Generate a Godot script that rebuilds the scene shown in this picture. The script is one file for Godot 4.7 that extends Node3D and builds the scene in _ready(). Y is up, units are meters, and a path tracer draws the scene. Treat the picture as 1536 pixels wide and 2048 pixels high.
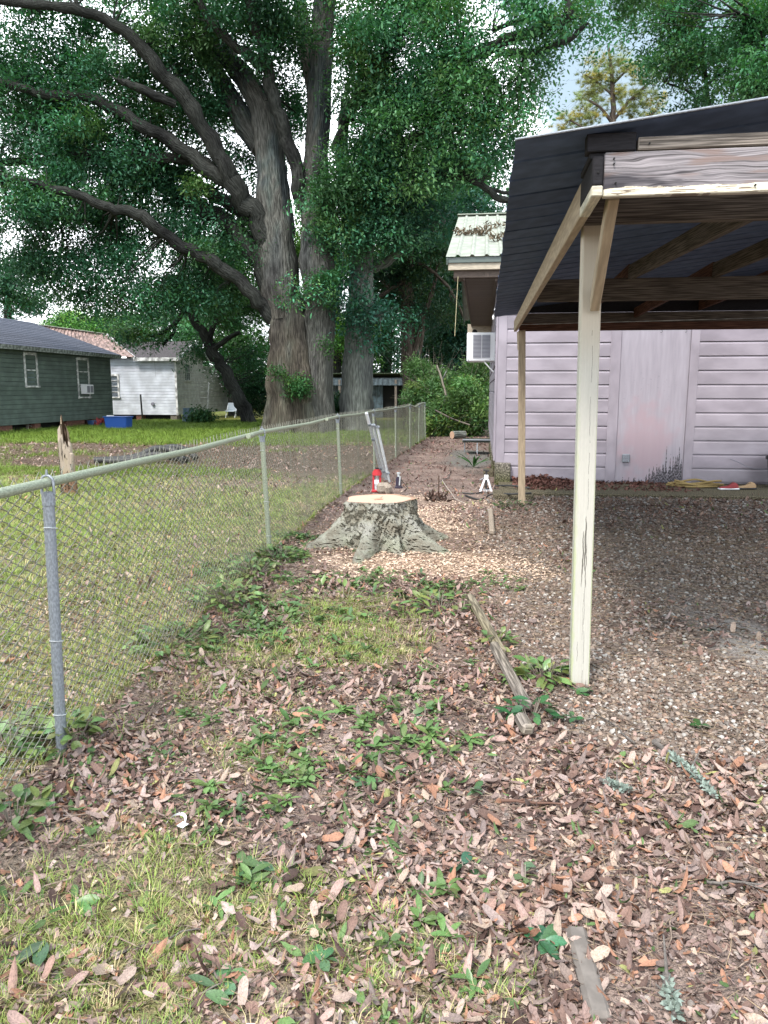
extends Node3D

var rng := RandomNumberGenerator.new()
var na := FastNoiseLite.new()
var nb := FastNoiseLite.new()
var M := {}
var T := {}
var taken := {}

# ------------------------------------------------------------------ mesh builder
class MB:
	var v := PackedVector3Array()
	var n := PackedVector3Array()
	var uv := PackedVector2Array()
	var c := PackedColorArray()
	var ix := PackedInt32Array()
	var col := Color.WHITE
	func vert(p: Vector3, nn: Vector3, u: Vector2) -> int:
		v.append(p); n.append(nn); uv.append(u); c.append(col)
		return v.size() - 1
	func tri_i(a: int, b: int, d: int) -> void:
		var f := (v[b] - v[a]).cross(v[d] - v[a])
		if f.dot(n[a] + n[b] + n[d]) > 0.0:
			ix.append(a); ix.append(d); ix.append(b)
		else:
			ix.append(a); ix.append(b); ix.append(d)
	func tri(a: Vector3, b: Vector3, d: Vector3, nn: Vector3, ua := Vector2.ZERO, ub := Vector2(1, 0), ud := Vector2(1, 1)) -> void:
		tri_i(vert(a, nn, ua), vert(b, nn, ub), vert(d, nn, ud))
	func quad(a: Vector3, b: Vector3, d: Vector3, e: Vector3, nn: Vector3, ua: Vector2, ub: Vector2, ud: Vector2, ue: Vector2) -> void:
		var i := vert(a, nn, ua); var j := vert(b, nn, ub); var k := vert(d, nn, ud); var l := vert(e, nn, ue)
		tri_i(i, j, k); tri_i(i, k, l)
	func box(t: Transform3D, s: Vector3, bev := 0.0, uvo := Vector2.ZERO) -> void:
		var h := s * 0.5
		var long := s.max_axis_index()
		bev = minf(bev, h[s.min_axis_index()] * 0.8)
		var i := h - Vector3.ONE * bev
		for a in 3:
			var b := (a + 1) % 3; var d := (a + 2) % 3
			if d == long:
				var sw := b; b = d; d = sw
			for sg in [-1.0, 1.0]:
				var nn := Vector3.ZERO; nn[a] = sg
				var ps := []; var us := []
				for q in [[-1.0, -1.0], [1.0, -1.0], [1.0, 1.0], [-1.0, 1.0]]:
					var p := Vector3.ZERO
					p[a] = h[a] * sg; p[b] = i[b] * q[0]; p[d] = i[d] * q[1]
					ps.append(t * p)
					us.append(Vector2(p[b] + uvo.x + h[b], p[d] + uvo.y + h[d] + a * 0.37 + sg * 0.11))
				quad(ps[0], ps[1], ps[2], ps[3], t.basis * nn, us[0], us[1], us[2], us[3])
		if bev > 0.0:
			for a in 3:
				var b := (a + 1) % 3; var d := (a + 2) % 3
				for sb in [-1.0, 1.0]:
					for sd in [-1.0, 1.0]:
						var nn := Vector3.ZERO; nn[b] = sb * 0.707; nn[d] = sd * 0.707
						var ps := []
						for q in [[-1.0, 0], [1.0, 0], [1.0, 1], [-1.0, 1]]:
							var p := Vector3.ZERO
							p[a] = i[a] * q[0]
							p[b] = (h[b] if q[1] == 0 else i[b]) * sb
							p[d] = (i[d] if q[1] == 0 else h[d]) * sd
							ps.append(t * p)
						quad(ps[0], ps[1], ps[2], ps[3], t.basis * nn, Vector2(-i[a], 0) + uvo, Vector2(i[a], 0) + uvo, Vector2(i[a], bev) + uvo, Vector2(-i[a], bev) + uvo)
			for sx in [-1.0, 1.0]:
				for sy in [-1.0, 1.0]:
					for sz in [-1.0, 1.0]:
						var sg := Vector3(sx, sy, sz)
						tri(t * (Vector3(h.x, i.y, i.z) * sg), t * (Vector3(i.x, h.y, i.z) * sg), t * (Vector3(i.x, i.y, h.z) * sg), t.basis * (sg * 0.577), uvo, uvo, uvo)
	func ab(a: Vector3, b: Vector3, bev := 0.0, uvo := Vector2.ZERO) -> void:   # axis-aligned box from corner to corner
		box(Transform3D(Basis(), (a + b) * 0.5), (b - a).abs(), bev, uvo)
	func beam(a: Vector3, b: Vector3, w: float, hgt: float, bev := 0.0, up := Vector3.UP, uvo := Vector2.ZERO) -> void:
		var z := (b - a).normalized()
		var x := up.cross(z).normalized()
		var y := z.cross(x)
		box(Transform3D(Basis(x, y, z), (a + b) * 0.5), Vector3(w, hgt, a.distance_to(b)), bev, uvo)
	func tube(pts: Array, rad: Array, sides := 8, cap := true, lump := 0.0, ns: FastNoiseLite = null, uvs := 1.0, twist := 0.0, flute := 0.0) -> void:
		var m := pts.size()
		var t0: Vector3 = (pts[1] - pts[0]).normalized()
		var x := t0.cross(Vector3(0.31, 0.2, 0.93) if absf(t0.y) > 0.7 else Vector3.UP).normalized()
		var start := v.size()
		var along := 0.0
		for i in m:
			var t: Vector3 = t0
			if i > 0:
				along += pts[i].distance_to(pts[i - 1])
				t = (pts[mini(i + 1, m - 1)] - pts[i - 1]).normalized()
			x = (x - t * x.dot(t)).normalized()
			var y := t.cross(x)
			for k in sides + 1:
				var ang := TAU * (k % sides) / sides + twist * i
				var d := x * cos(ang) + y * sin(ang)
				var r: float = rad[i]
				if ns:
					var q: Vector3 = pts[i] + d * r
					r *= 1.0 + lump * ns.get_noise_3dv(q * 1.0)
				if flute > 0.0:
					r *= 1.0 + flute * (sin(ang * 5.0 + along * 0.35) * 0.5 + sin(ang * 9.0 - along * 0.3 + 1.3) * 0.3)
				vert(pts[i] + d * r, d, Vector2(TAU * k / sides * rad[0] * uvs, along * uvs))
		for i in m - 1:
			for k in sides:
				var a := start + i * (sides + 1) + k
				tri_i(a, a + 1, a + sides + 2); tri_i(a, a + sides + 2, a + sides + 1)
		if cap:
			for e in 2:
				var i := 0 if e == 0 else m - 1
				var nn: Vector3 = -t0 if e == 0 else (pts[m - 1] - pts[m - 2]).normalized()
				var mid := vert(pts[i], nn, Vector2(0.5, 0.5))
				var first := v.size()
				for k in sides:
					vert(v[start + i * (sides + 1) + k], nn, Vector2(0.5 + 0.5 * cos(TAU * k / sides), 0.5 + 0.5 * sin(TAU * k / sides)))
				for k in sides:
					tri_i(mid, first + k, first + (k + 1) % sides)
	func smooth_from(start_v: int, start_i: int) -> void:
		for i in range(start_v, v.size()):
			n[i] = Vector3.ZERO
		for q in range(start_i, ix.size(), 3):
			var a := ix[q]; var b := ix[q + 1]; var d := ix[q + 2]
			var f := -(v[b] - v[a]).cross(v[d] - v[a])
			n[a] += f; n[b] += f; n[d] += f
		for i in range(start_v, v.size()):
			n[i] = n[i].normalized() if n[i].length_squared() > 1e-20 else Vector3.UP
	func grid(nu: int, nv: int, f: Callable, hint: Vector3, uvs := Vector2.ONE, colf = null) -> void:
		var sv := v.size(); var si := ix.size()
		for j in nv + 1:
			for i in nu + 1:
				var p: Vector3 = f.call(float(i) / nu, float(j) / nv)
				if colf != null:
					col = colf.call(p, float(i) / nu, float(j) / nv)
				vert(p, hint, Vector2(float(i) / nu, float(j) / nv) * uvs)
		for j in nv:
			for i in nu:
				var a := sv + j * (nu + 1) + i
				tri_i(a, a + 1, a + nu + 2); tri_i(a, a + nu + 2, a + nu + 1)
		smooth_from(sv, si)
	func leaf(o: Vector3, f: Vector3, up: Vector3, ln: float, wd: float, curl := 0.0, fold := 0.25) -> void:
		f = f.normalized()
		var s := f.cross(up).normalized()
		var u := s.cross(f)
		var st := v.size()
		var ts := [0.0, 0.3, 0.68, 1.0]; var ws := [0.06, 0.9, 0.82, 0.02]
		for i in 4:
			var t: float = ts[i]
			var mid := o + f * (ln * t) + u * (-curl * ln * t * t)
			var nn := (u + f * (curl * 2.0 * t)).normalized()
			for k in 3:
				var q := k - 1.0
				var w: float = ws[i] * wd * 0.5
				vert(mid + s * (q * w) + u * (absf(q) * w * fold), (nn - s * (q * fold)).normalized(), Vector2(t, k * 0.5))
		for i in 3:
			for k in 2:
				var a := st + i * 3 + k
				tri_i(a, a + 1, a + 4); tri_i(a, a + 4, a + 3)
	func leaf2(o: Vector3, f: Vector3, up: Vector3, ln: float, wd: float, curl := 0.0, fold := 0.25, ws := [0.04, 0.5, 0.9, 1.0, 0.6, 0.02], wob := 0.0) -> void:
		f = f.normalized()
		var s := f.cross(up).normalized()
		var u := s.cross(f)
		var st := v.size(); var si := ix.size()
		var ts := [0.0, 0.13, 0.34, 0.58, 0.82, 1.0]
		for i in 6:
			var t: float = ts[i]
			var mid := o + f * (ln * (t - 0.15 * curl * curl * t * t)) + u * (-curl * ln * t * t)
			for k in 3:
				var q := k - 1.0
				var w: float = ws[i] * wd * 0.5
				vert(mid + s * (q * w) + u * ((absf(q) * w * fold) + wob * sin(i * 2.3 + k * 1.7) * wd), u, Vector2(t, k * 0.5))
		for i in 5:
			for k in 2:
				var a := st + i * 3 + k
				tri_i(a, a + 1, a + 4); tri_i(a, a + 4, a + 3)
		smooth_from(st, si)
	func done(mat: Material = null) -> ArrayMesh:
		var arr := []
		arr.resize(Mesh.ARRAY_MAX)
		arr[Mesh.ARRAY_VERTEX] = v; arr[Mesh.ARRAY_NORMAL] = n; arr[Mesh.ARRAY_TEX_UV] = uv; arr[Mesh.ARRAY_COLOR] = c; arr[Mesh.ARRAY_INDEX] = ix
		var me := ArrayMesh.new()
		me.add_surface_from_arrays(Mesh.PRIMITIVE_TRIANGLES, arr)
		if mat:
			me.surface_set_material(0, mat)
		return me

# copies laid down as one buffer
class Lay:
	var b := PackedFloat32Array()
	var count := 0
	func put(bs: Basis, o: Vector3, c: Color) -> void:
		b.append_array(PackedFloat32Array([bs.x.x, bs.y.x, bs.z.x, o.x, bs.x.y, bs.y.y, bs.z.y, o.y, bs.x.z, bs.y.z, bs.z.z, o.z, c.r, c.g, c.b, 1.0]))
		count += 1

func numbered(called: String) -> String:
	if not taken.has(called):
		taken[called] = 0
		return called
	taken[called] += 1
	return "%s_%03d" % [called, taken[called]]

func tag(o: Node, label: String, category := "", group := "", kind := "") -> Node:
	if label: o.set_meta("label", label)
	if category: o.set_meta("category", category)
	if group: o.set_meta("group", group)
	if kind: o.set_meta("kind", kind)
	return o

func thing(called: String, label: String, category: String, at := Vector3.ZERO, group := "") -> Node3D:
	var o := Node3D.new()
	o.name = numbered(called)
	add_child(o)
	o.position = at
	tag(o, label, category, group)
	return o

func build(called: String, m: MB, mat: Material, parent: Node = self) -> MeshInstance3D:
	var o := MeshInstance3D.new()
	o.name = numbered(called) if parent == self else called
	o.mesh = m.done(mat)
	parent.add_child(o, true)
	return o

func scatter(called: String, l: Lay, mesh: Mesh, parent: Node = self) -> MultiMeshInstance3D:
	var mm := MultiMesh.new()
	mm.transform_format = MultiMesh.TRANSFORM_3D
	mm.use_colors = true
	mm.mesh = mesh
	mm.instance_count = l.count
	mm.buffer = l.b
	var o := MultiMeshInstance3D.new()
	o.name = numbered(called) if parent == self else called
	o.multimesh = mm
	o.set_meta("kind", "stuff")
	parent.add_child(o, true)
	return o

func rnd(a: float, b: float) -> float:
	return rng.randf_range(a, b)

func rdir() -> Vector3:
	var z := rnd(-1, 1); var a := rnd(0, TAU); var r := sqrt(1.0 - z * z)
	return Vector3(r * cos(a), z, r * sin(a))

func lin(r: float, g: float, b: float) -> Color:   # a linear base colour as albedo_color wants it
	return Color(r, g, b).linear_to_srgb()

func ntex(freq: float, lo: float, hi: float, oct := 4, kind := FastNoiseLite.TYPE_SIMPLEX_SMOOTH, sz := 512, p0 := 0.25, p1 := 0.75, fr := FastNoiseLite.FRACTAL_FBM) -> NoiseTexture2D:
	var t := NoiseTexture2D.new()
	var f := FastNoiseLite.new()
	f.noise_type = kind; f.frequency = freq; f.fractal_octaves = oct; f.fractal_type = fr
	f.seed = int(freq * 10000) + oct
	t.noise = f; t.width = sz; t.height = sz; t.seamless = true
	var g := Gradient.new()
	g.set_color(0, Color(lo, lo, lo)); g.set_color(1, Color(hi, hi, hi))
	g.set_offset(0, p0); g.set_offset(1, p1)
	t.color_ramp = g
	return t

func mat(c: Color, rough := 0.8, tex: Texture2D = null, sc := Vector3.ONE, tri := false, bump: Texture2D = null, bs := 0.0, spec := 0.5) -> StandardMaterial3D:
	var m := StandardMaterial3D.new()
	m.albedo_color = c
	m.roughness = rough
	m.metallic_specular = spec
	m.vertex_color_use_as_albedo = true
	m.uv1_scale = sc
	if tex: m.albedo_texture = tex
	if tri:
		m.uv1_triplanar = true
		m.uv1_world_triplanar = true
	if bump:
		m.heightmap_enabled = true
		m.heightmap_texture = bump
		m.heightmap_scale = bs
	return m

# ------------------------------------------------------------------ the lie of the land
func fence_x(z: float) -> float:
	var zs := [4.0, -2.93, -7.05, -11.29, -14.49, -17.61, -20.48, -22.81, -24.9, -60.0]
	var xs := [-1.72, -1.835, -2.05, -2.13, -2.063, -1.998, -1.938, -1.889, -1.846, -1.2]
	for i in 9:
		if z >= zs[i + 1]:
			return lerpf(xs[i], xs[i + 1], clampf((z - zs[i]) / (zs[i + 1] - zs[i]), 0, 1))
	return -1.2

func gravel(x: float, z: float) -> float:   # 1 on the drive under the carport
	var e := 0.12
	if z > -3.6:
		e = 0.34 + (z + 3.6) * 0.55 
	elif z > -5.6:
		e = lerpf(0.34, 0.1, (-3.6 - z) / 2.0)
	return smoothstep(-0.25, 0.35, x - e + na.get_noise_2d(x * 60, z * 60) * 0.5) * smoothstep(-14.0, -12.5, z)

func sawdust(x: float, z: float) -> float:
	var a := 1.15 - Vector2((x + 0.35) / 1.0, (z + 6.75) / 0.75).length()
	var b := 1.0 - Vector2((x + 0.75) / 1.25, (z + 9.0) / 2.6).length()
	return clampf(maxf(a * 1.6, b * 0.9) + na.get_noise_2d(x * 45, z * 45) * 0.75, 0, 1)

func grassy(x: float, z: float) -> float:   # how much grass grows here
	var fx := fence_x(z)
	var k := na.get_noise_2d(x * 35 + 300, z * 35) * 0.9 + nb.get_noise_2d(x * 20, z * 20) * 0.35
	if x < fx:
		var band := smoothstep(-14.2, -15.5, z) * smoothstep(-22.0, -20.5, z)      # the bare leaf-strewn band in the middle of the lawn
		var a := 0.7 + k * 0.7
		a -= band * 0.75 * smoothstep(-13.0, -7.0, -absf(x + 9.0) * 0.35 - 7.0 + nb.get_noise_2d(x * 30, z * 30) * 3.0)
		a -= 0.5 * smoothstep(-25.0, -31.0, z) * smoothstep(-17.2, -18.0, x)
		if z < -21.5: a += 0.35
		a -= 0.7 * smoothstep(-6.0, -3.4, x) * smoothstep(-10.0, -15.0, z)          # thin under the big trees
		return clampf(a, 0, 1)
	var c := 0.0
	c += 0.66 * smoothstep(1.0, 0.3, absf(x - (fx + 0.55)) / 1.0) * smoothstep(-6.2, -4.5, z) * smoothstep(0.5, -2.0, z)
	c += 0.75 * smoothstep(1.0, 0.2, Vector2((x + 0.85) / 0.7, (z + 4.7) / 1.5).length())
	c += 0.85 * smoothstep(1.0, 0.2, Vector2((x + 0.55) / 0.45, (z + 2.35) / 0.55).length())
	c += 0.6 * smoothstep(1.0, 0.2, Vector2((x + 0.2) / 0.5, (z + 2.9) / 0.8).length())
	c += 0.7 * smoothstep(1.0, 0.3, Vector2((x + 0.15) / 0.4, (z + 1.85) / 0.3).length())
	c += 0.8 * smoothstep(1.0, 0.3, Vector2((x + 1.05) / 0.4, (z + 2.6) / 0.5).length())
	return clampf(c * (0.5 + k * 2.6) - gravel(x, z), 0, 1)

func hgt(x: float, z: float) -> float:
	var h := na.get_noise_2d(x * 22, z * 22) * 0.03 + nb.get_noise_2d(x * 70, z * 70) * 0.012
	if x > -2.2: h *= 1.0 - 0.7 * gravel(x, z)
	return h

func ground_color(x: float, z: float) -> Color:
	var k := na.get_noise_2d(x * 50, z * 50)
	var k2 := nb.get_noise_2d(x * 160, z * 160)
	var c := Color(0.33, 0.25, 0.215) * (1.0 + k * 0.35 + k2 * 0.35)
	var fx := fence_x(z)
	if x < fx:
		c = Color(0.30, 0.235, 0.17) * (1.0 + k * 0.3 + k2 * 0.3)
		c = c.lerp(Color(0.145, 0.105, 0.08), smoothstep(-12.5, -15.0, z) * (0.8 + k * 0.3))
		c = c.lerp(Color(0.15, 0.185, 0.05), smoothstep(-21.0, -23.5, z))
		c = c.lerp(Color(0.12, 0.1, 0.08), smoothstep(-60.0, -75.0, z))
	else:
		c = c.lerp(Color(0.27, 0.255, 0.235), smoothstep(1.0, 0.5, Vector2((x + 0.25) / 0.75, (z + 18.2) / 3.8).length() + k * 0.3))   # bare grey path
		c = c.lerp(Color(0.29, 0.225, 0.185) * (1.0 + k * 0.35 + k2 * 0.3), gravel(x, z))
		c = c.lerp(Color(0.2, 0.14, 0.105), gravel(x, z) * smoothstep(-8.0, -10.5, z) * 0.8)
		c = c.lerp(Color(0.52, 0.475, 0.44), gravel(x, z) * smoothstep(0.7, 0.1, Vector2((x - 1.75 - (z + 5.0) * 0.12) / 0.55, (z + 4.9) / 2.6).length() + k * 0.3))
		c = c.lerp(Color(0.74, 0.54, 0.40), sawdust(x, z))
	var g := grassy(x, z)
	c = c.lerp(Color(0.25, 0.245, 0.07), g * 0.6)
	c.a = 1.0
	return c

func _ready() -> void:
	rng.seed = 7
	na.seed = 3; na.fractal_octaves = 3
	nb.seed = 11; nb.fractal_octaves = 2
	# ---- camera, sky, sun
	var cam := Camera3D.new()
	cam.name = "camera"
	cam.fov = 68.64
	cam.position = Vector3(0, 1.6, 0)
	cam.rotation = Vector3(deg_to_rad(-9.239), deg_to_rad(7.386), 0)
	cam.near = 0.05; cam.far = 400.0
	add_child(cam)
	cam.current = true
	var env := Environment.new()
	env.background_mode = Environment.BG_SKY
	var sm := ProceduralSkyMaterial.new()
	# pale blue air with bright broken cloud over it
	sm.sky_top_color = lin(0.15, 0.215, 0.275)
	sm.sky_horizon_color = lin(0.24, 0.265, 0.285)
	sm.sky_cover = cloud_image()
	sm.sky_curve = 0.22
	sm.ground_bottom_color = Color(0.35, 0.33, 0.3)
	sm.ground_horizon_color = Color(0.6, 0.6, 0.58)
	sm.sky_energy_multiplier = 1.0
	sm.sun_angle_max = 20.0
	var sky := Sky.new()
	sky.sky_material = sm
	env.sky = sky
	env.background_energy_multiplier = 1.3
	env.tonemap_mode = Environment.TONE_MAPPER_LINEAR
	env.tonemap_exposure = 2.85
	env.sdfgi_enabled = true; env.ssao_enabled = true; env.ssil_enabled = true
	var we := WorldEnvironment.new()
	we.name = "world_environment"
	we.environment = env
	add_child(we)
	var sun := DirectionalLight3D.new()
	sun.name = "sun"
	sun.light_energy = 0.5
	sun.light_angular_distance = 14.0
	sun.light_color = Color(1.0, 0.97, 0.94)
	sun.shadow_enabled = true
	add_child(sun)
	sun.look_at_from_position(Vector3(-3, 9, 6), Vector3(0, 0, 0))
	materials()
	ground()
	pink_house()
	carport()
	chain_link_fence()
	green_house()
	white_house()
	shed()
	oak()
	other_trees()
	stump()
	tools()
	yard_things()
	litter()

func cloud_image() -> ImageTexture:
	var w := 512; var h := 256
	var im := Image.create(w, h, false, Image.FORMAT_RGBA8)
	var f := FastNoiseLite.new()
	f.frequency = 0.011; f.fractal_octaves = 4; f.seed = 142
	for j in h:
		var el := PI * (0.5 - (j + 0.5) / h)
		for i in w:
			var a := TAU * (i + 0.5) / w
			var d := Vector3(sin(a) * cos(el), sin(el), -cos(a) * cos(el))
			var n := f.get_noise_3dv(d * 100.0)
			var k := smoothstep(-0.05, 0.09, n)
			k = maxf(k, 0.75 * smoothstep(0.16, 0.0, el))
			var c := Color(0.86 - 0.1 * smoothstep(0.1, 0.4, n), 0.86 - 0.09 * smoothstep(0.1, 0.4, n), 0.87 - 0.08 * smoothstep(0.1, 0.4, n)).linear_to_srgb()
			c.a = k
			im.set_pixel(i, j, c)
	return ImageTexture.create_from_image(im)

func materials() -> void:
	T.fine = ntex(0.09, 0.72, 1.0, 5)
	T.spots = ntex(0.03, 0.55, 1.0, 4)
	T.blot = ntex(0.012, 0.6, 1.0, 5)
	T.grain = ntex(0.03, 0.84, 1.0, 5, FastNoiseLite.TYPE_SIMPLEX_SMOOTH, 512, 0.3, 0.7)
	T.crack = ntex(0.02, 0.1, 1.0, 4, FastNoiseLite.TYPE_SIMPLEX_SMOOTH, 512, 0.05, 0.4, FastNoiseLite.FRACTAL_RIDGED)
	T.bark = ntex(0.011, 0.66, 1.0, 5, FastNoiseLite.TYPE_SIMPLEX, 512, 0.1, 0.75, FastNoiseLite.FRACTAL_RIDGED)
	T.grainw = ntex(0.03, 0.58, 1.0, 6, FastNoiseLite.TYPE_SIMPLEX, 512, 0.2, 0.75)
	T.paint = ntex(0.008, 0.9, 1.0, 4)
	T.soft = ntex(0.014, 0.86, 1.0, 5)
	T.speck = ntex(0.06, 0.8, 1.0, 4)
	T.barkh = ntex(0.018, 0.0, 1.0, 6, FastNoiseLite.TYPE_SIMPLEX, 512, 0.2, 0.8)
	var up := Vector3(1, 1, 1)
	M.ground = mat(Color.WHITE, 0.95, T.fine, up * 3.0, true, T.barkh, 1.2, 0.2)
	M.pink = mat(lin(0.34, 0.306, 0.352), 0.5, T.paint, Vector3(0.3, 0.5, 1), false, null, 0, 0.4)
	M.concrete = mat(lin(0.30, 0.27, 0.235), 0.95, T.spots, up * 1.7, true, T.barkh, 0.7, 0.2)
	M.moss_concrete = mat(lin(0.2, 0.175, 0.12), 0.95, T.spots, up * 2.6, true, T.barkh, 0.7, 0.2)
	M.pebbledash = mat(lin(0.34, 0.27, 0.23), 0.95, T.fine, up * 4.0, true, T.barkh, 0.9, 0.2)
	M.cream = mat(lin(0.58, 0.54, 0.43), 0.6, T.grain, Vector3(0.5, 4.0, 1), false, T.grain, 0.08, 0.4)
	M.cream_dull = mat(lin(0.42, 0.335, 0.235), 0.65, T.soft, Vector3(0.5, 4.5, 1), false, T.grain, 0.08, 0.3)
	M.lumber = mat(lin(0.15, 0.125, 0.105), 0.85, T.grainw, Vector3(0.16, 6.0, 1), false, T.grainw, 0.15, 0.2)
	M.lumber_red = mat(lin(0.14, 0.07, 0.05), 0.85, T.grainw, Vector3(0.16, 6.0, 1), false, T.grainw, 0.15, 0.2)
	M.grey_wood = mat(lin(0.31, 0.27, 0.235), 0.9, T.grainw, Vector3(0.2, 5.0, 1), false, T.grainw, 0.3, 0.2)
	M.old_wood = mat(lin(0.30, 0.25, 0.2), 0.95, T.crack, Vector3(2.0, 0.5, 1), false, T.crack, 1.2, 0.2)
	M.char = mat(lin(0.02, 0.019, 0.022), 0.8, T.grain, Vector3(1, 6, 1), false, T.grain, 0.3, 0.3)
	M.soffit = mat(lin(0.115, 0.085, 0.07), 0.8, T.grain, Vector3(0.6, 4, 1))
	M.beige = mat(lin(0.46, 0.40, 0.31), 0.7, T.grain, Vector3(0.4, 4, 1))
	M.trim_green = mat(lin(0.085, 0.11, 0.1), 0.5)
	M.roof_metal = mat(lin(0.36, 0.385, 0.33), 0.7, T.soft, up * 0.5, true, null, 0, 0.25)
	M.sheet = mat(lin(0.09, 0.128, 0.215), 0.75, T.soft, up * 0.9, true, null, 0, 0.25)
	M.galv = mat(lin(0.33, 0.37, 0.27), 0.5, T.speck, Vector3(3, 1.5, 1), false, null, 0, 0.7)
	M.galv.metallic = 0.1
	M.zinc = mat(lin(0.27, 0.30, 0.34), 0.45, T.speck, Vector3(3, 1.5, 1), false, null, 0, 0.7)
	M.zinc.metallic = 0.2
	M.wire = mat(lin(0.2, 0.2, 0.16), 0.5, null, up, false, null, 0, 0.6)
	M.wire.metallic = 0.3
	M.white_plastic = mat(lin(0.78, 0.79, 0.82), 0.4)
	M.white_paint = mat(lin(0.74, 0.75, 0.74), 0.6, T.blot, up * 0.5, true)
	M.grille = mat(lin(0.2, 0.2, 0.24), 0.5)
	M.green_board = mat(lin(0.125, 0.165, 0.142), 0.7, T.soft, up * 0.2, true, null, 0, 0.3)
	M.white_board = mat(lin(0.66, 0.70, 0.77), 0.6, T.soft, up * 0.15, true, null, 0, 0.3)
	M.shingle = mat(lin(0.17, 0.185, 0.235), 0.95, T.fine, up * 0.8, true, T.barkh, 1.5, 0.2)
	M.shingle_dark = mat(lin(0.115, 0.105, 0.11), 0.95, T.fine, up * 0.8, true, T.barkh, 1.5, 0.2)
	M.rust = mat(lin(0.38, 0.27, 0.24), 0.7, T.blot, up * 0.5, true)
	M.brick = mat(lin(0.24, 0.11, 0.08), 0.95, T.spots, up, true)
	M.dark = mat(lin(0.012, 0.012, 0.012), 0.9)
	M.pane = StandardMaterial3D.new()
	M.pane.albedo_color = Color(0.25, 0.32, 0.36, 0.35)
	M.pane.transparency = BaseMaterial3D.TRANSPARENCY_ALPHA
	M.pane.roughness = 0.05
	M.blue = mat(lin(0.012, 0.07, 0.30), 0.4)
	M.barrel = mat(lin(0.06, 0.11, 0.16), 0.5)
	M.black = mat(lin(0.014, 0.014, 0.017), 0.45)
	M.rubber = mat(lin(0.03, 0.03, 0.03), 0.6)
	M.red = mat(lin(0.5, 0.035, 0.045), 0.4)
	M.steel = mat(lin(0.68, 0.72, 0.74), 0.38, T.speck, Vector3(3, 0.6, 1), false, null, 0, 0.7)
	M.steel.metallic = 0.15
	M.rope = mat(lin(0.42, 0.31, 0.14), 0.9, T.fine, Vector3(12, 12, 1), false, T.grain, 0.5, 0.1)
	M.cloth_red = mat(lin(0.35, 0.05, 0.055), 0.85, T.fine, up * 9, true)
	M.cloth_tan = mat(lin(0.5, 0.33, 0.18), 0.85, T.fine, up * 9, true)
	M.bark_grey = mat(lin(0.20, 0.215, 0.195), 0.95, T.bark, Vector3(0.8, 0.17, 1), false, T.barkh, 3.0, 0.2)
	M.bark_dark = mat(lin(0.052, 0.055, 0.05), 0.95, T.bark, Vector3(1.0, 0.25, 1), false, T.barkh, 2.5, 0.2)
	M.bark_oak = mat(lin(0.135, 0.135, 0.122), 0.95, T.bark, Vector3(0.9, 0.15, 1), false, T.barkh, 4.5, 0.2)
	M.bark_brown = mat(lin(0.15, 0.122, 0.098), 0.95, T.bark, Vector3(0.9, 0.13, 1), false, T.barkh, 3.5, 0.2)
	M.stump_bark = mat(lin(0.47, 0.46, 0.41), 0.95, T.fine, Vector3(7, 7, 7), true, T.barkh, 1.0, 0.15)
	M.twig = mat(lin(0.22, 0.19, 0.155), 0.9)
	M.leaf = mat(Color.WHITE, 0.5, null, up, false, null, 0, 0.35)
	M.leaf.backlight_enabled = true
	M.leaf.backlight = Color(0.6, 0.75, 0.4)
	var lt := leaf_image()
	M.dead_leaf = mat(Color.WHITE, 0.62, lt, up, false, null, 0, 0.35)
	M.green_leaf = mat(Color.WHITE, 0.38, lt, up, false, null, 0, 0.5)
	M.green_leaf.backlight_enabled = true
	M.green_leaf.backlight = Color(0.3, 0.36, 0.18)
	M.grass = mat(Color.WHITE, 0.6, null, up, false, null, 0, 0.3)
	M.grass.backlight_enabled = true
	M.grass.backlight = Color(0.4, 0.45, 0.2)
	M.pebble = mat(Color.WHITE, 0.7, T.fine, up * 14, true, null, 0, 0.4)

func leaf_image() -> ImageTexture:
	var w := 128; var h := 64
	var im := Image.create(w, h, false, Image.FORMAT_RGB8)
	for j in h:
		for i in w:
			var u := float(i) / w; var d := absf(float(j) / h - 0.5) * 2.0
			var c := 0.80 + 0.22 * na.get_noise_2d(i * 4.0, j * 4.0) + 0.12 * nb.get_noise_2d(i * 14.0, j * 14.0)
			var vein := absf(fposmod(u * 7.0 - d * 0.9, 1.0) - 0.5)
			if vein < 0.07: c *= 1.13
			elif vein > 0.4: c *= 0.95
			if d < 0.07: c *= 1.25
			if nb.get_noise_2d(i * 9.0 + 500.0, j * 9.0) > 0.42: c *= 0.6
			c = clampf(c, 0.0, 1.0)
			im.set_pixel(i, j, Color(c, c, c).linear_to_srgb())
	return ImageTexture.create_from_image(im)

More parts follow.
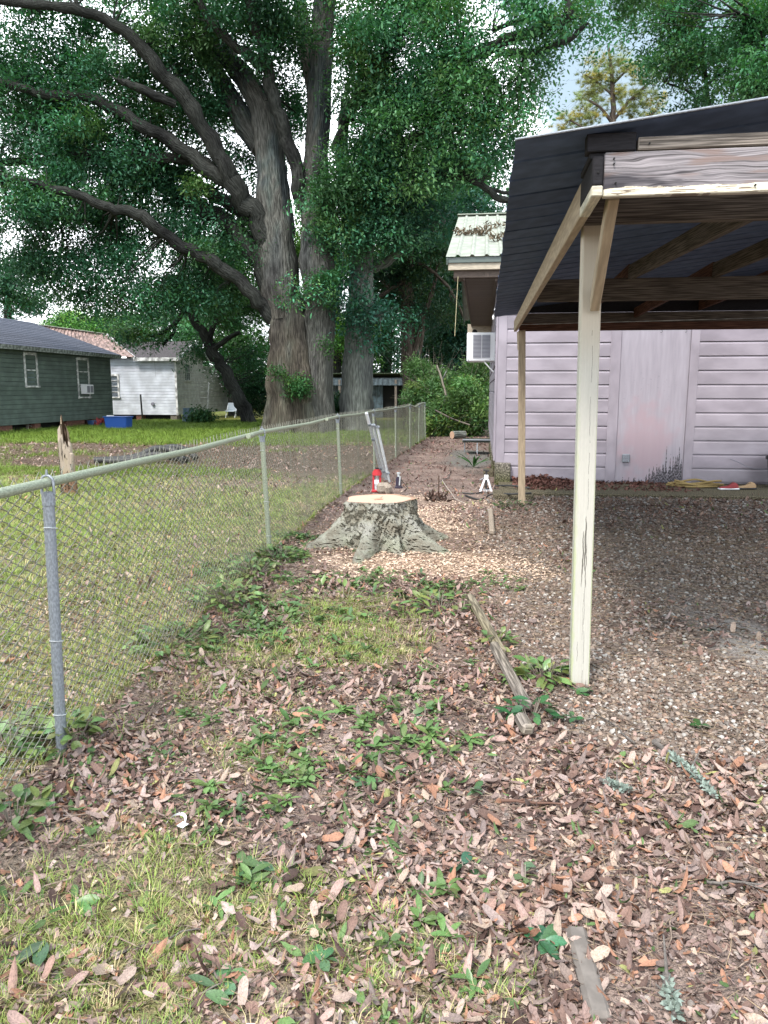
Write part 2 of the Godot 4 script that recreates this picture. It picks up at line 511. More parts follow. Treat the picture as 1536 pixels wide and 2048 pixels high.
func ground() -> void:
	var xs := []; var zs := []
	var x := 0.0; var st := 0.05
	while x < 150.0:
		xs.append(x)
		if x > 2.6: st *= 1.13
		x += st
	var full := []
	for i in range(xs.size() - 1, 0, -1): full.append(-xs[i])
	full.append_array(xs)
	var z := 40.0; 
	while z > -220.0:
		zs.append(z)
		if z > 0.0: z -= 0.1 + z * 0.3
		elif z > -8.0: z -= 0.055
		elif z > -36.0: z -= 0.055 + (-z - 8.0) * 0.012
		else: z -= 0.4 + (-z - 36.0) * 0.12
	var m := MB.new()
	var nx := full.size()
	for zz in zs:
		for xx in full:
			var e := 0.03
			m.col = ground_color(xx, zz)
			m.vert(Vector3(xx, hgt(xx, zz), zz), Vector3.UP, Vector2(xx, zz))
	for j in zs.size() - 1:
		for i in nx - 1:
			var a := j * nx + i
			m.ix.append_array(PackedInt32Array([a, a + nx, a + 1, a + 1, a + nx, a + nx + 1]))
	m.smooth_from(0, 0)
	if m.n[nx * 10 + 10].y < 0.0:
		for i in m.n.size(): m.n[i] = -m.n[i]
	var o := build("ground", m, M.ground)
	tag(o, "yard ground of soil, lawn and gravel drive", "ground", "", "structure")

# ------------------------------------------------------------------ the pink house on the right
func siding(parent: Node, a: Vector3, b: Vector3, out: Vector3, y0: float, y1: float, pitch: float, mt: Material, thick := 0.03, called := "siding_board", one := false) -> void:
	var u := (b - a).normalized(); var ln := a.distance_to(b)
	var all := MB.new()
	var k := 0
	var y := y0
	while y < y1 - 0.02:
		var h := minf(pitch, y1 - y)
		var m := all if one else MB.new()
		var tone := rnd(0.93, 1.05)
		m.col = Color(tone, tone * rnd(0.985, 1.01), tone)
		var off := rnd(0, 7)
		var yb := y + pitch * 0.055
		# lower edge proud, upper edge set back behind a bevel that the board above overlaps
		var bv := clampf(pitch * 0.14, 0.02, 0.034)
		var p := [Vector2(0.002, yb), Vector2(thick, yb), Vector2(thick - 0.003, y + h - bv), Vector2(thick * 0.25, y + h + 0.001), Vector2(0.002, y + h + 0.001)]
		for i in 4:
			var p0: Vector2 = p[i]; var p1: Vector2 = p[i + 1]
			var q := p1 - p0
			var nn := out * q.y - Vector3.UP * q.x
			if i == 0: nn = Vector3.DOWN
			if i == 3: nn = Vector3.UP
			var A := a + out * p0.x + Vector3.UP * p0.y; var C := a + out * p1.x + Vector3.UP * p1.y
			m.quad(A, A + u * ln, C + u * ln, C, nn.normalized(), Vector2(off, p0.y), Vector2(off + ln, p0.y), Vector2(off + ln, p1.y + p1.x), Vector2(off, p1.y + p1.x))
		for e in 2:
			var s := a + u * (ln * e)
			var nn := u * (e * 2.0 - 1.0)
			m.quad(s + Vector3.UP * p[0].y, s + out * p[1].x + Vector3.UP * p[1].y, s + out * p[2].x + Vector3.UP * p[2].y, s + Vector3.UP * p[4].y, nn, Vector2.ZERO, Vector2(0.02, 0), Vector2(0.02, h), Vector2(0, h))
		if not one:
			build(called, m, mt, parent)
		y += pitch; k += 1
	if one:
		build(called, all, mt, parent).set_meta("kind", "stuff")

func panel_image() -> ImageTexture:
	var w := 256; var h := 512
	var im := Image.create(w, h, false, Image.FORMAT_RGB8)
	for j in h:
		for i in w:
			var u := float(i) / w; var v := float(j) / h      # v runs down
			var c := Vector3(0.335, 0.31, 0.355)
			var g := na.get_noise_2d(i * 3.0, j * 0.35) 
			c *= 1.0 + g * 0.12 + nb.get_noise_2d(i * 8.0, j * 1.2) * 0.07
			var pk := smoothstep(1.0, 0.3, Vector2((u - 0.42) / 0.55, (v - 0.72) / 0.34).length() + na.get_noise_2d(i * 1.5, j * 1.5) * 0.5)
			c = c.lerp(Vector3(0.375, 0.28, 0.315), pk * 0.75)
			var sc := 0.5 * smoothstep(0.62, 0.72, nb.get_noise_2d(i * 5.0 + 99.0, j * 9.0)) * smoothstep(0.2, 0.05, absf(v - 0.36))
			c = c.lerp(Vector3(0.2, 0.18, 0.2), sc * 0.8)
			var rot := smoothstep(0.03, 0.12, u) * (0.03 + 0.13 * smoothstep(0.4, 0.66, u) + 0.07 * smoothstep(0.8, 0.95, u))
			rot *= 0.75 + 0.8 * na.get_noise_2d(i * 9.0, 5.0) + 0.4 * nb.get_noise_2d(i * 20.0, 9.0)
			if v > 1.0 - rot + nb.get_noise_2d(i * 22.0, j * 5.0) * 0.03:
				c = c.lerp(Vector3(0.028, 0.026, 0.03), clampf(0.8 + nb.get_noise_2d(i * 30.0, j * 10.0) * 1.0, 0, 1))
			im.set_pixel(i, j, Color(c.x, c.y, c.z).linear_to_srgb())
	return ImageTexture.create_from_image(im)

func pink_house() -> void:
	var o := thing("pink_house", "pale pink lap sided house with green metal roof behind the carport", "house", Vector3(0.3, 0, -13.0))
	var at := -o.position
	var core := MB.new()
	core.ab(Vector3(0.24, 0.06, -13.02) + at, Vector3(7.5, 3.4, -13.3) + at)
	core.ab(Vector3(0.24, 0.42, -13.3) + at, Vector3(0.5, 3.4, -24.5) + at)
	core.ab(Vector3(0.24, 0.42, -24.5) + at, Vector3(7.5, 3.4, -24.7) + at)
	core.ab(Vector3(7.3, 0.42, -13.3) + at, Vector3(7.5, 3.4, -24.5) + at)
	core.col = Color(0.9, 0.85, 0.88)
	build("wall", core, M.pink, o)
	# boards: left of the panel, right of the panel, and along the side
	siding(o, Vector3(0.385, 0, -13.018) + at, Vector3(2.085, 0, -13.018) + at, Vector3(0, 0, 1), 0.085, 3.4, 0.2285, M.pink)
	siding(o, Vector3(3.475, 0, -13.018) + at, Vector3(7.5, 0, -13.018) + at, Vector3(0, 0, 1), 0.085, 3.4, 0.2285, M.pink)
	siding(o, Vector3(0.238, 0, -24.5) + at, Vector3(0.238, 0, -13.1) + at, Vector3(-1, 0, 0), 0.42, 3.36, 0.2285, M.pink)
	for e in [[0.245, 0.39, 0.36], [2.08, 2.245, 0.03], [3.34, 3.48, 0.03]]:
		var m := MB.new()
		m.ab(Vector3(e[0], e[2], -13.012) + at, Vector3(e[1], 3.4, -12.98) + at, 0.004, Vector2(e[0], 0))
		build("trim_board", m, M.pink, o)
	var cs := MB.new()
	cs.ab(Vector3(0.205, 0.4, -13.1) + at, Vector3(0.242, 3.37, -12.99) + at, 0.004)
	build("corner_board", cs, M.pink, o)
	var pm := MB.new()
	pm.quad(Vector3(2.25, 2.58, -13.0) + at, Vector3(3.335, 2.58, -13.0) + at, Vector3(3.335, 0.03, -13.0) + at, Vector3(2.25, 0.03, -13.0) + at, Vector3.BACK, Vector2(0, 0), Vector2(1, 0), Vector2(1, 1), Vector2(0, 1))
	var pmat := mat(Color.WHITE, 0.6, panel_image(), Vector3.ONE, false, null, 0, 0.35)
	var pp := build("plywood_panel", pm, pmat, o)
	pp.set_meta("label", "pink plywood panel with black rot along its bottom edge")
	var up2 := MB.new()
	up2.ab(Vector3(2.25, 2.585, -13.01) + at, Vector3(3.335, 3.4, -12.995) + at)
	build("upper_panel", up2, M.pink, o)
	# outlet with two sockets
	var oc := MB.new()
	oc.ab(Vector3(2.345, 0.40, -12.998) + at, Vector3(2.47, 0.54, -12.955) + at, 0.012)
	var ob := build("outlet_cover", oc, M.zinc, o)
	for yy in [0.435, 0.475, 0.512]:
		var q := MB.new()
		q.ab(Vector3(2.375, yy - 0.009, -12.954) + at, Vector3(2.44, yy + 0.009, -12.951) + at, 0.001)
		build("slot", q, M.grille, ob)
	for hx in [2.86, 3.245]:
		var q := MB.new()
		var pts := []
		for i in 9:
			var a := PI * 1.25 * i / 8.0
			pts.append(Vector3(hx + 0.018 * sin(a) * 1.0, 2.575 - 0.012 - 0.02 * (1.0 - cos(a)) + 0.0, -12.975) + at)
		q.tube(pts, [0.003, 0.003, 0.003, 0.003, 0.003, 0.003, 0.003, 0.003, 0.003], 5)
		build("hook", q, M.dark, o)
	# soffit boards under the side overhang
	for k in 27:
		var q := MB.new()
		var z0 := -12.66 - k * 0.335
		var t := rnd(0.85, 1.1)
		q.col = Color(t, t, t)
		q.ab(Vector3(-0.315, 3.372, z0) + at, Vector3(0.215, 3.39, z0 - 0.329) + at, 0.003, Vector2(k * 0.7, k * 0.3))
		build("soffit_board", q, M.soffit, o)
	var sb := MB.new()
	sb.ab(Vector3(-0.35, 3.36, -12.62) + at, Vector3(-0.318, 3.5, -21.7) + at)
	build("side_fascia", sb, M.soffit, o)
	sb = MB.new()
	sb.ab(Vector3(0.16, 3.34, -12.66) + at, Vector3(0.2, 3.371, -21.6) + at)
	build("soffit_trim", sb, M.soffit, o)
	# far return of the eave with a round vent hole
	sb = MB.new()
	sb.ab(Vector3(-0.45, 2.9, -21.7) + at, Vector3(0.22, 3.42, -21.9) + at)
	var ret := build("eave_return", sb, M.beige, o)
	sb = MB.new()
	sb.tube([Vector3(-0.25, 3.2, -21.69) + at, Vector3(-0.25, 3.2, -21.72) + at], [0.075, 0.075], 14)
	build("vent", sb, M.dark, ret)
	# front eave: boxed frieze, fascia, drip edge
	sb = MB.new()
	sb.ab(Vector3(-0.5, 3.385, -12.62) + at, Vector3(7.6, 3.50, -12.58) + at, 0.003)
	sb.ab(Vector3(-0.5, 3.383, -12.62) + at, Vector3(7.6, 3.40, -13.0) + at)
	build("frieze_board", sb, M.soffit, o)
	for xx in [-0.01]:
		sb = MB.new()
		sb.ab(Vector3(xx, 3.383, -12.58) + at, Vector3(xx + 0.09, 3.50, -12.572) + at, 0.002)
		build("trim_block", sb, M.soffit, o)
	sb = MB.new()
	sb.ab(Vector3(-0.585, 3.495, -12.58) + at, Vector3(7.7, 3.60, -12.50) + at, 0.004)
	build("fascia", sb, M.beige, o)
	sb = MB.new()
	sb.ab(Vector3(-0.60, 3.60, -12.56) + at, Vector3(7.7, 3.685, -12.47) + at, 0.003)
	build("drip_edge", sb, M.trim_green, o)
	# ribbed roof in panels, front and back slope
	for sl in 2:
		for k in 9:
			var x0 := -0.62 + k * 0.915
			var m := MB.new()
			var prof := []
			for r in 4:
				var b := r * 0.229
				prof.append_array([Vector2(b, 0), Vector2(b + 0.15, 0), Vector2(b + 0.168, 0.028), Vector2(b + 0.198, 0.028)])
			prof.append(Vector2(0.916, 0))
			var A := Vector3(0, 3.69, -12.44); var B := Vector3(0, 5.5, -18.0)
			if sl == 1: A = Vector3(0, 3.69, -23.6)
			var d := (B - A).normalized(); var up := d.cross(Vector3.RIGHT) 
			if up.y < 0: up = -up
			var t := rnd(0.95, 1.03)
			m.col = Color(t, t, t)
			for i in prof.size() - 1:
				var p0: Vector2 = prof[i]; var p1: Vector2 = prof[i + 1]
				var P0 := A + Vector3(x0 + p0.x, 0, 0) + up * p0.y + at; var P1 := A + Vector3(x0 + p1.x, 0, 0) + up * p1.y + at
				var q := p1 - p0
				m.quad(P0, P1, P1 + B - A, P0 + B - A, (up * q.x - Vector3.RIGHT * q.y).normalized(), p0, p1, p1 + Vector2(0, 6), p0 + Vector2(0, 6))
			build("roof_panel", m, M.roof_metal, o)
	sb = MB.new()
	sb.beam(Vector3(-0.64, 5.515, -18.0) + at, Vector3(7.6, 5.515, -18.0) + at, 0.28, 0.02, 0.005)
	build("ridge_cap", sb, M.roof_metal, o)
	# gable wall and rake board
	for sl in 2:
		sb = MB.new()
		sb.beam(Vector3(-0.6, 3.62, -12.46 if sl == 0 else -23.6) + at, Vector3(-0.6, 5.44, -18.0) + at, 0.03, 0.1, 0.003)
		build("rake_board", sb, M.trim_green, o)
	sb = MB.new()
	sb.tri(Vector3(0.2, 3.38, -12.7) + at, Vector3(0.2, 5.4, -18) + at, Vector3(0.2, 3.38, -23.4) + at, Vector3.LEFT)
	sb.tri(Vector3(0.26, 3.38, -12.7) + at, Vector3(0.26, 5.4, -18) + at, Vector3(0.26, 3.38, -23.4) + at, Vector3.RIGHT)
	build("gable_wall", sb, M.pink, o)
	# foundation piers and the slab step
	var piers := [[0.235, 0.505, -12.86, -13.14, 0.375], [0.2, 0.46, -15.0, -15.3, 0.41], [0.2, 0.46, -17.5, -17.8, 0.41], [0.2, 0.46, -20.0, -20.3, 0.41]]
	for k in piers.size():
		var e: Array = piers[k]
		sb = MB.new()
		sb.ab(Vector3(e[0], -0.05, e[2]) + at, Vector3(e[1], e[4], e[3]) + at, 0.02)
		for i in sb.v.size():
			sb.v[i] += sb.n[i] * na.get_noise_3d(sb.v[i].x * 700, sb.v[i].y * 700, sb.v[i].z * 700) * 0.02
			sb.c[i] = Color(1, 1, 1).lerp(Color(0.42, 0.5, 0.18), smoothstep(0.4, 0.0, sb.v[i].y + na.get_noise_2d(sb.v[i].x * 300.0, i) * 0.2))
		var pr := build("pier_block", sb, M.concrete, o)
		if k == 0: pr.set_meta("label", "mossy concrete corner block under the pink house corner")
	sb = MB.new()
	sb.ab(Vector3(0.05, -0.05, -14.0) + at, Vector3(0.24, 0.12, -14.5) + at, 0.015)
	build("footing", sb, M.moss_concrete, o)
	sb = MB.new()
	sb.ab(Vector3(0.30, -0.06, -13.03), Vector3(6.5, 0.055, -11.55), 0.015)
	sb.ab(Vector3(0.19, -0.06, -11.6), Vector3(0.78, 0.085, -11.05), 0.015)
	tag(build("slab_step", sb, M.moss_concrete), "low mossy concrete strip along the foot of the pink wall", "step")
	# window air conditioner
	var ac := thing("air_conditioner", "white window air conditioner on the side of the pink house", "air conditioner", Vector3(-0.07, 2.13, -14.3))
	var a2 := -ac.position
	sb = MB.new()
	sb.ab(Vector3(-0.305, 2.13, -14.32) + a2, Vector3(0.235, 2.65, -14.95) + a2, 0.012)
	var body := build("casing", sb, M.white_plastic, ac)
	for k in 2:
		var x0 := -0.19 + k * 0.165
		sb = MB.new()
		sb.ab(Vector3(x0, 2.19, -14.322) + a2, Vector3(x0 + 0.15, 2.605, -14.314) + a2)
		var gr := build("grille", sb, M.grille, ac)
		sb = MB.new()
		for i in 17:
			var y0 := 2.2 + i * 0.024
			sb.beam(Vector3(x0, y0, -14.306) + a2, Vector3(x0 + 0.15, y0, -14.306) + a2, 0.016, 0.006, 0.0, Vector3(0, 1, 0.8).normalized())
		build("slats", sb, mat(lin(0.42, 0.43, 0.48), 0.5), gr)
	for sx in [-0.275, 0.13]:
		for sy in [2.165]:
			sb = MB.new()
			sb.tube([Vector3(sx, sy, -14.321) + a2, Vector3(sx, sy, -14.31) + a2], [0.013, 0.01], 8)
			build("screw", sb, M.steel, ac)
	sb = MB.new()
	sb.beam(Vector3(0.02, 2.12, -14.5) + a2, Vector3(0.2, 1.93, -14.5) + a2, 0.3, 0.02, 0.003)
	build("bracket", sb, M.white_plastic, ac)

# ------------------------------------------------------------------ the carport
func header_image() -> ImageTexture:
	var w := 1024; var h := 128
	var im := Image.create(w, h, false, Image.FORMAT_RGB8)
	for j in h:
		for i in w:
			var u := float(i) / w * 4.0; var v := float(j) / h      # metres along, 0 top .. 1 bottom
			var warp := na.get_noise_2d(i * 0.9, j * 1.2) * 14.0
			var g := na.get_noise_2d(i * 0.5, (j + warp) * 14.0) * 0.6 + nb.get_noise_2d(i * 1.2, (j + warp) * 30.0) * 0.5
			var c := Vector3(0.225, 0.208, 0.218) * (1.0 + g * 1.3)
			c = c.lerp(Vector3(0.21, 0.15, 0.13), smoothstep(0.1, 0.5, na.get_noise_2d(i * 0.8 + 400, j * 2.0)) * 0.7)
			var st := smoothstep(0.35, 0.0, u - 0.05 + na.get_noise_2d(i * 2.0, j * 3.0) * 0.3) * smoothstep(0.35, 0.6, v) + smoothstep(0.12, 0.3, v - 0.62 - 0.25 * absf(na.get_noise_2d(i * 0.7, 3.0)) + 0.05 * g)
			c = c.lerp(Vector3(0.035, 0.033, 0.04), clampf(st, 0, 1) * 0.85 * (1.0 if v < 0.9 else 1.0))
			if v > 0.8 + na.get_noise_2d(i * 1.4, 77.0) * 0.05 + nb.get_noise_2d(i * 6.0, j * 2.0) * 0.02:
				var pc := Vector3(0.66, 0.62, 0.5) * (1.0 + g * 0.12)
				if nb.get_noise_2d(i * 2.5, j * 16.0) > 0.33: pc = Vector3(0.2, 0.16, 0.12)
				c = pc
			im.set_pixel(i, j, Color(clampf(c.x, 0, 1), clampf(c.y, 0, 1), clampf(c.z, 0, 1)).linear_to_srgb())
	return ImageTexture.create_from_image(im)

func post_image() -> ImageTexture:
	var w := 128; var h := 1024
	var im := Image.create(w, h, false, Image.FORMAT_RGB8)
	for j in h:
		for i in w:
			var u := float(i) / w; var y := 2.4 * (1.0 - float(j) / h)    # height in metres
			var g := na.get_noise_2d(i * 10.0, j * 0.5)
			var c := Vector3(0.465, 0.45, 0.40) * (1.0 + g * 0.08 + nb.get_noise_2d(i * 9.0, j * 6.0) * 0.04)
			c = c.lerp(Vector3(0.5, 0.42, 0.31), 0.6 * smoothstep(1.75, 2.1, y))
			c = c.lerp(Vector3(0.40, 0.44, 0.24), 0.75 * smoothstep(0.16, 0.0, u + na.get_noise_2d(i * 4.0, j * 2.0) * 0.1) * smoothstep(2.2, 0.6, y))
			c = c.lerp(Vector3(0.46, 0.40, 0.3), 0.6 * smoothstep(0.16, 0.0, y + na.get_noise_2d(i * 6.0, j * 3.0) * 0.1))
			var cx := 0.62 + 0.05 * na.get_noise_2d(3.0, j * 0.8) + 0.02 * nb.get_noise_2d(3.0, j * 3.0)
			if absf(u - cx) < 0.011 and na.get_noise_2d(50.0, j * 1.3) > -0.25 and y < 2.0: c *= 0.42
			for e in [[0.45, 0.85, 0.03, 0.12], [0.56, 0.9, 0.035, 0.15], [0.63, 0.78, 0.02, 0.12], [0.42, 0.74, 0.02, 0.08], [0.8, 0.08, 0.015, 0.06], [0.3, 0.3, 0.01, 0.06], [0.55, 0.5, 0.008, 0.14]]:
				var dx: float = absf(u - e[0] + nb.get_noise_2d(j * 3.0, e[0] * 900.0) * 0.04) / e[2]; var dy: float = absf(y - e[1]) / e[3]
				if dx * dx + dy * dy < 1.0: c = Vector3(0.11, 0.10, 0.085)
			im.set_pixel(i, j, Color(c.x, c.y, c.z).linear_to_srgb())
	return ImageTexture.create_from_image(im)

func wood_post(parent: Node, called: String, foot: Vector3, top: Vector3, w: float, mt: Material) -> MeshInstance3D:
	var m := MB.new()
	var ax := (top - foot).normalized()
	var x := Vector3.RIGHT; x = (x - ax * x.dot(ax)).normalized()
	var b := Basis(x, ax, x.cross(ax))
	m.box(Transform3D(b, (foot + top) * 0.5), Vector3(w, foot.distance_to(top), w), 0.006)
	# each side shows the whole height of the paint picture
	for i in m.v.size():
		var l := b.inverse() * (m.v[i] - foot)
		var ln := b.inverse() * m.n[i]
		var across := l.x if absf(ln.z) > absf(ln.x) else -l.z
		m.uv[i] = Vector2(clampf(across / w + 0.5, 0.0, 1.0) if absf(ln.z) > absf(ln.x) else clampf((across / w + 0.5) * 0.2, 0.0, 1.0), 1.0 - l.y / 2.4)
	return build(called, m, mt, parent)

func carport() -> void:
	var o := thing("carport", "open timber carport on cream posts with grey sheet metal roof", "carport", Vector3(2.8, 0, -7.0))
	var at := -o.position
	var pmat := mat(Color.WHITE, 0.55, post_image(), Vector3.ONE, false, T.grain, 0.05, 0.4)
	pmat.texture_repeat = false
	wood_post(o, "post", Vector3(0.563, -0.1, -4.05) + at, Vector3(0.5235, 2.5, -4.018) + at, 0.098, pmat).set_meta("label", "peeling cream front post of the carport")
	var m := MB.new()
	m.beam(Vector3(0.585, -0.1, -10.65) + at, Vector3(0.515, 2.4, -10.62) + at, 0.095, 0.095, 0.005, Vector3.BACK)
	build("post", m, M.cream_dull, o)
	for z in [-4.05, -10.65]:
		m = MB.new()
		m.beam(Vector3(5.25, -0.1, z) + at, Vector3(5.25, 2.9, z) + at, 0.095, 0.095, 0.005, Vector3.BACK)
		build("post", m, M.cream_dull, o)
	# side beam, cracked and blackened at its front end
	m = MB.new()
	m.beam(Vector3(0.432, 2.43, -3.55) + at, Vector3(0.432, 2.465, -10.75) + at, 0.042, 0.145, 0.004)
	build("side_beam", m, M.cream_dull, o).set_meta("label", "cream side beam running back over the posts")
	m = MB.new()
	m.ab(Vector3(0.409, 2.392, -3.19) + at, Vector3(0.451, 2.5, -3.56) + at, 0.005)
	build("beam_end", m, M.char, o).set_meta("label", "black rotten end of the side beam")
	m = MB.new()
	m.ab(Vector3(0.4085, 2.352, -3.188) + at, Vector3(0.4515, 2.391, -3.56) + at, 0.004)
	build("beam_end", m, M.cream, o)
	m = MB.new()
	m.ab(Vector3(0.385, 2.52, -3.2) + at, Vector3(0.572, 2.588, -3.27) + at, 0.004)
	build("end_block", m, M.char, o)
	m = MB.new()
	m.ab(Vector3(0.40, 2.497, -3.22) + at, Vector3(0.5, 2.523, -3.5) + at, 0.004)
	build("end_block", m, M.char, o)
	# nail heads along the boards
	for e in [[0.49, 2.47], [0.49, 2.49], [0.5, 2.40], [1.02, 2.375], [1.5, 2.46], [1.5, 2.39], [0.62, 2.54], [1.2, 2.55], [0.43, 2.44]]:
		m = MB.new()
		m.tube([Vector3(e[0], e[1], -3.19) + at, Vector3(e[0], e[1], -3.184 if e[0] < 0.44 else -3.199) + at], [0.004, 0.0035], 6)
		build("nail", m, M.dark, o)
	for e in [[0.545, 2.06, -3.93], [0.54, 2.16, -3.77]]:
		m = MB.new()
		m.tube([Vector3(e[0], e[1], e[2] + 0.06) + at, Vector3(e[0], e[1] - 0.004, e[2] + 0.09) + at], [0.005, 0.005], 6)
		build("nail", m, M.dark, o)
	# weathered header board at the front with its strip of old paint
	var hm := mat(Color.WHITE, 0.8, header_image(), Vector3.ONE, false, T.grain, 0.1, 0.2)
	m = MB.new()
	m.ab(Vector3(0.455, 2.352, -3.2) + at, Vector3(5.3, 2.515, -3.24) + at, 0.004)
	for i in m.v.size():
		var q := m.v[i] - at
		m.uv[i] = Vector2((q.x - 0.455) / 4.0, 1.0 - (q.y - 2.352) / 0.163)
	build("header_board", m, hm, o).set_meta("label", "weathered grey header board with cream paint along its lower edge")
	m = MB.new()
	m.ab(Vector3(0.58, 2.522, -3.205) + at, Vector3(5.3, 2.569, -3.25) + at, 0.004)
	build("header_board", m, M.grey_wood, o)
	m = MB.new()
	m.ab(Vector3(0.46, 2.372, -3.80) + at, Vector3(5.3, 2.53, -3.84) + at, 0.004)
	build("cross_beam", m, M.lumber, o)
	m = MB.new()
	m.ab(Vector3(0.46, 2.362, -6.9) + at, Vector3(5.3, 2.55, -6.945) + at, 0.004, Vector2(2, 0))
	build("cross_beam", m, M.lumber, o)
	m = MB.new()
	m.ab(Vector3(0.475, 2.385, -10.58) + at, Vector3(5.3, 2.49, -10.6) + at, 0.003, Vector2(5, 0))
	build("cross_beam", m, M.lumber_red, o)
	m = MB.new()
	m.ab(Vector3(0.475, 2.492, -10.57) + at, Vector3(5.3, 2.62, -10.61) + at, 0.003, Vector2(3, 0))
	build("cross_beam", m, M.lumber, o)
	# knee brace from the front post up to the header
	m = MB.new()
	m.beam(Vector3(0.545, 2.02, -3.955) + at, Vector3(0.515, 2.40, -3.33) + at, 0.045, 0.085, 0.004)
	build("knee_brace", m, M.cream_dull, o)
	m = MB.new()
	m.beam(Vector3(0.49, 2.14, -10.62) + at, Vector3(0.475, 2.38, -10.6) + at, 0.05, 0.03, 0.003)
	build("knee_brace", m, M.cream_dull, o)
	# purlins under the sheet
	for e in [[1.24, 1.28, 2.605, 2.415], [1.93, 2.0, 2.61, 2.50], [2.75, 2.82, 2.7, 2.66], [3.7, 3.75, 2.8, 2.78], [4.6, 4.6, 2.9, 2.9]]:
		m = MB.new()
		m.beam(Vector3(e[0] + 0.06, e[2], -10.6) + at, Vector3(e[0], e[2], -6.9) + at, 0.042, 0.12, 0.003, Vector3.UP, Vector2(e[0], 0))
		build("purlin", m, M.lumber_red, o)
		m = MB.new()
		m.beam(Vector3(e[0], e[2] - 0.01, -6.9) + at, Vector3(e[1], e[3] + 0.05, -3.84) + at, 0.042, 0.12, 0.003, Vector3.UP, Vector2(e[1], 3))
		build("purlin", m, M.lumber, o)
	# roof sheets, ribs across, the side edge a little wavy
	for k in 9:
		var z0 := -3.14 - k * 0.92
		m = MB.new()
		var zz := []
		for r in 3:
			var b := r * 0.3067
			zz.append_array([Vector2(b, 0), Vector2(b + 0.27, 0), Vector2(b + 0.278, 0.016), Vector2(b + 0.296, 0.016)])
		zz.append(Vector2(0.925, 0.0))
		var t := rnd(0.85, 1.12)
		m.col = Color(t, t, t * 1.03)
		for side in 2:
			for i in zz.size() - 1:
				var q0: Vector2 = zz[i]; var q1: Vector2 = zz[i + 1]
				var q := q1 - q0
				var nn := (Vector3(-0.125, 1, 0) * q.x + Vector3(0, 0, 1) * q.y).normalized() * (1.0 if side == 0 else -1.0)
				var xs := [0.0, 0.2, 0.45, 0.85, 1.6, 3.0, 5.4]
				for j in xs.size() - 1:
					var P := []
					for e in [[q0, xs[j]], [q1, xs[j]], [q1, xs[j + 1]], [q0, xs[j + 1]]]:
						var zq: float = z0 - e[0].x
						var x0 := 0.105 + 0.014 * na.get_noise_1d(zq * 160.0) + (-zq - 3.2) * 0.005
						var xx: float = x0 + e[1]
						var yy: float = 2.555 + (-zq - 3.2) * 0.0125 + e[1] * 0.118 + e[0].y  - side * 0.003
						P.append(Vector3(xx, yy, zq) + at)
					m.quad(P[0], P[1], P[2], P[3], nn, Vector2.ZERO, Vector2.RIGHT, Vector2.ONE, Vector2.DOWN)
		build("roof_sheet", m, M.sheet, o)
	# rolled front edge of the sheet
	m = MB.new()
	var fp := []; var fr := []
	for j in 16:
		var s := 5.4 * j / 15.0 if j > 6 else 1.1 * j / 6.0
		fp.append(Vector3(0.105 + s, 2.557 + s * 0.118, -3.137) + at); fr.append(0.005)
	m.tube(fp, fr, 6)
	build("roof_edge", m, M.zinc, o)
	# boards closing the gap over the rear beam
	for k in 3:
		m = MB.new()
		var yb := 2.625 + k * 0.15
		m.ab(Vector3(maxf(0.48, 0.16 + (yb - 2.66) / 0.118), yb, -10.585) + at, Vector3(5.3, yb + 0.145, -10.605) + at, 0.003, Vector2(k, k))
		build("rear_board", m, M.char, o)
	# a thin cord strung under the back beam, and the light string along the eave
	m = MB.new()
	m.tube([Vector3(0.47, 2.467, -10.5), Vector3(2.2, 2.495 , -10.5), Vector3(5.2, 2.535 + 0.01, -10.5)], [0.0035, 0.0035, 0.0035], 5)
	tag(build("cord", m, M.white_paint), "thin white cord strung along the rear carport beam", "cord")
	var ls := thing("light_string", "string of small white clips hanging along the carport roof edge", "light string", Vector3(0.165, 2.872, -11.2))
	var pts := [Vector3(0.176, 2.893, -9.2), Vector3(0.172, 2.833, -9.8), Vector3(0.171, 2.782, -10.3), Vector3(0.157, 2.703, -10.9), Vector3(0.136, 2.645, -11.3)]
	m = MB.new()
	var lp := []
	for q in pts: lp.append(q - ls.position)
	m.tube(lp, [0.004, 0.004, 0.004, 0.004, 0.004], 5)
	build("cable", m, M.white_plastic, ls)
	for i in 5:
		var c: Vector3 = lp[i]
		m = MB.new()
		m.tube([c + Vector3(0, 0.03, 0), c, c - Vector3(0, 0.035, 0)], [0.01, 0.022, 0.008], 8)
		build("clip", m, M.white_plastic, ls)

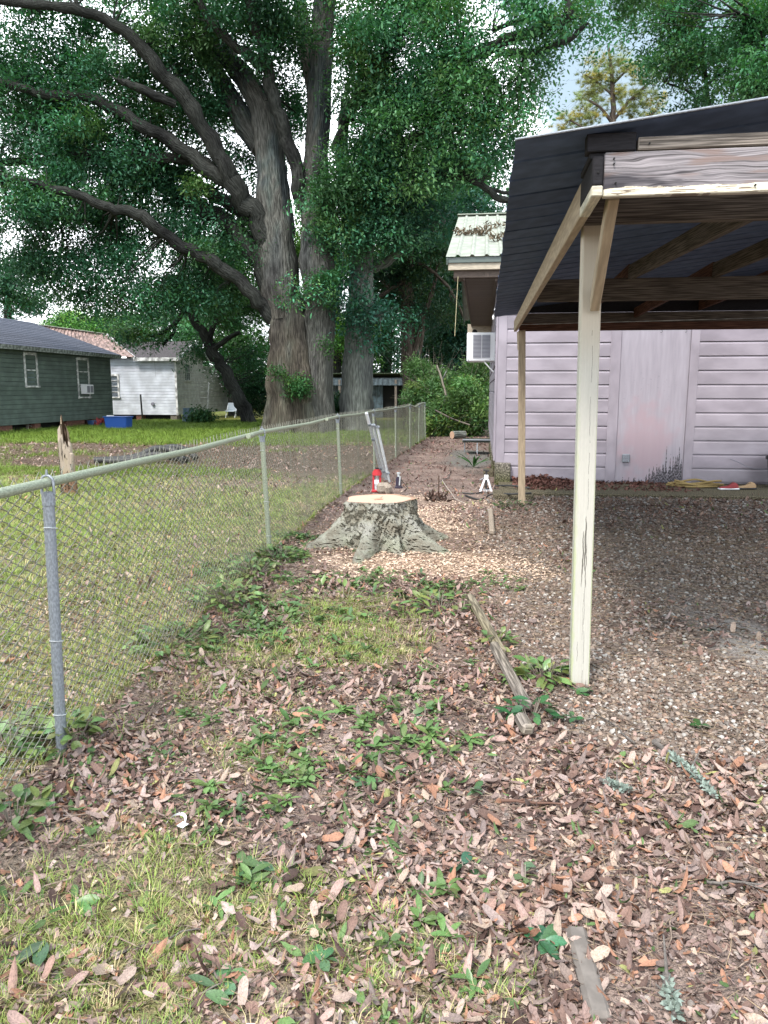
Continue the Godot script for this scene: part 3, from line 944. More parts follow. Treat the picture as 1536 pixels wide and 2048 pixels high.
# ------------------------------------------------------------------ the chain link fence
func chain_link_fence() -> void:
	var o := thing("chain_link_fence", "long chain link fence with pale green top rail dividing the yards", "fence", Vector3(-2.0, 0, -8.0))
	var at := -o.position
	var pz := [2.2, -2.93, -7.05, -11.29, -14.49, -17.61, -20.48, -22.81, -24.9]
	var lean := [0.0, 0.025, -0.05, -0.045, -0.02, -0.01, 0.0, 0.01, -0.03]
	var tops := [1.21, 1.215, 1.20, 1.20, 1.19, 1.18, 1.185, 1.175, 1.165]
	var rail := []; var rr := []
	for k in pz.size():
		var z: float = pz[k]; var x := fence_x(z)
		var top := Vector3(x + lean[k], tops[k], z) + at
		var m := MB.new()
		m.tube([Vector3(x, -0.1, z) + at, top - Vector3(0, 0.05, 0)], [0.024, 0.024], 14)
		var pt := build("post", m, M.galv if k != 1 else M.zinc, o)
		m = MB.new()
		m.tube([top - Vector3(0, 0.095, 0), top - Vector3(0, 0.094, 0), top - Vector3(0, 0.045, 0), top - Vector3(0, 0.04, 0)], [0.0285, 0.0275, 0.0275, 0.022], 14)
		# strap loop over the rail
		var lp := []
		for i in 9:
			var a := PI * i / 8.0
			lp.append(top + Vector3(cos(a) * 0.028, sin(a) * 0.03 - (0.05 if i == 0 or i == 8 else 0.0), 0))
		m.tube(lp, [0.006, 0.006, 0.006, 0.006, 0.006, 0.006, 0.006, 0.006, 0.006], 6)
		m.tube([top + Vector3(0, 0.03, 0), top + Vector3(0, 0.055, 0)], [0.007, 0.004], 6)
		build("post_cap", m, M.zinc, pt)
		for y in [0.18, 0.52, 1.02]:
			m = MB.new()
			var ring := []; var rad := []
			var c := Vector3(x + lean[k] * y, y, z) + at
			for i in 11:
				var a := TAU * i / 10.0
				ring.append(c + Vector3(cos(a) * 0.027 - (0.0), 0.006 * sin(a * 1.0), sin(a) * 0.027)); rad.append(0.0022)
			m.tube(ring, rad, 4)
			build("wire_tie", m, M.steel, pt)
		# rail points: from this post to the next with a slight sag
		rail.append(top); rr.append(0.0205)
		if k < pz.size() - 1:
			for s in [0.25, 0.5, 0.75]:
				var zz := lerpf(z, pz[k + 1], s)
				var sag := -0.012 * sin(s * PI) + na.get_noise_1d(zz * 90.0) * 0.012
				if k == 6: sag = -0.07 * (1.0 - absf(s - 0.5) * 2.0) 
				if k == 7: sag = 0.02 * sin(s * PI)
				rail.append(Vector3(fence_x(zz) + lerpf(lean[k], lean[k + 1], s), lerpf(tops[k], tops[k + 1], s) + sag, zz) + at); rr.append(0.0205)
	var m2 := MB.new()
	m2.tube(rail, rr, 14)
	build("top_rail", m2, M.galv, o)
	for e in [[-2.2, 0.01], [-6.3, 0.0], [-10.1, 0.0]]:
		m2 = MB.new()
		var q := Vector3(fence_x(e[0]) + 0.01, 1.207, e[0]) + at
		m2.tube([q, q + Vector3(0, 0, -0.12)], [0.0225, 0.0225], 12)
		build("rail_sleeve", m2, M.galv, o)
	# woven wires: one picket shape in two phases
	var s := 0.044
	var dy := 0.0245
	var pick := []
	for ph in 2:
		var m := MB.new()
		var pts := []; var rad := []
		for r in 49:
			var u := s * ((r + ph) % 2)
			var y := 0.02 + r * dy
			var side := 1.0 if (r + ph) % 2 == 0 else -1.0
			var du := s * 0.1 * side
			pts.append(Vector3(u + du, y - 0.005, -0.003 * side)); rad.append(0.0023)
			pts.append(Vector3(u - du * 0.6, y, 0.004)); rad.append(0.0023)
			pts.append(Vector3(u + du, y + 0.005, 0.003 * side)); rad.append(0.0023)
		var lu := s * ((48 + ph) % 2)
		pts.append(Vector3(lu + (s * 0.35 if ph == 0 else -s * 0.35), 1.225, 0.004)); rad.append(0.0023)
		pts.append(Vector3(lu + (s * 0.1 if ph == 0 else s * 0.5), 1.25, -0.004)); rad.append(0.0016)
		m.tube(pts, rad, 4, false)
		pick.append(m.done(M.wire))
	for k in pz.size() - 1:
		var lay := [Lay.new(), Lay.new()]
		var z: float = pz[k]
		var n := int((pz[k] - pz[k + 1]) / s)
		for i in n:
			var z1 := z - i * s
			var f := float(i) / n
			var d := Vector3(fence_x(z1 - s) - fence_x(z1), 0, -s).normalized()
			var ht := lerpf(tops[k], tops[k + 1], f) + (na.get_noise_1d(z1 * 90.0) * 0.015) - (0.07 * (1.0 - absf(f - 0.5) * 2.0) if k == 6 else 0.0)
			var ln := lerpf(lean[k], lean[k + 1], f)
			var bow := 0.02 * na.get_noise_1d(z1 * 45.0)
			var b := Basis(d, Vector3(ln + rnd(-0.004, 0.004), ht / 1.2, rnd(-0.006, 0.006)), d.cross(Vector3.UP) * 1.0)
			var t := rnd(0.8, 1.1)
			lay[i % 2].put(b, Vector3(fence_x(z1) - 0.032 + bow * sin(f * PI), 0.0, z1) + at, Color(t, t, t))
		for ph in 2:
			if lay[ph].count: scatter("wire_mesh", lay[ph], pick[ph], o)

# ------------------------------------------------------------------ the two houses on the left
func window_at(parent: Node, a: Vector3, u: Vector3, out: Vector3, w: float, h: float, rows: int, cols: int, frame_m: Material) -> Node:
	# a is the lower corner; u runs along the wall
	var b := Basis(u, Vector3.UP, out)
	var c := a + u * (w * 0.5) + Vector3.UP * (h * 0.5)
	var m := MB.new()
	var fw := 0.1
	for e in [[-w * 0.5, fw, h], [w * 0.5, fw, h]]:
		m.box(Transform3D(b, c + u * (e[0]) + out * 0.03), Vector3(e[1], e[2] + 0.1, 0.05), 0.005)
	m.box(Transform3D(b, c + Vector3.UP * (h * 0.5) + out * 0.032), Vector3(w - fw, 0.12, 0.05), 0.005)
	m.box(Transform3D(b, c - Vector3.UP * (h * 0.5) + out * 0.05), Vector3(w + 0.16, 0.07, 0.09), 0.005)
	var win := build("window", m, frame_m, parent)
	m = MB.new()
	m.box(Transform3D(b, c - out * 0.004), Vector3(w - fw, h - 0.08, 0.006))
	build("dark_room", m, M.dark, win)
	m = MB.new()
	m.box(Transform3D(b, c + out * 0.012), Vector3(w - fw, h - 0.08, 0.005))
	build("pane", m, M.pane, win)
	m = MB.new()
	for r in range(1, rows):
		m.box(Transform3D(b, c + Vector3.UP * (h * (float(r) / rows - 0.5)) + out * 0.02), Vector3(w - fw, 0.04, 0.03))
	for q in range(1, cols):
		m.box(Transform3D(b, c + u * ((w - fw) * (float(q) / cols - 0.5)) + out * 0.021), Vector3(0.03, h - 0.1, 0.03))
	if rows + cols > 2: build("sash_bar", m, frame_m, win)
	return win

func green_house() -> void:
	var o := thing("green_house", "dark green clapboard house with grey shingle hip roof, on low piers", "house", Vector3(-18, 0, -31))
	var at := -o.position
	var X := -18.0
	var m := MB.new()
	m.ab(Vector3(X - 0.02, 0.36, -22) + at, Vector3(X - 7.5, 3.2, -35.0) + at)
	build("wall", m, M.green_board, o)
	siding(o, Vector3(X, 0, -35.05) + at, Vector3(X, 0, -22) + at, Vector3(1, 0, 0), 0.34, 3.2, 0.176, M.green_board, 0.035)
	siding(o, Vector3(X - 7.5, 0, -35.03) + at, Vector3(X, 0, -35.03) + at, Vector3(0, 0, -1), 0.34, 3.2, 0.176, M.green_board, 0.03, "rear_siding", true)
	m = MB.new()
	m.ab(Vector3(X - 0.05, 0.33, -35.0) + at, Vector3(X + 0.05, 3.2, -35.1) + at, 0.005)
	build("corner_board", m, M.green_board, o)
	m = MB.new()
	m.ab(Vector3(X + 0.0, 0.26, -35.05) + at, Vector3(X + 0.03, 0.345, -22) + at, 0.004)
	build("skirt_board", m, M.green_board, o)
	# hip roof with its eave
	var ey := 3.27; var ex := X + 0.42; var ez := -35.5
	var pk := Vector3(-21, 4.722, -33.694)
	var ry: float = pk.y; var rz: float = pk.z
	m = MB.new()
	var E0 := Vector3(ex, ey, ez); var E1 := Vector3(ex, ey, -20.0); var R0 := Vector3(-21.0, ry, rz); var R1 := Vector3(-21.0, ry, -20)
	var E2 := Vector3(-24.4, ey, ez); var E3 := Vector3(-24.4, ey, -20)
	m.quad(E0 + at, E1 + at, R1 + at, R0 + at, (Vector3(0.3, 1, 0)).normalized(), Vector2.ZERO, Vector2.RIGHT, Vector2.ONE, Vector2.DOWN)
	m.quad(E2 + at, E3 + at, R1 + at, R0 + at, (Vector3(-0.3, 1, 0)).normalized(), Vector2.ZERO, Vector2.RIGHT, Vector2.ONE, Vector2.DOWN)
	m.tri(E0 + at, E2 + at, R0 + at, Vector3(0, 1, -0.3).normalized())
	m.quad(E0 + at, E1 + at, E3 + at, E2 + at, Vector3.DOWN, Vector2.ZERO, Vector2.RIGHT, Vector2.ONE, Vector2.DOWN)
	var roof := build("roof", m, M.shingle, o)
	# shingle courses that break the slope into strips
	m = MB.new()
	var upn := Vector3(ry - ey, ex + 21.0, 0).normalized()
	for k in 15:
		var f := k / 15.0
		var f2 := (k + 1.06) / 15.0
		var z0 := lerpf(ez, rz, f); var z2 := lerpf(ez, rz, f2)
		var A := E0.lerp(R0, f); var B := E0.lerp(R0, minf(f2, 1.0))
		var tt := rnd(0.85, 1.12)
		m.col = Color(tt, tt, tt)
		m.quad(A + upn * 0.02 + at, Vector3(A.x, A.y, -20) + upn * 0.02 + at, Vector3(B.x, B.y, -20) + upn * 0.006 + at, B + upn * 0.006 + at, upn, Vector2.ZERO, Vector2.RIGHT, Vector2.ONE, Vector2.DOWN)
		m.quad(A + upn * 0.02 + at, Vector3(A.x, A.y, -20) + upn * 0.02 + at, Vector3(A.x, A.y, -20) + at, A + at, Vector3(1, 0, 0), Vector2.ZERO, Vector2.RIGHT, Vector2.ONE, Vector2.DOWN)
	build("shingle_courses", m, M.shingle, roof).set_meta("kind", "stuff")
	m = MB.new()
	m.ab(Vector3(ex - 0.01, ey - 0.16, ez) + at, Vector3(ex + 0.02, ey + 0.005, -20) + at)
	build("fascia", m, mat(lin(0.3, 0.33, 0.3), 0.8, T.blot, Vector3.ONE * 0.8, true), o)
	m = MB.new()
	m.ab(Vector3(ex - 0.05, ey - 0.15, ez) + at, Vector3(-24.4, ey - 0.1, ez + 0.03) + at)
	build("fascia", m, M.trim_green, o)
	# windows
	var w1 := window_at(o, Vector3(-18, 1.737, -28.116) + at, Vector3(0, 0, -1), Vector3(1, 0, 0), 0.82, 1.3, 2, 1, M.white_paint)
	m = MB.new()
	var q := Vector3(-17.99, 1.837, -28.314) + at
	m.ab(q + Vector3(0.0, 0.05, 0.02), q + Vector3(0.012, 0.55, -0.42))
	build("curtain", m, mat(lin(0.16, 0.22, 0.26), 0.8), w1)
	var w2 := window_at(o, Vector3(-18, 1.267, -32.049) + at, Vector3(0, 0, -1), Vector3(1, 0, 0), 0.95, 1.72, 3, 1, M.white_paint)
	m = MB.new()
	q = Vector3(-18, 1.422, -32.24) + at
	m.ab(q + Vector3(-0.05, 0.0, 0.0), q + Vector3(0.3, 0.42, -0.66), 0.02)
	var unit := build("window_unit", m, M.white_plastic, w2)
	for k in 2:
		m = MB.new()
		m.ab(q + Vector3(0.298, 0.06, -0.06 - k * 0.3), q + Vector3(0.308, 0.36, -0.3 - k * 0.3))
		build("unit_grille", m, M.grille, w2)
	# dark crawl space and piers
	m = MB.new()
	m.ab(Vector3(X - 0.45, 0, -22) + at, Vector3(X - 0.5, 0.4, -35) + at)
	build("crawl_space", m, M.dark, o)
	for z in [-23.5, -25.6, -28.6, -31.0, -33.2, -34.7]:
		m = MB.new()
		m.ab(Vector3(X - 0.02, -0.05, z) + at, Vector3(X - 0.4, 0.335, z - (1.5 if z in [-25.6, -31.0] else 0.4)) + at, 0.01)
		build("pier", m, M.brick, o)
	# things standing against it
	m = MB.new()
	var gp := Vector3(-18.083, 0, -29.241)
	m.box(Transform3D(Basis.from_euler(Vector3(0.0, PI * 0.5, 0)).rotated(Vector3.FORWARD, -0.6).rotated(Vector3.UP, 0.3), gp + Vector3(-0.35, 0.3, 0)), Vector3(0.62, 0.75, 0.04), 0.005)
	tag(build("mossy_board", m, mat(lin(0.11, 0.15, 0.06), 0.9, T.blot, Vector3.ONE, true)), "mossy green panel leaning on the foot of the green house", "panel")
	m = MB.new()
	gp = Vector3(-18.192, 0, -28.431)
	m.beam(gp + Vector3(-0.5, 0.35, 0.3), gp + Vector3(0.1, 0.08, -0.4), 0.2, 0.04, 0.004)
	m.beam(gp + Vector3(0.0, 0.0, 0.1), gp + Vector3(0.0, 0.3, 0.1), 0.1, 0.05, 0.004, Vector3.BACK)
	tag(build("scrap_boards", m, M.grey_wood), "scrap grey boards propped under the green house wall", "boards")
	# blue storage bin
	var b := thing("storage_bin", "big bright blue storage bin on the grass by the green house corner", "bin", Vector3(-15.094, 0, -29.629))
	m = MB.new()
	m.box(Transform3D(Basis(), Vector3(0, 0.25, -0.3)), Vector3(0.98, 0.5, 0.62), 0.04)
	for i in m.v.size():
		if m.v[i].y < 0.2: m.v[i] *= Vector3(0.92, 1, 1)
	build("body", m, M.blue, b)
	m = MB.new()
	m.box(Transform3D(Basis(), Vector3(0, 0.49, -0.3)), Vector3(1.04, 0.05, 0.68), 0.015)
	build("rim", m, M.blue, b)
	m = MB.new()
	m.box(Transform3D(Basis().rotated(Vector3.UP, 0.4), Vector3(-0.35, 0.53, -0.3)), Vector3(0.3, 0.05, 0.2), 0.02)
	build("contents", m, M.white_paint, b)
	var b2 := thing("tub", "small dark blue tub beside the big blue bin", "tub", Vector3(-17.27, 0, -32))
	m = MB.new()
	m.tube([Vector3.ZERO, Vector3(0, 0.22, 0), Vector3(0, 0.25, 0)], [0.28, 0.33, 0.35], 16)
	build("body", m, mat(lin(0.015, 0.05, 0.14), 0.5), b2)
	m = MB.new()
	var sp := Vector3(-16.813, 0, -31.587)
	for i in 14:
		var pz2 := sp + Vector3(rnd(-0.15, 0.15), 0.1 + rnd(0, 0.2), rnd(-0.1, 0.1))
		m.leaf(pz2, rdir(), rdir(), 0.25, 0.16, 0.4)
	tag(build("bundle_of_rags", m, M.cloth_red), "dull red bundle of rags between the blue tub and the bin", "rags")

func white_house() -> void:
	var o := thing("white_house", "white clapboard house with dark shingle roof and rusty metal rear roof", "house", Vector3(-18.5, 0, -39))
	var at := -o.position
	var Z := -39.0; var X1 := -16.28; var X0 := -25.0
	var m := MB.new()
	m.ab(Vector3(X0, 0.3, Z - 0.03) + at, Vector3(X1 - 0.03, 3.3, Z - 4.0) + at)
	build("wall", m, M.white_board, o)
	siding(o, Vector3(X0, 0, Z) + at, Vector3(X1, 0, Z) + at, Vector3(0, 0, 1), 0.27, 3.22, 0.155, M.white_board, 0.03, "front_siding", true)
	var side := mat(lin(0.42, 0.43, 0.38), 0.7, T.soft, Vector3.ONE * 0.3, true)
	siding(o, Vector3(X1, 0, Z) + at, Vector3(X1, 0, Z - 4.0) + at, Vector3(1, 0, 0), 0.27, 3.22, 0.155, side, 0.03, "side_siding", true)
	siding(o, Vector3(X1 - 0.3, 0, Z - 4.0) + at, Vector3(X1 + 0.6, 0, Z - 10.5) + at, Vector3(1, 0, 0.1).normalized(), 0.27, 3.0, 0.155, side, 0.03, "rear_siding", true)
	# gable over the side wall
	var e0 := Vector3(X1 - 2.4, 3.2, Z + 0.3); 
	var ey := 3.3; var ry := 4.28
	m = MB.new()
	m.tri(Vector3(X1 + 0.01, 3.2, Z) + at, Vector3(X1 + 0.01, 3.2, Z - 4.2) + at, Vector3(X1 + 0.01, 4.22, Z - 2.1) + at, Vector3.RIGHT)
	build("gable", m, side, o)
	m = MB.new()
	var ovx := X1 + 0.32
	var A := Vector3(-18.45, ey, Z + 0.38); var B := Vector3(ovx, ey, Z + 0.38); var C := Vector3(ovx, ry, Z - 2.1); var D := Vector3(-21.0, ry, Z - 2.1)
	var F := Vector3(ovx, ey, Z - 4.6); var G := Vector3(-21, ey, Z - 4.6)
	m.quad(A + at, B + at, C + at, D + at, Vector3(0, 1, 0.4).normalized(), Vector2.ZERO, Vector2.RIGHT, Vector2.ONE, Vector2.DOWN)
	m.quad(F + at, G + at, D + at, C + at, Vector3(0, 1, -0.4).normalized(), Vector2.ZERO, Vector2.RIGHT, Vector2.ONE, Vector2.DOWN)
	build("roof", m, M.shingle_dark, o)
	m = MB.new()
	m.ab(A + Vector3(0, -0.18, -0.02) + at, B + Vector3(0, 0.0, 0.015) + at)
	m.beam(B + Vector3(0.015, -0.09, 0) + at, C + Vector3(0.015, -0.09, 0) + at, 0.03, 0.18)
	m.beam(C + Vector3(0.016, -0.09, 0) + at, F + Vector3(0.016, -0.09, 0) + at, 0.03, 0.18)
	m.ab(Vector3(-18.4, 3.14, Z + 0.35) + at, Vector3(ovx, 3.16, Z) + at)
	build("eave_boards", m, M.white_paint, o)
	# rusty metal roof further back and left
	m = MB.new()
	var p0 := Vector3(-25.076, 5.255, -41) + at; var p1 := Vector3(-21.13, 4.718, -41) + at
	var p3 := Vector3(-18.4, 3.34, Z + 0.4) + at; var p2 := Vector3(-25.5, 3.34, Z + 0.4) + at
	m.quad(p2, p3, p1, p0, Vector3(0, 1, 0.5).normalized(), Vector2.ZERO, Vector2.RIGHT, Vector2.ONE, Vector2.DOWN)
	m.quad(p0, p1, p1 + Vector3(1.8, -1.2, -3), p0 + Vector3(0, -1.2, -3), Vector3(0, 1, -0.4).normalized(), Vector2.ZERO, Vector2.RIGHT, Vector2.ONE, Vector2.DOWN)
	var rr := build("metal_roof", m, M.rust, o)
	for k in 22:
		var f := k / 21.0
		m = MB.new()
		m.beam(p2.lerp(p3, f) + Vector3(0, 0.02, 0), p0.lerp(p1, f) + Vector3(0, 0.02, 0), 0.035, 0.035)
		var t := rnd(0.7, 1.2)
		m.col = Color(t, t, t)
		build("rib", m, M.rust, rr)
	m = MB.new()
	m.beam(p0 + Vector3(0, 0.02, 0), p1 + Vector3(0, 0.02, 0), 0.4, 0.03)
	build("ridge_cap", m, M.roof_metal, rr)
	m = MB.new()
	m.beam(p1 + Vector3(0, -0.03, 0.03), p3 + Vector3(0.06, -0.08, 0.02), 0.04, 0.2)
	build("rake_board", m, M.white_paint, o)
	# windows, vent, corner board
	window_at(o, Vector3(-20.15, 1.2, Z + 0.02) + at, Vector3.RIGHT, Vector3.BACK, 0.62, 1.2, 4, 1, M.white_paint)
	window_at(o, Vector3(X1 + 0.02, 2.1, Z - 1.05) + at, Vector3(0, 0, -1), Vector3.RIGHT, 0.85, 0.95, 2, 3, side)
	window_at(o, Vector3(X1 + 0.1, 1.8, Z - 8.4) + at, Vector3(0, 0, -1), Vector3.RIGHT, 0.9, 1.0, 2, 2, side)
	m = MB.new()
	m.ab(Vector3(X1 - 0.06, 0.25, Z + 0.035) + at, Vector3(X1 + 0.05, 3.2, Z - 0.06) + at, 0.005)
	build("corner_board", m, M.white_paint, o)
	m = MB.new()
	var vp := Vector3(-17.622, 0.854, -38.95) + at
	m.tube([vp, vp + Vector3(0, 0, 0.08)], [0.1, 0.09], 12)
	build("vent", m, M.grille, o)
	# piers over the dark crawl space
	m = MB.new()
	m.ab(Vector3(X0, -0.02, Z - 0.6) + at, Vector3(X1 - 0.1, 0.4, Z - 0.7) + at)
	build("crawl_space", m, M.dark, o)
	for e in [[-18.65, M.brick], [-21.5, M.brick], [X1 - 0.42, M.concrete]]:
		m = MB.new()
		m.ab(Vector3(e[0], -0.1, Z - 0.02) + at, Vector3(e[0] + 0.38, 0.265, Z - 0.4) + at, 0.02)
		build("pier", m, e[1], o)
	# dark pole, barrel, ladder, camp chair
	m = MB.new()
	var pb := Vector3(-18.1, 0.008, -38.6)
	m.tube([pb, Vector3(-17.951, 1.365, -38.2)], [0.045, 0.045], 8)
	tag(build("iron_pipe", m, M.black), "dark iron pipe standing against the white house wall", "pipe")
	var br := thing("barrel", "blue grey plastic barrel at the corner of the white house", "barrel", Vector3(-14.509, 0, -36.074))
	m = MB.new()
	m.tube([Vector3.ZERO, Vector3(0, 0.04, 0), Vector3(0, 0.68, 0), Vector3(0, 0.72, 0)], [0.27, 0.3, 0.25, 0.245], 20)
	build("body", m, M.barrel, br)
	for y in [0.22, 0.46, 0.70]:
		m = MB.new()
		var rp := []; var rd := []
		for i in 17:
			rp.append(Vector3(cos(TAU * i / 16.0), 0, sin(TAU * i / 16.0)) * (0.3 - y * 0.07) + Vector3(0, y, 0)); rd.append(0.012)
		m.tube(rp, rd, 5)
		build("hoop", m, M.barrel, br)
	var ld := thing("step_ladder", "pale wooden step ladder leaning by the white house", "ladder", Vector3(-16.042, 0, -42.017))
	for s in [-0.3, 0.3]:
		m = MB.new()
		m.beam(Vector3(s, 0, 0), Vector3(s * 0.75, 2.05, -0.6), 0.06, 0.03, 0.003, Vector3.RIGHT)
		build("rail", m, M.white_paint, ld)
	for k in 6:
		m = MB.new()
		var f := (k + 0.8) / 6.6
		m.beam(Vector3(-0.29 * (1 - f * 0.25), 2.05 * f, -0.6 * f), Vector3(0.29 * (1 - f * 0.25), 2.05 * f, -0.6 * f), 0.07, 0.025)
		build("rung", m, M.white_paint, ld)
	var ch := thing("folding_chair", "pale folding camp chair by the leaning tree", "chair", Vector3(-14.377, 0, -42.233))
	for s in [-0.27, 0.27]:
		for e in [[Vector3(s, 0, 0.25), Vector3(s, 0.75, -0.25)], [Vector3(s, 0, -0.25), Vector3(s, 0.45, 0.25)]]:
			m = MB.new()
			m.tube(e, [0.018, 0.018], 6)
			build("leg", m, M.steel, ch)
	m = MB.new()
	m.box(Transform3D(Basis(Vector3.RIGHT, 0.1), Vector3(0, 0.4, 0.05)), Vector3(0.54, 0.03, 0.45), 0.01)
	build("seat", m, mat(lin(0.25, 0.3, 0.34), 0.8), ch)
	m = MB.new()
	m.box(Transform3D(Basis(Vector3.RIGHT, -0.25), Vector3(0, 0.65, -0.22)), Vector3(0.54, 0.45, 0.03), 0.01)
	build("backrest", m, mat(lin(0.25, 0.3, 0.34), 0.8), ch)

func shed() -> void:
	var o := thing("tin_shed", "low bluish corrugated tin shed behind the two big trunks", "shed", Vector3(-7.2, 0, -44))
	var at := -o.position
	var tin := mat(lin(0.08, 0.125, 0.155), 0.5, T.blot, Vector3.ONE * 0.6, true, null, 0, 0.6)
	var Z := -44.0
	var xl: float = -9.522; var xr: float = -4.001; var yt: float = 2.288
	for k in int((xr - xl) / 0.75) + 1:
		var m := MB.new()
		var x0 := xl + k * 0.75
		var t := rnd(0.75, 1.15)
		m.col = Color(t, t, t)
		if k == 5 or k == 6: continue
		for i in 20:
			var a := x0 + i * 0.0375; var b := a + 0.0375
			var za := 0.018 * sin(i * PI * 0.5); var zb := 0.018 * sin((i + 1) * PI * 0.5)
			m.quad(Vector3(a, 0, Z + za) + at, Vector3(b, 0, Z + zb) + at, Vector3(b, yt - 0.4, Z + zb) + at, Vector3(a, yt - 0.4, Z + za) + at, Vector3((za - zb), 0, 0.0375).normalized(), Vector2.ZERO, Vector2.RIGHT, Vector2.ONE, Vector2.DOWN)
		build("tin_panel", m, tin, o)
	var m := MB.new()
	m.ab(Vector3(xl, 0, Z - 0.3) + at, Vector3(xr, yt - 0.35, Z - 4.0) + at)
	build("interior", m, M.dark, o)
	m = MB.new()
	for i in 90:
		var a := xl + (xr - xl + 0.4) * i / 90.0; var b := xl + (xr - xl + 0.4) * (i + 1) / 90.0
		var za := 0.02 * sin(i * PI * 0.5); var zb := 0.02 * sin((i + 1) * PI * 0.5)
		m.quad(Vector3(a, yt - 0.42, Z + 0.5 + za) + at, Vector3(b, yt - 0.42, Z + 0.5 + zb) + at, Vector3(b, yt + 0.02, Z + 0.3 + zb) + at, Vector3(a, yt + 0.02, Z + 0.3 + za) + at, Vector3((za - zb), 0.01, 0.06).normalized(), Vector2.ZERO, Vector2.RIGHT, Vector2.ONE, Vector2.DOWN)
	build("apron", m, mat(lin(0.09, 0.13, 0.155), 0.5, T.blot, Vector3.ONE * 0.7, true), o)
	m = MB.new()
	m.box(Transform3D(Basis(Vector3.RIGHT, -0.06), Vector3((xl + xr) * 0.5, yt + 0.12, Z - 1.7) + at), Vector3(xr - xl + 0.5, 0.06, 4.4), 0.01)
	build("roof", m, mat(lin(0.05, 0.075, 0.04), 0.95, T.blot, Vector3.ONE, true), o)
	for xx in [xl + 1.2, -5.026]:
		m = MB.new()
		m.ab(Vector3(xx, 0, Z + 0.35) + at, Vector3(xx + 0.12, yt - 0.1, Z + 0.47) + at)
		build("post", m, M.grey_wood, o)

# ------------------------------------------------------------------ trees
func spray_mesh(leaves: int, ln: float, wd: float, spread: float, sd: int, hang := 0.2) -> ArrayMesh:
	var keep := rng.state
	rng.seed = sd
	var m := MB.new()
	for i in leaves:
		var f := float(i) / leaves
		var o := Vector3(f * spread - spread * 0.5, 0, 0) + rdir() * spread * 0.32
		var d := Vector3(rnd(0.0, 1.0), rnd(-0.5, 0.35) - hang, rnd(-1, 1)).normalized()
		var t := rnd(0.72, 1.25)
		m.col = Color(t * rnd(0.9, 1.15), t, t * rnd(0.85, 1.1))
		m.leaf(o, d, (Vector3(rnd(-0.6, 0.6), 1, rnd(-0.6, 0.6))).normalized(), ln * rnd(0.7, 1.2), wd * rnd(0.75, 1.15), rnd(0, 0.35), 0.3)
	rng.state = keep
	return m.done(M.leaf)

func needle_mesh(cnt: int, ln: float, sd: int) -> ArrayMesh:
	var keep := rng.state
	rng.seed = sd
	var m := MB.new()
	for i in cnt:
		var d := rdir(); d.y = d.y * 0.7 + 0.3
		var t := rnd(0.7, 1.3)
		m.col = Color(t, t, t)
		var s := d.cross(rdir()).normalized() * 0.008
		m.tri(-s, s, d * ln * rnd(0.7, 1.1), d.cross(s).normalized())
	rng.state = keep
	return m.done(M.leaf)

func fill_crown(parent: Node, ells: Array, meshes: Array, base: Color, per: int, cr: float, sc: float, spots: Array, vary := 0.35, called := "crown") -> void:
	var lays := []
	for q in meshes: lays.append(Lay.new())
	for e in ells:
		var c: Vector3 = e[0]; var r: Vector3 = e[1]
		for k in int(e[2]):
			var d := rdir() * pow(rnd(0.02, 1.0), 0.4)
			var p := c + d * r
			spots.append(p)
			var tone := rnd(1.0 - vary, 1.0 + vary)
			var warm := rnd(0.0, 1.0); warm = warm * warm * warm
			var col := base * tone
			if rnd(0, 1) < 0.18: col = col * 1.45  # some clumps look lit: brightness put into their leaf colour
			col = col.lerp(Color(base.r * 2.6, base.g * 1.5, base.b * 0.7), warm * 0.7)
			var rr := cr * rnd(0.55, 1.35)
			for j in int(per * e[3] * rnd(0.6, 1.3)):
				var o := rdir() * rr * pow(rnd(0, 1), 0.45)
				o.y *= 0.62
				var s := sc * rnd(0.7, 1.3)
				var b := Basis.from_euler(Vector3(rnd(-0.5, 0.5), rnd(0, TAU), rnd(-0.5, 0.5))).scaled(Vector3.ONE * s)
				var t := rnd(0.8, 1.2)
				lays[rng.randi() % meshes.size()].put(b, p + o, Color(col.r * t, col.g * t, col.b * t))
	for i in meshes.size():
		if lays[i].count: scatter(called, lays[i], meshes[i], parent)

func twigs(parent: Node, spots: Array, limbs: Array, mt: Material, far := 6.0, thick := 0.02) -> void:
	var m := MB.new()
	for s in spots:
		var best := 1e9; var bp := Vector3.ZERO
		for l in limbs:
			for q in l:
				var p := Vector3(q.x, q.y, q.z)
				var dd: float = p.distance_squared_to(s)
				if dd < best: best = dd; bp = p
		if best > far * far: continue
		var ln := sqrt(best)
		var mid := bp.lerp(s, 0.5) + rdir() * ln * 0.14 + Vector3(0, ln * 0.06, 0)
		m.tube([bp, bp.lerp(mid, 0.5) + rdir() * ln * 0.04, mid, mid.lerp(s, 0.5) + rdir() * ln * 0.06, s], [thick + ln * 0.006, thick * 0.8 + ln * 0.004, thick * 0.7, thick * 0.5, thick * 0.25], 5, false)
		for k in 3:
			var d: Vector3 = (s - mid).normalized() + rdir() * 0.9
			m.tube([mid.lerp(s, 0.3 + k * 0.3), s + d * rnd(0.3, 0.9)], [thick * 0.45, thick * 0.15], 4, false)
	if m.v.size(): build("twigs", m, mt, parent).set_meta("kind", "stuff")

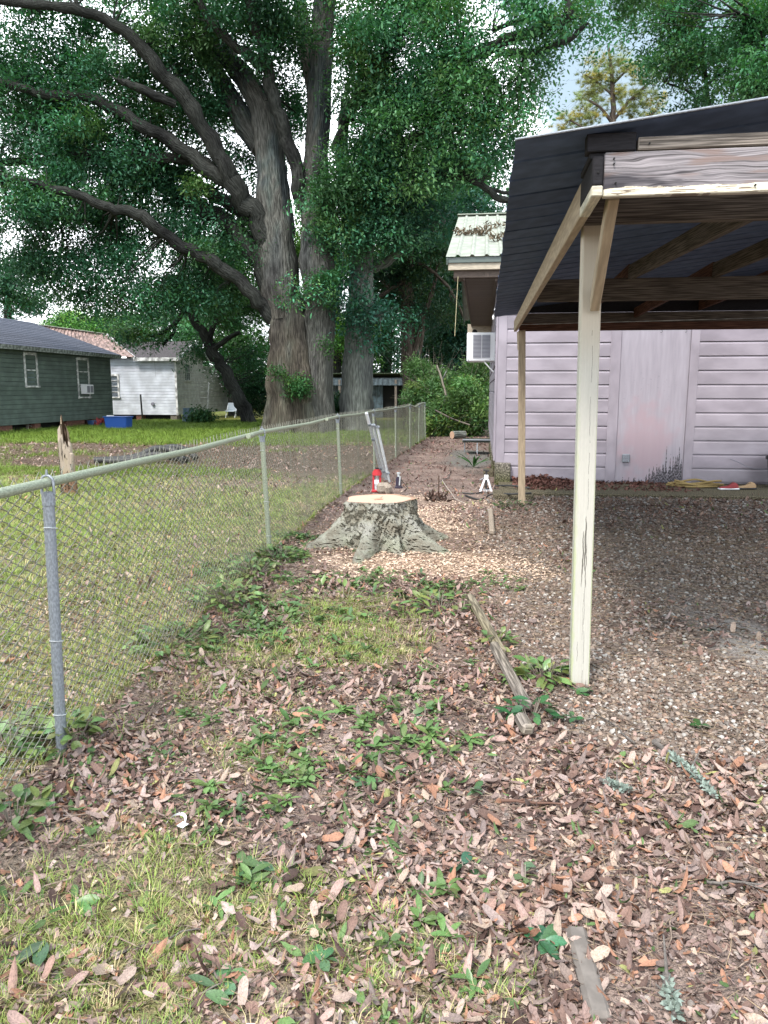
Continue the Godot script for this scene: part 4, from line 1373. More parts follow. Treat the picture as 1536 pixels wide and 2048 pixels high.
func limb(parent: Node, called: String, l: Array, mt: Material, sides := 12, lump := 0.16, flute := 0.0, pale := 0.0) -> void:
	# a smooth curve through the given points with their radii
	var pts := []; var rad := []
	var n := l.size()
	for i in n - 1:
		var a: Vector4 = l[maxi(i - 1, 0)]; var b: Vector4 = l[i]; var c: Vector4 = l[i + 1]; var d: Vector4 = l[mini(i + 2, n - 1)]
		for k in 4:
			var q := _cub(a, b, c, d, k / 4.0)
			pts.append(Vector3(q.x, q.y, q.z)); rad.append(q.w)
	var e: Vector4 = l[n - 1]
	pts.append(Vector3(e.x, e.y, e.z)); rad.append(e.w)
	var m := MB.new()
	for i in range(3, pts.size() - 1):
		pts[i] += rdir() * (rad[i] * (0.3 if sides < 14 else 0.02))
		rad[i] *= rnd(0.92, 1.1) if sides < 14 else rnd(0.985, 1.02)
	nb.frequency = 0.9
	m.tube(pts, rad, sides, true, lump, nb, 1.0, 0.0, flute)
	nb.frequency = 0.01
	for i in m.v.size():
		var k := na.get_noise_3d(m.v[i].x * 70, m.v[i].y * 22, m.v[i].z * 70) + 0.4 * nb.get_noise_3d(m.v[i].x * 260, m.v[i].y * 60, m.v[i].z * 260)
		var t := clampf(1.0 + k * 1.1, 0.35, 2.2)
		if pale > 0.0:
			t *= 1.0 + pale * smoothstep(6.2, 3.6, m.v[i].y) * smoothstep(-0.5, 0.25, k + (m.n[i].x * 0.5))
		var hi := smoothstep(4.5, 9.0, m.v[i].y) if mt == M.bark_oak else 0.0
		var lo := 1.0 - smoothstep(2.5, 6.0, m.v[i].y) if mt == M.bark_oak and pale == 0.0 else 0.0
		m.c[i] = Color(t * (1.0 - 0.05 * hi), t * (1.0 + 0.06 * k) * (1.0 + 0.14 * hi - 0.1 * lo), t * (1.0 - 0.1 * k) * (1.0 + 0.24 * hi - 0.22 * lo))
	m.smooth_from(0, 0)
	build(called, m, mt, parent)

func _cub(a: Vector4, b: Vector4, c: Vector4, d: Vector4, t: float) -> Vector4:
	var t2 := t * t; var t3 := t2 * t
	return 0.5 * (2.0 * b + (c - a) * t + (2.0 * a - 5.0 * b + 4.0 * c - d) * t2 + (3.0 * b - a - 3.0 * c + d) * t3)

func rel(l: Array, at: Vector3) -> Array:
	var r := []
	for q in l: r.append(q + Vector4(at.x, at.y, at.z, 0))
	return r

func rele(l: Array, at: Vector3) -> Array:
	var r := []
	for e in l: r.append([e[0] + at, e[1], e[2], e[3]])
	return r

func oak() -> void:
	var o := thing("oak_tree", "huge many stemmed old tree with dark spreading limbs behind the fence", "tree", Vector3(-7.05, 0, -28.4))
	var at := -o.position
	# the broad fluted base and the two great stems
	limb(o, "trunk", rel([Vector4(-7.04, -0.40, -28.40, 1.451), Vector4(-7.02, 0.27, -28.40, 1.195), Vector4(-7.08, 1.22, -28.40, 1.035), Vector4(-7.10, 2.35, -28.40, 0.972), Vector4(-7.16, 3.28, -28.40, 0.891), Vector4(-7.18, 4.21, -28.40, 0.754), Vector4(-7.23, 4.95, -28.50, 0.528), Vector4(-7.26, 5.40, -28.50, 0.188)], at), M.bark_oak, 34, 0.1, 0.3)
	limb(o, "stem", rel([Vector4(-6.12, -0.19, -28.20, 0.745), Vector4(-6.22, 1.23, -28.20, 0.588), Vector4(-6.15, 3.08, -28.20, 0.544), Vector4(-6.09, 4.54, -28.20, 0.558), Vector4(-6.15, 5.97, -28.20, 0.646), Vector4(-6.17, 7.40, -28.30, 0.588), Vector4(-6.17, 8.45, -28.30, 0.511), Vector4(-6.14, 9.65, -28.30, 0.417), Vector4(-6.04, 11.37, -28.40, 0.396), Vector4(-5.95, 13.23, -28.50, 0.393), Vector4(-5.81, 15.22, -28.60, 0.372), Vector4(-5.70, 17.13, -28.60, 0.297)], at), M.bark_oak, 24, 0.16, 0.16, 1.6)
	limb(o, "stem", rel([Vector4(-7.50, 4.20, -28.30, 0.659), Vector4(-7.62, 5.66, -28.30, 0.710), Vector4(-7.70, 7.09, -28.30, 0.686), Vector4(-7.77, 8.32, -28.30, 0.626), Vector4(-7.88, 9.57, -28.40, 0.550), Vector4(-8.04, 10.84, -28.60, 0.496), Vector4(-8.33, 11.90, -28.90, 0.443), Vector4(-9.03, 13.02, -29.30, 0.392), Vector4(-9.87, 14.08, -29.70, 0.359), Vector4(-10.69, 15.34, -30.10, 0.324), Vector4(-11.58, 16.98, -30.50, 0.269)], at), M.bark_oak, 20, 0.14, 0.1)
	limb(o, "stem", rel([Vector4(-8.49, 10.52, -29.20, 0.320), Vector4(-9.14, 11.52, -29.50, 0.436), Vector4(-9.67, 12.41, -29.70, 0.419), Vector4(-10.33, 13.52, -30.00, 0.345), Vector4(-11.22, 14.97, -30.40, 0.290)], at), M.bark_oak, 14, 0.14)
	limb(o, "stem", rel([Vector4(-6.13, 11.75, -29.00, 0.312), Vector4(-6.66, 13.63, -29.40, 0.277), Vector4(-6.91, 15.08, -29.60, 0.258), Vector4(-7.02, 16.86, -29.80, 0.202)], at), M.bark_oak, 14, 0.14)
	var dark := [
		[Vector4(-6.63, 8.05, -28.00, 0.181), Vector4(-6.70, 8.71, -27.90, 0.252), Vector4(-6.91, 9.85, -27.70, 0.249), Vector4(-7.14, 10.79, -27.50, 0.237), Vector4(-7.43, 11.71, -27.30, 0.226), Vector4(-7.56, 12.44, -27.10, 0.206), Vector4(-7.73, 13.31, -26.90, 0.170), Vector4(-7.95, 14.27, -26.60, 0.142), Vector4(-8.08, 14.94, -26.40, 0.115)],
		[Vector4(-7.69, 12.45, -27.10, 0.172), Vector4(-8.18, 12.87, -26.90, 0.162), Vector4(-8.77, 13.24, -26.60, 0.152), Vector4(-9.21, 13.71, -26.20, 0.124), Vector4(-9.59, 14.39, -26.00, 0.098)],
		[Vector4(-7.62, 6.36, -28.20, 0.463), Vector4(-8.18, 7.72, -27.90, 0.420), Vector4(-8.72, 8.45, -27.60, 0.360), Vector4(-9.15, 9.31, -27.30, 0.302), Vector4(-9.57, 10.24, -27.00, 0.271), Vector4(-10.26, 11.35, -26.60, 0.258), Vector4(-10.89, 12.11, -26.20, 0.237), Vector4(-11.48, 12.87, -25.80, 0.208), Vector4(-12.24, 13.41, -25.40, 0.188), Vector4(-13.30, 13.74, -25.00, 0.153), Vector4(-14.60, 13.78, -24.60, 0.120), Vector4(-16.39, 13.82, -24.20, 0.095)],
		[Vector4(-8.99, 8.80, -27.60, 0.270), Vector4(-9.64, 9.27, -27.40, 0.277), Vector4(-10.58, 9.89, -27.10, 0.248), Vector4(-11.70, 10.59, -26.70, 0.218), Vector4(-12.66, 11.08, -26.30, 0.198), Vector4(-13.70, 11.47, -25.90, 0.179), Vector4(-14.82, 11.44, -25.50, 0.152), Vector4(-15.81, 11.62, -25.10, 0.133), Vector4(-17.19, 11.88, -24.80, 0.099)],
		[Vector4(-9.50, 9.21, -27.50, 0.197), Vector4(-10.26, 9.74, -27.60, 0.189), Vector4(-11.39, 9.85, -27.60, 0.181), Vector4(-12.66, 9.97, -27.50, 0.172), Vector4(-14.09, 10.07, -27.30, 0.154), Vector4(-15.73, 9.83, -27.10, 0.145), Vector4(-17.49, 9.71, -26.80, 0.127), Vector4(-18.92, 9.64, -26.60, 0.090)],
		[Vector4(-10.67, 11.32, -26.60, 0.138), Vector4(-11.29, 11.50, -26.30, 0.145), Vector4(-11.99, 11.77, -26.00, 0.118), Vector4(-12.36, 11.87, -25.80, 0.084)],
		[Vector4(-7.85, 5.29, -28.20, 0.411), Vector4(-8.64, 6.77, -28.40, 0.374), Vector4(-9.51, 7.69, -28.60, 0.339), Vector4(-10.52, 8.36, -28.90, 0.314), Vector4(-11.61, 8.97, -29.20, 0.279), Vector4(-12.82, 9.63, -29.50, 0.234), Vector4(-14.16, 10.35, -29.80, 0.197), Vector4(-15.76, 10.72, -30.10, 0.150)],
		[Vector4(-7.77, 4.18, -28.00, 0.298), Vector4(-8.29, 4.84, -27.70, 0.276), Vector4(-8.99, 5.63, -27.30, 0.254), Vector4(-9.67, 6.12, -26.90, 0.233), Vector4(-10.43, 6.51, -26.50, 0.212), Vector4(-11.07, 6.92, -26.10, 0.191), Vector4(-11.67, 7.48, -25.70, 0.180), Vector4(-12.46, 7.64, -25.30, 0.169), Vector4(-13.30, 7.93, -24.90, 0.142), Vector4(-14.46, 8.24, -24.50, 0.124), Vector4(-15.76, 8.50, -24.10, 0.098)],
		[Vector4(-8.39, 7.61, -28.60, 0.281), Vector4(-9.40, 8.40, -28.80, 0.264), Vector4(-10.43, 9.01, -29.00, 0.247), Vector4(-11.71, 9.86, -29.30, 0.211), Vector4(-12.79, 10.22, -29.50, 0.155)],
		[Vector4(-5.48, 10.05, -28.00, 0.125), Vector4(-4.97, 10.76, -27.70, 0.175), Vector4(-4.63, 11.22, -27.40, 0.207), Vector4(-4.20, 11.68, -27.10, 0.204), Vector4(-3.69, 12.26, -26.80, 0.183), Vector4(-3.06, 13.00, -26.40, 0.146), Vector4(-2.38, 13.81, -26.00, 0.111)],
		[Vector4(-2.96, 11.24, -27.00, 0.152), Vector4(-2.25, 11.50, -26.60, 0.198), Vector4(-1.49, 11.70, -26.20, 0.202), Vector4(-0.76, 11.92, -25.80, 0.205), Vector4(0.01, 12.06, -25.40, 0.185), Vector4(0.90, 12.19, -25.00, 0.174), Vector4(1.75, 12.24, -24.60, 0.170), Vector4(2.21, 12.24, -24.30, 0.160), Vector4(2.22, 12.57, -24.20, 0.101), Vector4(2.08, 13.05, -24.10, 0.064)],
		[Vector4(0.32, 11.85, -25.30, 0.100), Vector4(1.06, 11.64, -24.90, 0.106), Vector4(1.78, 11.64, -24.60, 0.089), Vector4(2.32, 11.70, -24.30, 0.080), Vector4(2.78, 12.03, -24.10, 0.058)],
		[Vector4(0.08, 12.80, -26.00, 0.063), Vector4(0.76, 12.80, -25.60, 0.069), Vector4(1.49, 12.71, -25.20, 0.061), Vector4(2.21, 12.54, -24.90, 0.060), Vector4(2.68, 12.37, -24.60, 0.044)],
		[Vector4(-5.95, 7.94, -27.60, 0.196), Vector4(-4.93, 8.36, -27.40, 0.228), Vector4(-4.33, 8.95, -27.20, 0.225), Vector4(-3.55, 9.49, -27.00, 0.205), Vector4(-2.93, 9.83, -26.80, 0.169), Vector4(-2.07, 10.01, -26.60, 0.116)],
		[Vector4(-2.61, 8.92, -27.00, 0.102), Vector4(-1.73, 8.71, -26.60, 0.126), Vector4(-0.80, 8.54, -26.20, 0.131), Vector4(-0.19, 8.19, -25.90, 0.122), Vector4(0.43, 7.64, -25.60, 0.112), Vector4(0.90, 7.50, -25.30, 0.087)],
		[Vector4(-0.55, 8.46, -26.10, 0.065), Vector4(0.19, 7.97, -25.80, 0.065), Vector4(0.74, 7.80, -25.50, 0.056)],
	]
	for l in dark: limb(o, "limb", rel(l, at), M.bark_dark, 10, 0.2)
	# hollow and split bark
	var m := MB.new()
	var hc := Vector3(-6.021, 9.438, -27.85) + at
	m.grid(10, 12, func(u, v): 
		var a: float = u * TAU; var r: float = sin(v * PI) * 0.16
		return hc + Vector3(cos(a) * r, (0.5 - v) * 0.75, sin(a) * r * 0.5), Vector3.BACK)
	build("hollow", m, M.dark, o)
	var lm := [spray_mesh(13, 0.14, 0.062, 0.6, 21), spray_mesh(11, 0.15, 0.066, 0.65, 22), spray_mesh(12, 0.12, 0.06, 0.8, 23)]
	var spots := []
	var base := Color(0.047, 0.143, 0.084)
	fill_crown(o, rele([
		[Vector3(-11.00, 12.04, -30.30), Vector3(1.76, 1.18, 1.50), 12, 0.90], [Vector3(-9.64, 10.14, -30.30), Vector3(0.98, 1.57, 1.50), 9, 0.90], [Vector3(-16.29, 13.59, -28.50), Vector3(2.80, 1.12, 2.00), 16, 0.90], [Vector3(-12.25, 12.90, -29.50), Vector3(1.53, 1.14, 1.50), 10, 0.90], [Vector3(-17.24, 11.71, -28.50), Vector3(2.28, 0.95, 2.00), 12, 0.90], [Vector3(-7.87, 11.82, -30.60), Vector3(0.78, 1.37, 1.00), 6, 0.90], [Vector3(-13.65, 8.00, -28.50), Vector3(2.29, 0.95, 1.50), 12, 0.90], [Vector3(-10.73, 8.30, -30.30), Vector3(1.20, 1.00, 1.20), 8, 0.90], [Vector3(-15.32, 14.22, -27.30), Vector3(4.26, 2.13, 2.60), 28, 0.85], [Vector3(-15.30, 11.91, -27.30), Vector3(4.14, 1.44, 2.60), 28, 0.90], [Vector3(-16.00, 10.41, -27.30), Vector3(4.37, 1.46, 2.80), 34, 0.95],
		[Vector3(-13.44, 9.08, -27.80), Vector3(4.25, 1.66, 2.80), 48, 1.00], [Vector3(-16.07, 7.33, -25.80), Vector3(2.11, 1.76, 2.00), 26, 1.00], [Vector3(-11.70, 13.45, -28.30), Vector3(2.73, 2.00, 2.60), 20, 0.85],
		[Vector3(-10.31, 12.10, -29.00), Vector3(2.05, 1.68, 2.20), 12, 0.70], [Vector3(-10.44, 6.88, -28.80), Vector3(2.29, 1.34, 2.00), 18, 1.00], [Vector3(-13.38, 6.77, -27.80), Vector3(2.43, 1.31, 2.00), 16, 0.85], [Vector3(-12.11, 5.18, -28.30), Vector3(2.48, 1.15, 2.00), 18, 0.90], [Vector3(-14.26, 5.34, -27.80), Vector3(2.27, 0.95, 2.00), 14, 0.80], [Vector3(-10.14, 5.22, -28.90), Vector3(0.97, 0.97, 1.00), 8, 0.90], [Vector3(-15.23, 6.29, -26.80), Vector3(1.64, 0.91, 1.60), 9, 0.80],
		[Vector3(-8.50, 14.11, -27.20), Vector3(2.91, 1.54, 2.20), 24, 1.00], [Vector3(-7.04, 13.94, -27.00), Vector3(1.01, 1.01, 1.00), 5, 0.80], [Vector3(-7.17, 15.67, -30.50), Vector3(4.56, 2.28, 1.80), 22, 0.90],
		[Vector3(-8.02, 12.70, -30.50), Vector3(1.75, 1.75, 1.50), 10, 0.80], [Vector3(-3.55, 11.74, -27.00), Vector3(1.18, 2.02, 1.60), 20, 0.90], [Vector3(-4.07, 9.70, -27.00), Vector3(0.77, 1.37, 1.00), 12, 0.90], [Vector3(-5.18, 8.11, -27.00), Vector3(0.69, 0.87, 0.60), 10, 1.00],
		[Vector3(-4.50, 7.98, -28.00), Vector3(1.62, 1.62, 1.50), 16, 0.90], ], at), lm, base, 50, 1.05, 1.0, spots, 0.5)
	fill_crown(o, rele([
		[Vector3(-2.58, 12.72, -26.50), Vector3(2.45, 1.96, 2.40), 44, 1.00], [Vector3(-1.90, 10.55, -26.50), Vector3(2.47, 1.48, 2.20), 38, 1.00], [Vector3(-0.43, 10.77, -26.00), Vector3(1.76, 1.76, 2.00), 26, 1.00],
		[Vector3(-0.24, 9.11, -26.00), Vector3(1.62, 1.13, 2.00), 16, 0.85], [Vector3(0.45, 12.21, -25.00), Vector3(1.67, 1.21, 1.80), 14, 0.75], [Vector3(2.17, 12.31, -24.50), Vector3(1.32, 1.03, 1.50), 9, 0.70], [Vector3(-2.61, 9.16, -27.00), Vector3(1.87, 1.19, 1.80), 18, 0.90],
		[Vector3(-11.69, 15.92, -27.30), Vector3(6.56, 1.55, 3.20), 26, 0.80], [Vector3(-3.57, 15.14, -26.50), Vector3(5.81, 1.45, 3.20), 34, 0.80], [Vector3(-4.98, 6.89, -27.60), Vector3(1.25, 1.07, 1.00), 8, 0.90], [Vector3(-11.97, 10.05, -29.00), Vector3(3.24, 1.14, 2.00), 12, 0.80],
		[Vector3(-6.19, 5.48, -27.20), Vector3(0.71, 1.07, 0.50), 4, 0.70], [Vector3(1.12, 10.81, -25.50), Vector3(0.93, 1.24, 1.50), 7, 0.70], [Vector3(-18.04, 12.50, -26.30), Vector3(2.45, 4.56, 2.50), 16, 0.80],
		], at), lm, base * 1.35, 36, 1.05, 1.0, spots, 0.5)  # lighter leaf colour paints front light onto this share of the crown
	var lb := []
	for l in dark: lb.append(rel(l, at))
	twigs(o, spots, lb, M.bark_dark, 5.0, 0.018)
	# leafy shoots on the trunk
	var sp2 := []
	fill_crown(o, rele([[Vector3(-6.75, 1.87, -27.10), Vector3(0.36, 0.58, 0.25), 7, 1.00], [Vector3(-7.37, 2.23, -27.20), Vector3(0.26, 0.33, 0.20), 2, 0.80], [Vector3(-5.48, 5.48, -27.30), Vector3(0.54, 0.89, 0.30), 6, 0.80], [Vector3(-5.72, 3.22, -27.40), Vector3(0.36, 0.55, 0.20), 2, 0.60]], at), lm, Color(0.035, 0.11, 0.04), 22, 0.34, 0.75, sp2, 0.25, "shoots")

func tree(called: String, label: String, limbs: Array, ells: Array, base: Color, mt: Material, meshes: Array, per: int, cr: float, sc: float, root: Vector3, group := "", far := 5.0, sides := 9, vary := 0.35) -> void:
	var o := thing(called, label, "tree", root, group)
	var at := -root
	for i in limbs.size():
		limb(o, "trunk" if i == 0 else "limb", rel(limbs[i], at), mt, sides + 4 if i == 0 else sides, 0.14)
	var spots := []
	fill_crown(o, rele(ells, at), meshes, base, per, cr, sc, spots, vary)
	var lb := []
	for l in limbs: lb.append(rel(l, at))
	twigs(o, spots, lb, mt, far, 0.016)

func other_trees() -> void:
	var lm := [spray_mesh(12, 0.14, 0.06, 0.6, 31), spray_mesh(10, 0.15, 0.06, 0.65, 32)]
	var big := [spray_mesh(16, 0.2, 0.1, 0.95, 41), spray_mesh(14, 0.22, 0.1, 1.0, 42)]
	var nd := [needle_mesh(60, 0.34, 51)]
	# the second grey trunk
	tree("grey_tree", "tall pale grey tree just right of the huge one", [
		[Vector4(-4.96, -0.37, -29.60, 0.918), Vector4(-4.92, 0.33, -29.60, 0.775), Vector4(-4.91, 1.41, -29.60, 0.652), Vector4(-4.86, 2.76, -29.60, 0.588), Vector4(-4.78, 4.29, -29.60, 0.525), Vector4(-4.73, 5.78, -29.60, 0.482), Vector4(-4.69, 6.89, -29.60, 0.479), Vector4(-4.52, 7.82, -29.70, 0.420), Vector4(-4.31, 8.56, -29.80, 0.362), Vector4(-4.04, 9.51, -30.00, 0.286), Vector4(-3.68, 10.63, -30.20, 0.229), Vector4(-3.14, 12.09, -30.40, 0.171)],
		[Vector4(-4.89, 6.58, -29.90, 0.349), Vector4(-5.22, 7.90, -30.00, 0.329), Vector4(-5.44, 9.24, -30.20, 0.290), Vector4(-5.58, 10.76, -30.40, 0.232), Vector4(-5.48, 12.62, -30.60, 0.173)],
		[Vector4(-4.20, 6.11, -29.40, 0.152), Vector4(-3.65, 6.44, -29.20, 0.170), Vector4(-2.87, 6.87, -28.90, 0.139), Vector4(-2.20, 7.27, -28.60, 0.119), Vector4(-1.50, 7.62, -28.30, 0.117)],
		[Vector4(-4.45, 4.26, -29.40, 0.251), Vector4(-4.11, 4.40, -29.30, 0.230), Vector4(-4.00, 4.65, -29.20, 0.191)],
		[Vector4(-4.37, 8.16, -29.60, 0.152), Vector4(-3.59, 9.51, -29.40, 0.121), Vector4(-2.82, 10.13, -29.20, 0.092)]],
		[[Vector3(-3.85, 9.50, -30.00), Vector3(1.72, 1.33, 1.50), 14, 0.90], [Vector3(-2.71, 7.64, -28.20), Vector3(1.62, 1.08, 1.00), 12, 0.90], [Vector3(-2.94, 8.50, -30.50), Vector3(2.14, 1.55, 1.80), 16, 0.90], [Vector3(-5.18, 5.11, -28.60), Vector3(0.75, 1.12, 0.80), 5, 0.80], [Vector3(-4.01, 4.22, -29.00), Vector3(1.33, 0.76, 0.80), 6, 0.80], [Vector3(-3.39, 11.76, -31.00), Vector3(2.33, 1.75, 2.00), 16, 1.00]],
		Color(0.036, 0.115, 0.085), M.bark_grey, lm, 52, 0.9, 1.0, Vector3(-4.677, 0, -28.016), "", 5.0, 12)
	# dark cedar-like trunk and the bare pale stems beside it
	tree("cedar_tree", "slim dark reddish trunk with drooping dark foliage left of the brush pile", [
		[Vector4(-3.17, -0.19, -34.00, 0.385), Vector4(-3.23, 1.16, -34.00, 0.338), Vector4(-3.28, 2.92, -34.00, 0.313), Vector4(-3.36, 4.66, -34.00, 0.310), Vector4(-3.41, 6.37, -34.00, 0.286), Vector4(-3.44, 8.05, -34.00, 0.261), Vector4(-3.45, 9.71, -34.00, 0.216), Vector4(-3.46, 11.74, -34.00, 0.150)],
		[Vector4(-3.13, 2.91, -33.80, 0.133), Vector4(-2.82, 3.99, -33.70, 0.132), Vector4(-2.51, 5.04, -33.60, 0.131), Vector4(-2.21, 5.97, -33.50, 0.108), Vector4(-2.08, 6.68, -33.40, 0.075)],
		[Vector4(-3.03, 4.41, -33.60, 0.077), Vector4(-2.72, 4.86, -33.50, 0.076), Vector4(-2.62, 4.18, -33.40, 0.065), Vector4(-2.78, 2.89, -33.30, 0.055)],
		[Vector4(-3.39, 6.31, -33.60, 0.109), Vector4(-4.06, 5.87, -33.30, 0.086), Vector4(-4.78, 5.42, -33.00, 0.065)], [Vector4(-3.40, 7.15, -33.60, 0.108), Vector4(-2.33, 6.67, -33.30, 0.086), Vector4(-1.45, 5.79, -33.00, 0.064), Vector4(-0.80, 4.54, -33.00, 0.053)]],
		[[Vector3(-3.26, 7.63, -34.00), Vector3(2.18, 1.53, 2.00), 22, 0.90], [Vector3(-2.15, 5.50, -34.00), Vector3(1.98, 1.32, 1.60), 14, 0.80], [Vector3(-4.36, 6.39, -34.00), Vector3(1.54, 1.10, 1.40), 12, 0.80], [Vector3(-3.27, 9.70, -34.00), Vector3(2.16, 1.30, 2.00), 14, 0.90]],
		Color(0.03, 0.085, 0.058), M.bark_brown, lm, 46, 0.9, 1.0, Vector3(-3.159, 0, -33.83))
	# the small leaning tree by the white house
	tree("leaning_tree", "small crooked tree leaning left over the white house", [
		[Vector4(-11.17, -0.08, -35.50, 0.364), Vector4(-11.53, 1.00, -35.50, 0.315), Vector4(-12.05, 1.96, -35.50, 0.290), Vector4(-12.57, 2.84, -35.50, 0.289), Vector4(-13.04, 3.62, -35.50, 0.265), Vector4(-13.46, 4.44, -35.50, 0.216), Vector4(-13.98, 5.32, -35.40, 0.191), Vector4(-14.55, 6.06, -35.30, 0.167), Vector4(-15.04, 6.40, -35.20, 0.119)],
		[Vector4(-13.24, 3.74, -35.50, 0.156), Vector4(-12.77, 4.66, -35.40, 0.119), Vector4(-12.59, 5.80, -35.30, 0.095), Vector4(-12.42, 6.70, -35.20, 0.070)],
		[Vector4(-14.13, 5.48, -35.30, 0.119), Vector4(-14.49, 4.76, -35.00, 0.107), Vector4(-14.93, 4.35, -34.70, 0.094), Vector4(-15.35, 4.10, -34.40, 0.082), Vector4(-15.70, 4.18, -34.20, 0.058)],
		[Vector4(-14.49, 4.76, -35.00, 0.083), Vector4(-14.60, 4.22, -34.80, 0.071), Vector4(-15.04, 3.70, -34.60, 0.059)],
		[Vector4(-12.89, 3.49, -35.40, 0.144), Vector4(-12.18, 3.94, -35.20, 0.119), Vector4(-11.37, 4.27, -35.00, 0.094)]],
		[[Vector3(-15.49, 4.26, -34.30), Vector3(1.40, 0.59, 1.20), 8, 0.55], [Vector3(-16.59, 4.02, -34.00), Vector3(0.93, 0.51, 1.00), 5, 0.60], [Vector3(-13.83, 3.53, -35.90), Vector3(0.98, 0.73, 0.80), 6, 0.70], [Vector3(-12.40, 5.56, -37.50), Vector3(1.51, 1.51, 1.40), 16, 0.90], [Vector3(-14.20, 6.70, -35.00), Vector3(1.88, 0.94, 1.50), 9, 0.50], [Vector3(-11.73, 2.87, -38.00), Vector3(1.03, 1.54, 0.90), 12, 0.90], [Vector3(-12.18, 6.73, -35.50), Vector3(1.66, 1.18, 1.40), 12, 0.80]],
		Color(0.055, 0.15, 0.075), M.bark_dark, lm, 40, 0.9, 1.0, Vector3(-11.467, 0, -36.468))
	# trees behind: a row of dark crowns that closes the view
	var bg := [
		["dark_leafy_tree", "dense dark tree behind the huge trunk, left side", [Vector4(-15.44, -0.27, -46.00, 0.473), Vector4(-15.23, 4.05, -46.00, 0.373), Vector4(-14.96, 8.24, -46.00, 0.275), Vector4(-14.71, 12.30, -46.00, 0.151)], [[Vector3(-15.15, 8.24, -46.00), Vector3(3.36, 2.75, 3.00), 26, 1.00], [Vector3(-14.35, 3.44, -46.00), Vector3(2.17, 2.17, 2.00), 14, 1.00], [Vector3(-16.86, 5.28, -46.00), Vector3(1.86, 1.55, 2.00), 8, 0.70]], Color(0.022, 0.07, 0.03)],
		["dark_leafy_tree", "deep green tree seen between the two big trunks", [Vector4(-9.42, -0.31, -48.00, 0.388), Vector4(-9.29, 5.97, -48.00, 0.316), Vector4(-9.22, 12.59, -48.00, 0.186)], [[Vector3(-9.30, 10.82, -48.00), Vector3(2.80, 3.73, 3.00), 26, 1.00], [Vector3(-9.20, 4.74, -48.00), Vector3(2.22, 2.22, 2.50), 14, 1.00]], Color(0.035, 0.09, 0.02)],
		["dark_leafy_tree", "dark tree above the tin shed", [Vector4(-6.67, -0.46, -52.00, 0.451), Vector4(-6.60, 6.30, -52.00, 0.340), Vector4(-6.54, 14.04, -52.00, 0.199)], [[Vector3(-6.50, 8.92, -52.00), Vector3(3.71, 3.71, 3.00), 30, 1.00], [Vector3(-6.67, 4.64, -52.00), Vector3(3.42, 1.71, 2.50), 14, 1.00]], Color(0.016, 0.05, 0.034)],
		["dark_leafy_tree", "dark tree behind the cedar trunk", [Vector4(-2.83, -0.51, -46.00, 0.427), Vector4(-2.96, 5.72, -46.00, 0.328), Vector4(-3.09, 13.07, -46.00, 0.174)], [[Vector3(-2.92, 8.02, -46.00), Vector3(2.96, 3.25, 3.00), 32, 1.00], [Vector3(-2.58, 4.26, -46.00), Vector3(2.70, 1.80, 2.50), 18, 1.00], [Vector3(-3.25, 11.69, -46.00), Vector3(2.92, 2.04, 3.00), 16, 0.90]], Color(0.012, 0.04, 0.03)],
		["dark_leafy_tree", "dark tree beside the roof of the pink house", [Vector4(-1.27, -0.22, -40.00, 0.238), Vector4(-1.43, 5.17, -40.00, 0.207), Vector4(-1.62, 10.58, -40.00, 0.126), Vector4(-1.71, 13.43, -40.00, 0.075)], [[Vector3(-0.99, 6.17, -40.00), Vector3(1.80, 3.08, 2.50), 32, 1.00], [Vector3(-1.55, 9.37, -40.00), Vector3(2.03, 2.03, 2.50), 20, 0.90], [Vector3(-0.17, 3.64, -40.00), Vector3(1.55, 1.55, 2.00), 12, 1.00]], Color(0.012, 0.042, 0.032)],
		["dark_leafy_tree", "leafy tree rising behind the metal roof ridge", [Vector4(0.24, 3.85, -44.00, 0.256), Vector4(0.04, 8.77, -44.00, 0.196), Vector4(-0.10, 13.00, -44.00, 0.110)], [[Vector3(-0.35, 11.96, -44.00), Vector3(1.93, 1.66, 2.00), 12, 0.80], [Vector3(-2.11, 13.59, -46.00), Vector3(2.60, 1.73, 2.00), 12, 0.80]], Color(0.02, 0.075, 0.05)],
		["pale_green_tree", "rounded pale green tree far beyond the green house", [Vector4(-40.16, 2.63, -75.00, 0.522), Vector4(-39.90, 6.71, -75.00, 0.414), Vector4(-39.76, 8.72, -75.00, 0.206)], [[Vector3(-39.80, 8.22, -75.00), Vector3(4.39, 1.86, 3.00), 30, 1.10], [Vector3(-43.11, 8.00, -75.00), Vector3(3.11, 1.35, 3.00), 14, 1.10]], Color(0.07, 0.16, 0.045)],
		["pale_green_tree", "rounded green tree far beyond the white house", [Vector4(-30.34, 2.55, -70.00, 0.481), Vector4(-30.15, 6.31, -70.00, 0.382), Vector4(-30.06, 8.17, -70.00, 0.190)], [[Vector3(-30.59, 7.48, -70.00), Vector3(5.24, 1.71, 3.00), 30, 1.10], [Vector3(-23.51, 8.60, -62.00), Vector3(3.34, 2.50, 3.00), 22, 1.00]], Color(0.045, 0.12, 0.06)],
		["dark_leafy_tree", "dark tree at the left edge behind the green house", [Vector4(-32.19, 2.27, -48.00, 0.340), Vector4(-31.70, 6.23, -48.00, 0.268), Vector4(-31.35, 9.45, -48.00, 0.133)], [[Vector3(-28.98, 8.21, -44.00), Vector3(2.13, 2.13, 2.50), 16, 0.80], [Vector3(-28.69, 7.26, -46.00), Vector3(1.43, 1.15, 2.00), 7, 0.60]], Color(0.02, 0.065, 0.045)],
	]
	for e in bg:
		var lo: Array = e[2]
		var p0: Vector4 = lo[0]
		tree(e[0], e[1], [lo], e[3], e[4] * 1.9, M.bark_dark, big, 40, 1.5, 1.0, Vector3(p0.x, 0, p0.z), "trees standing behind the yards", 7.0, 7)
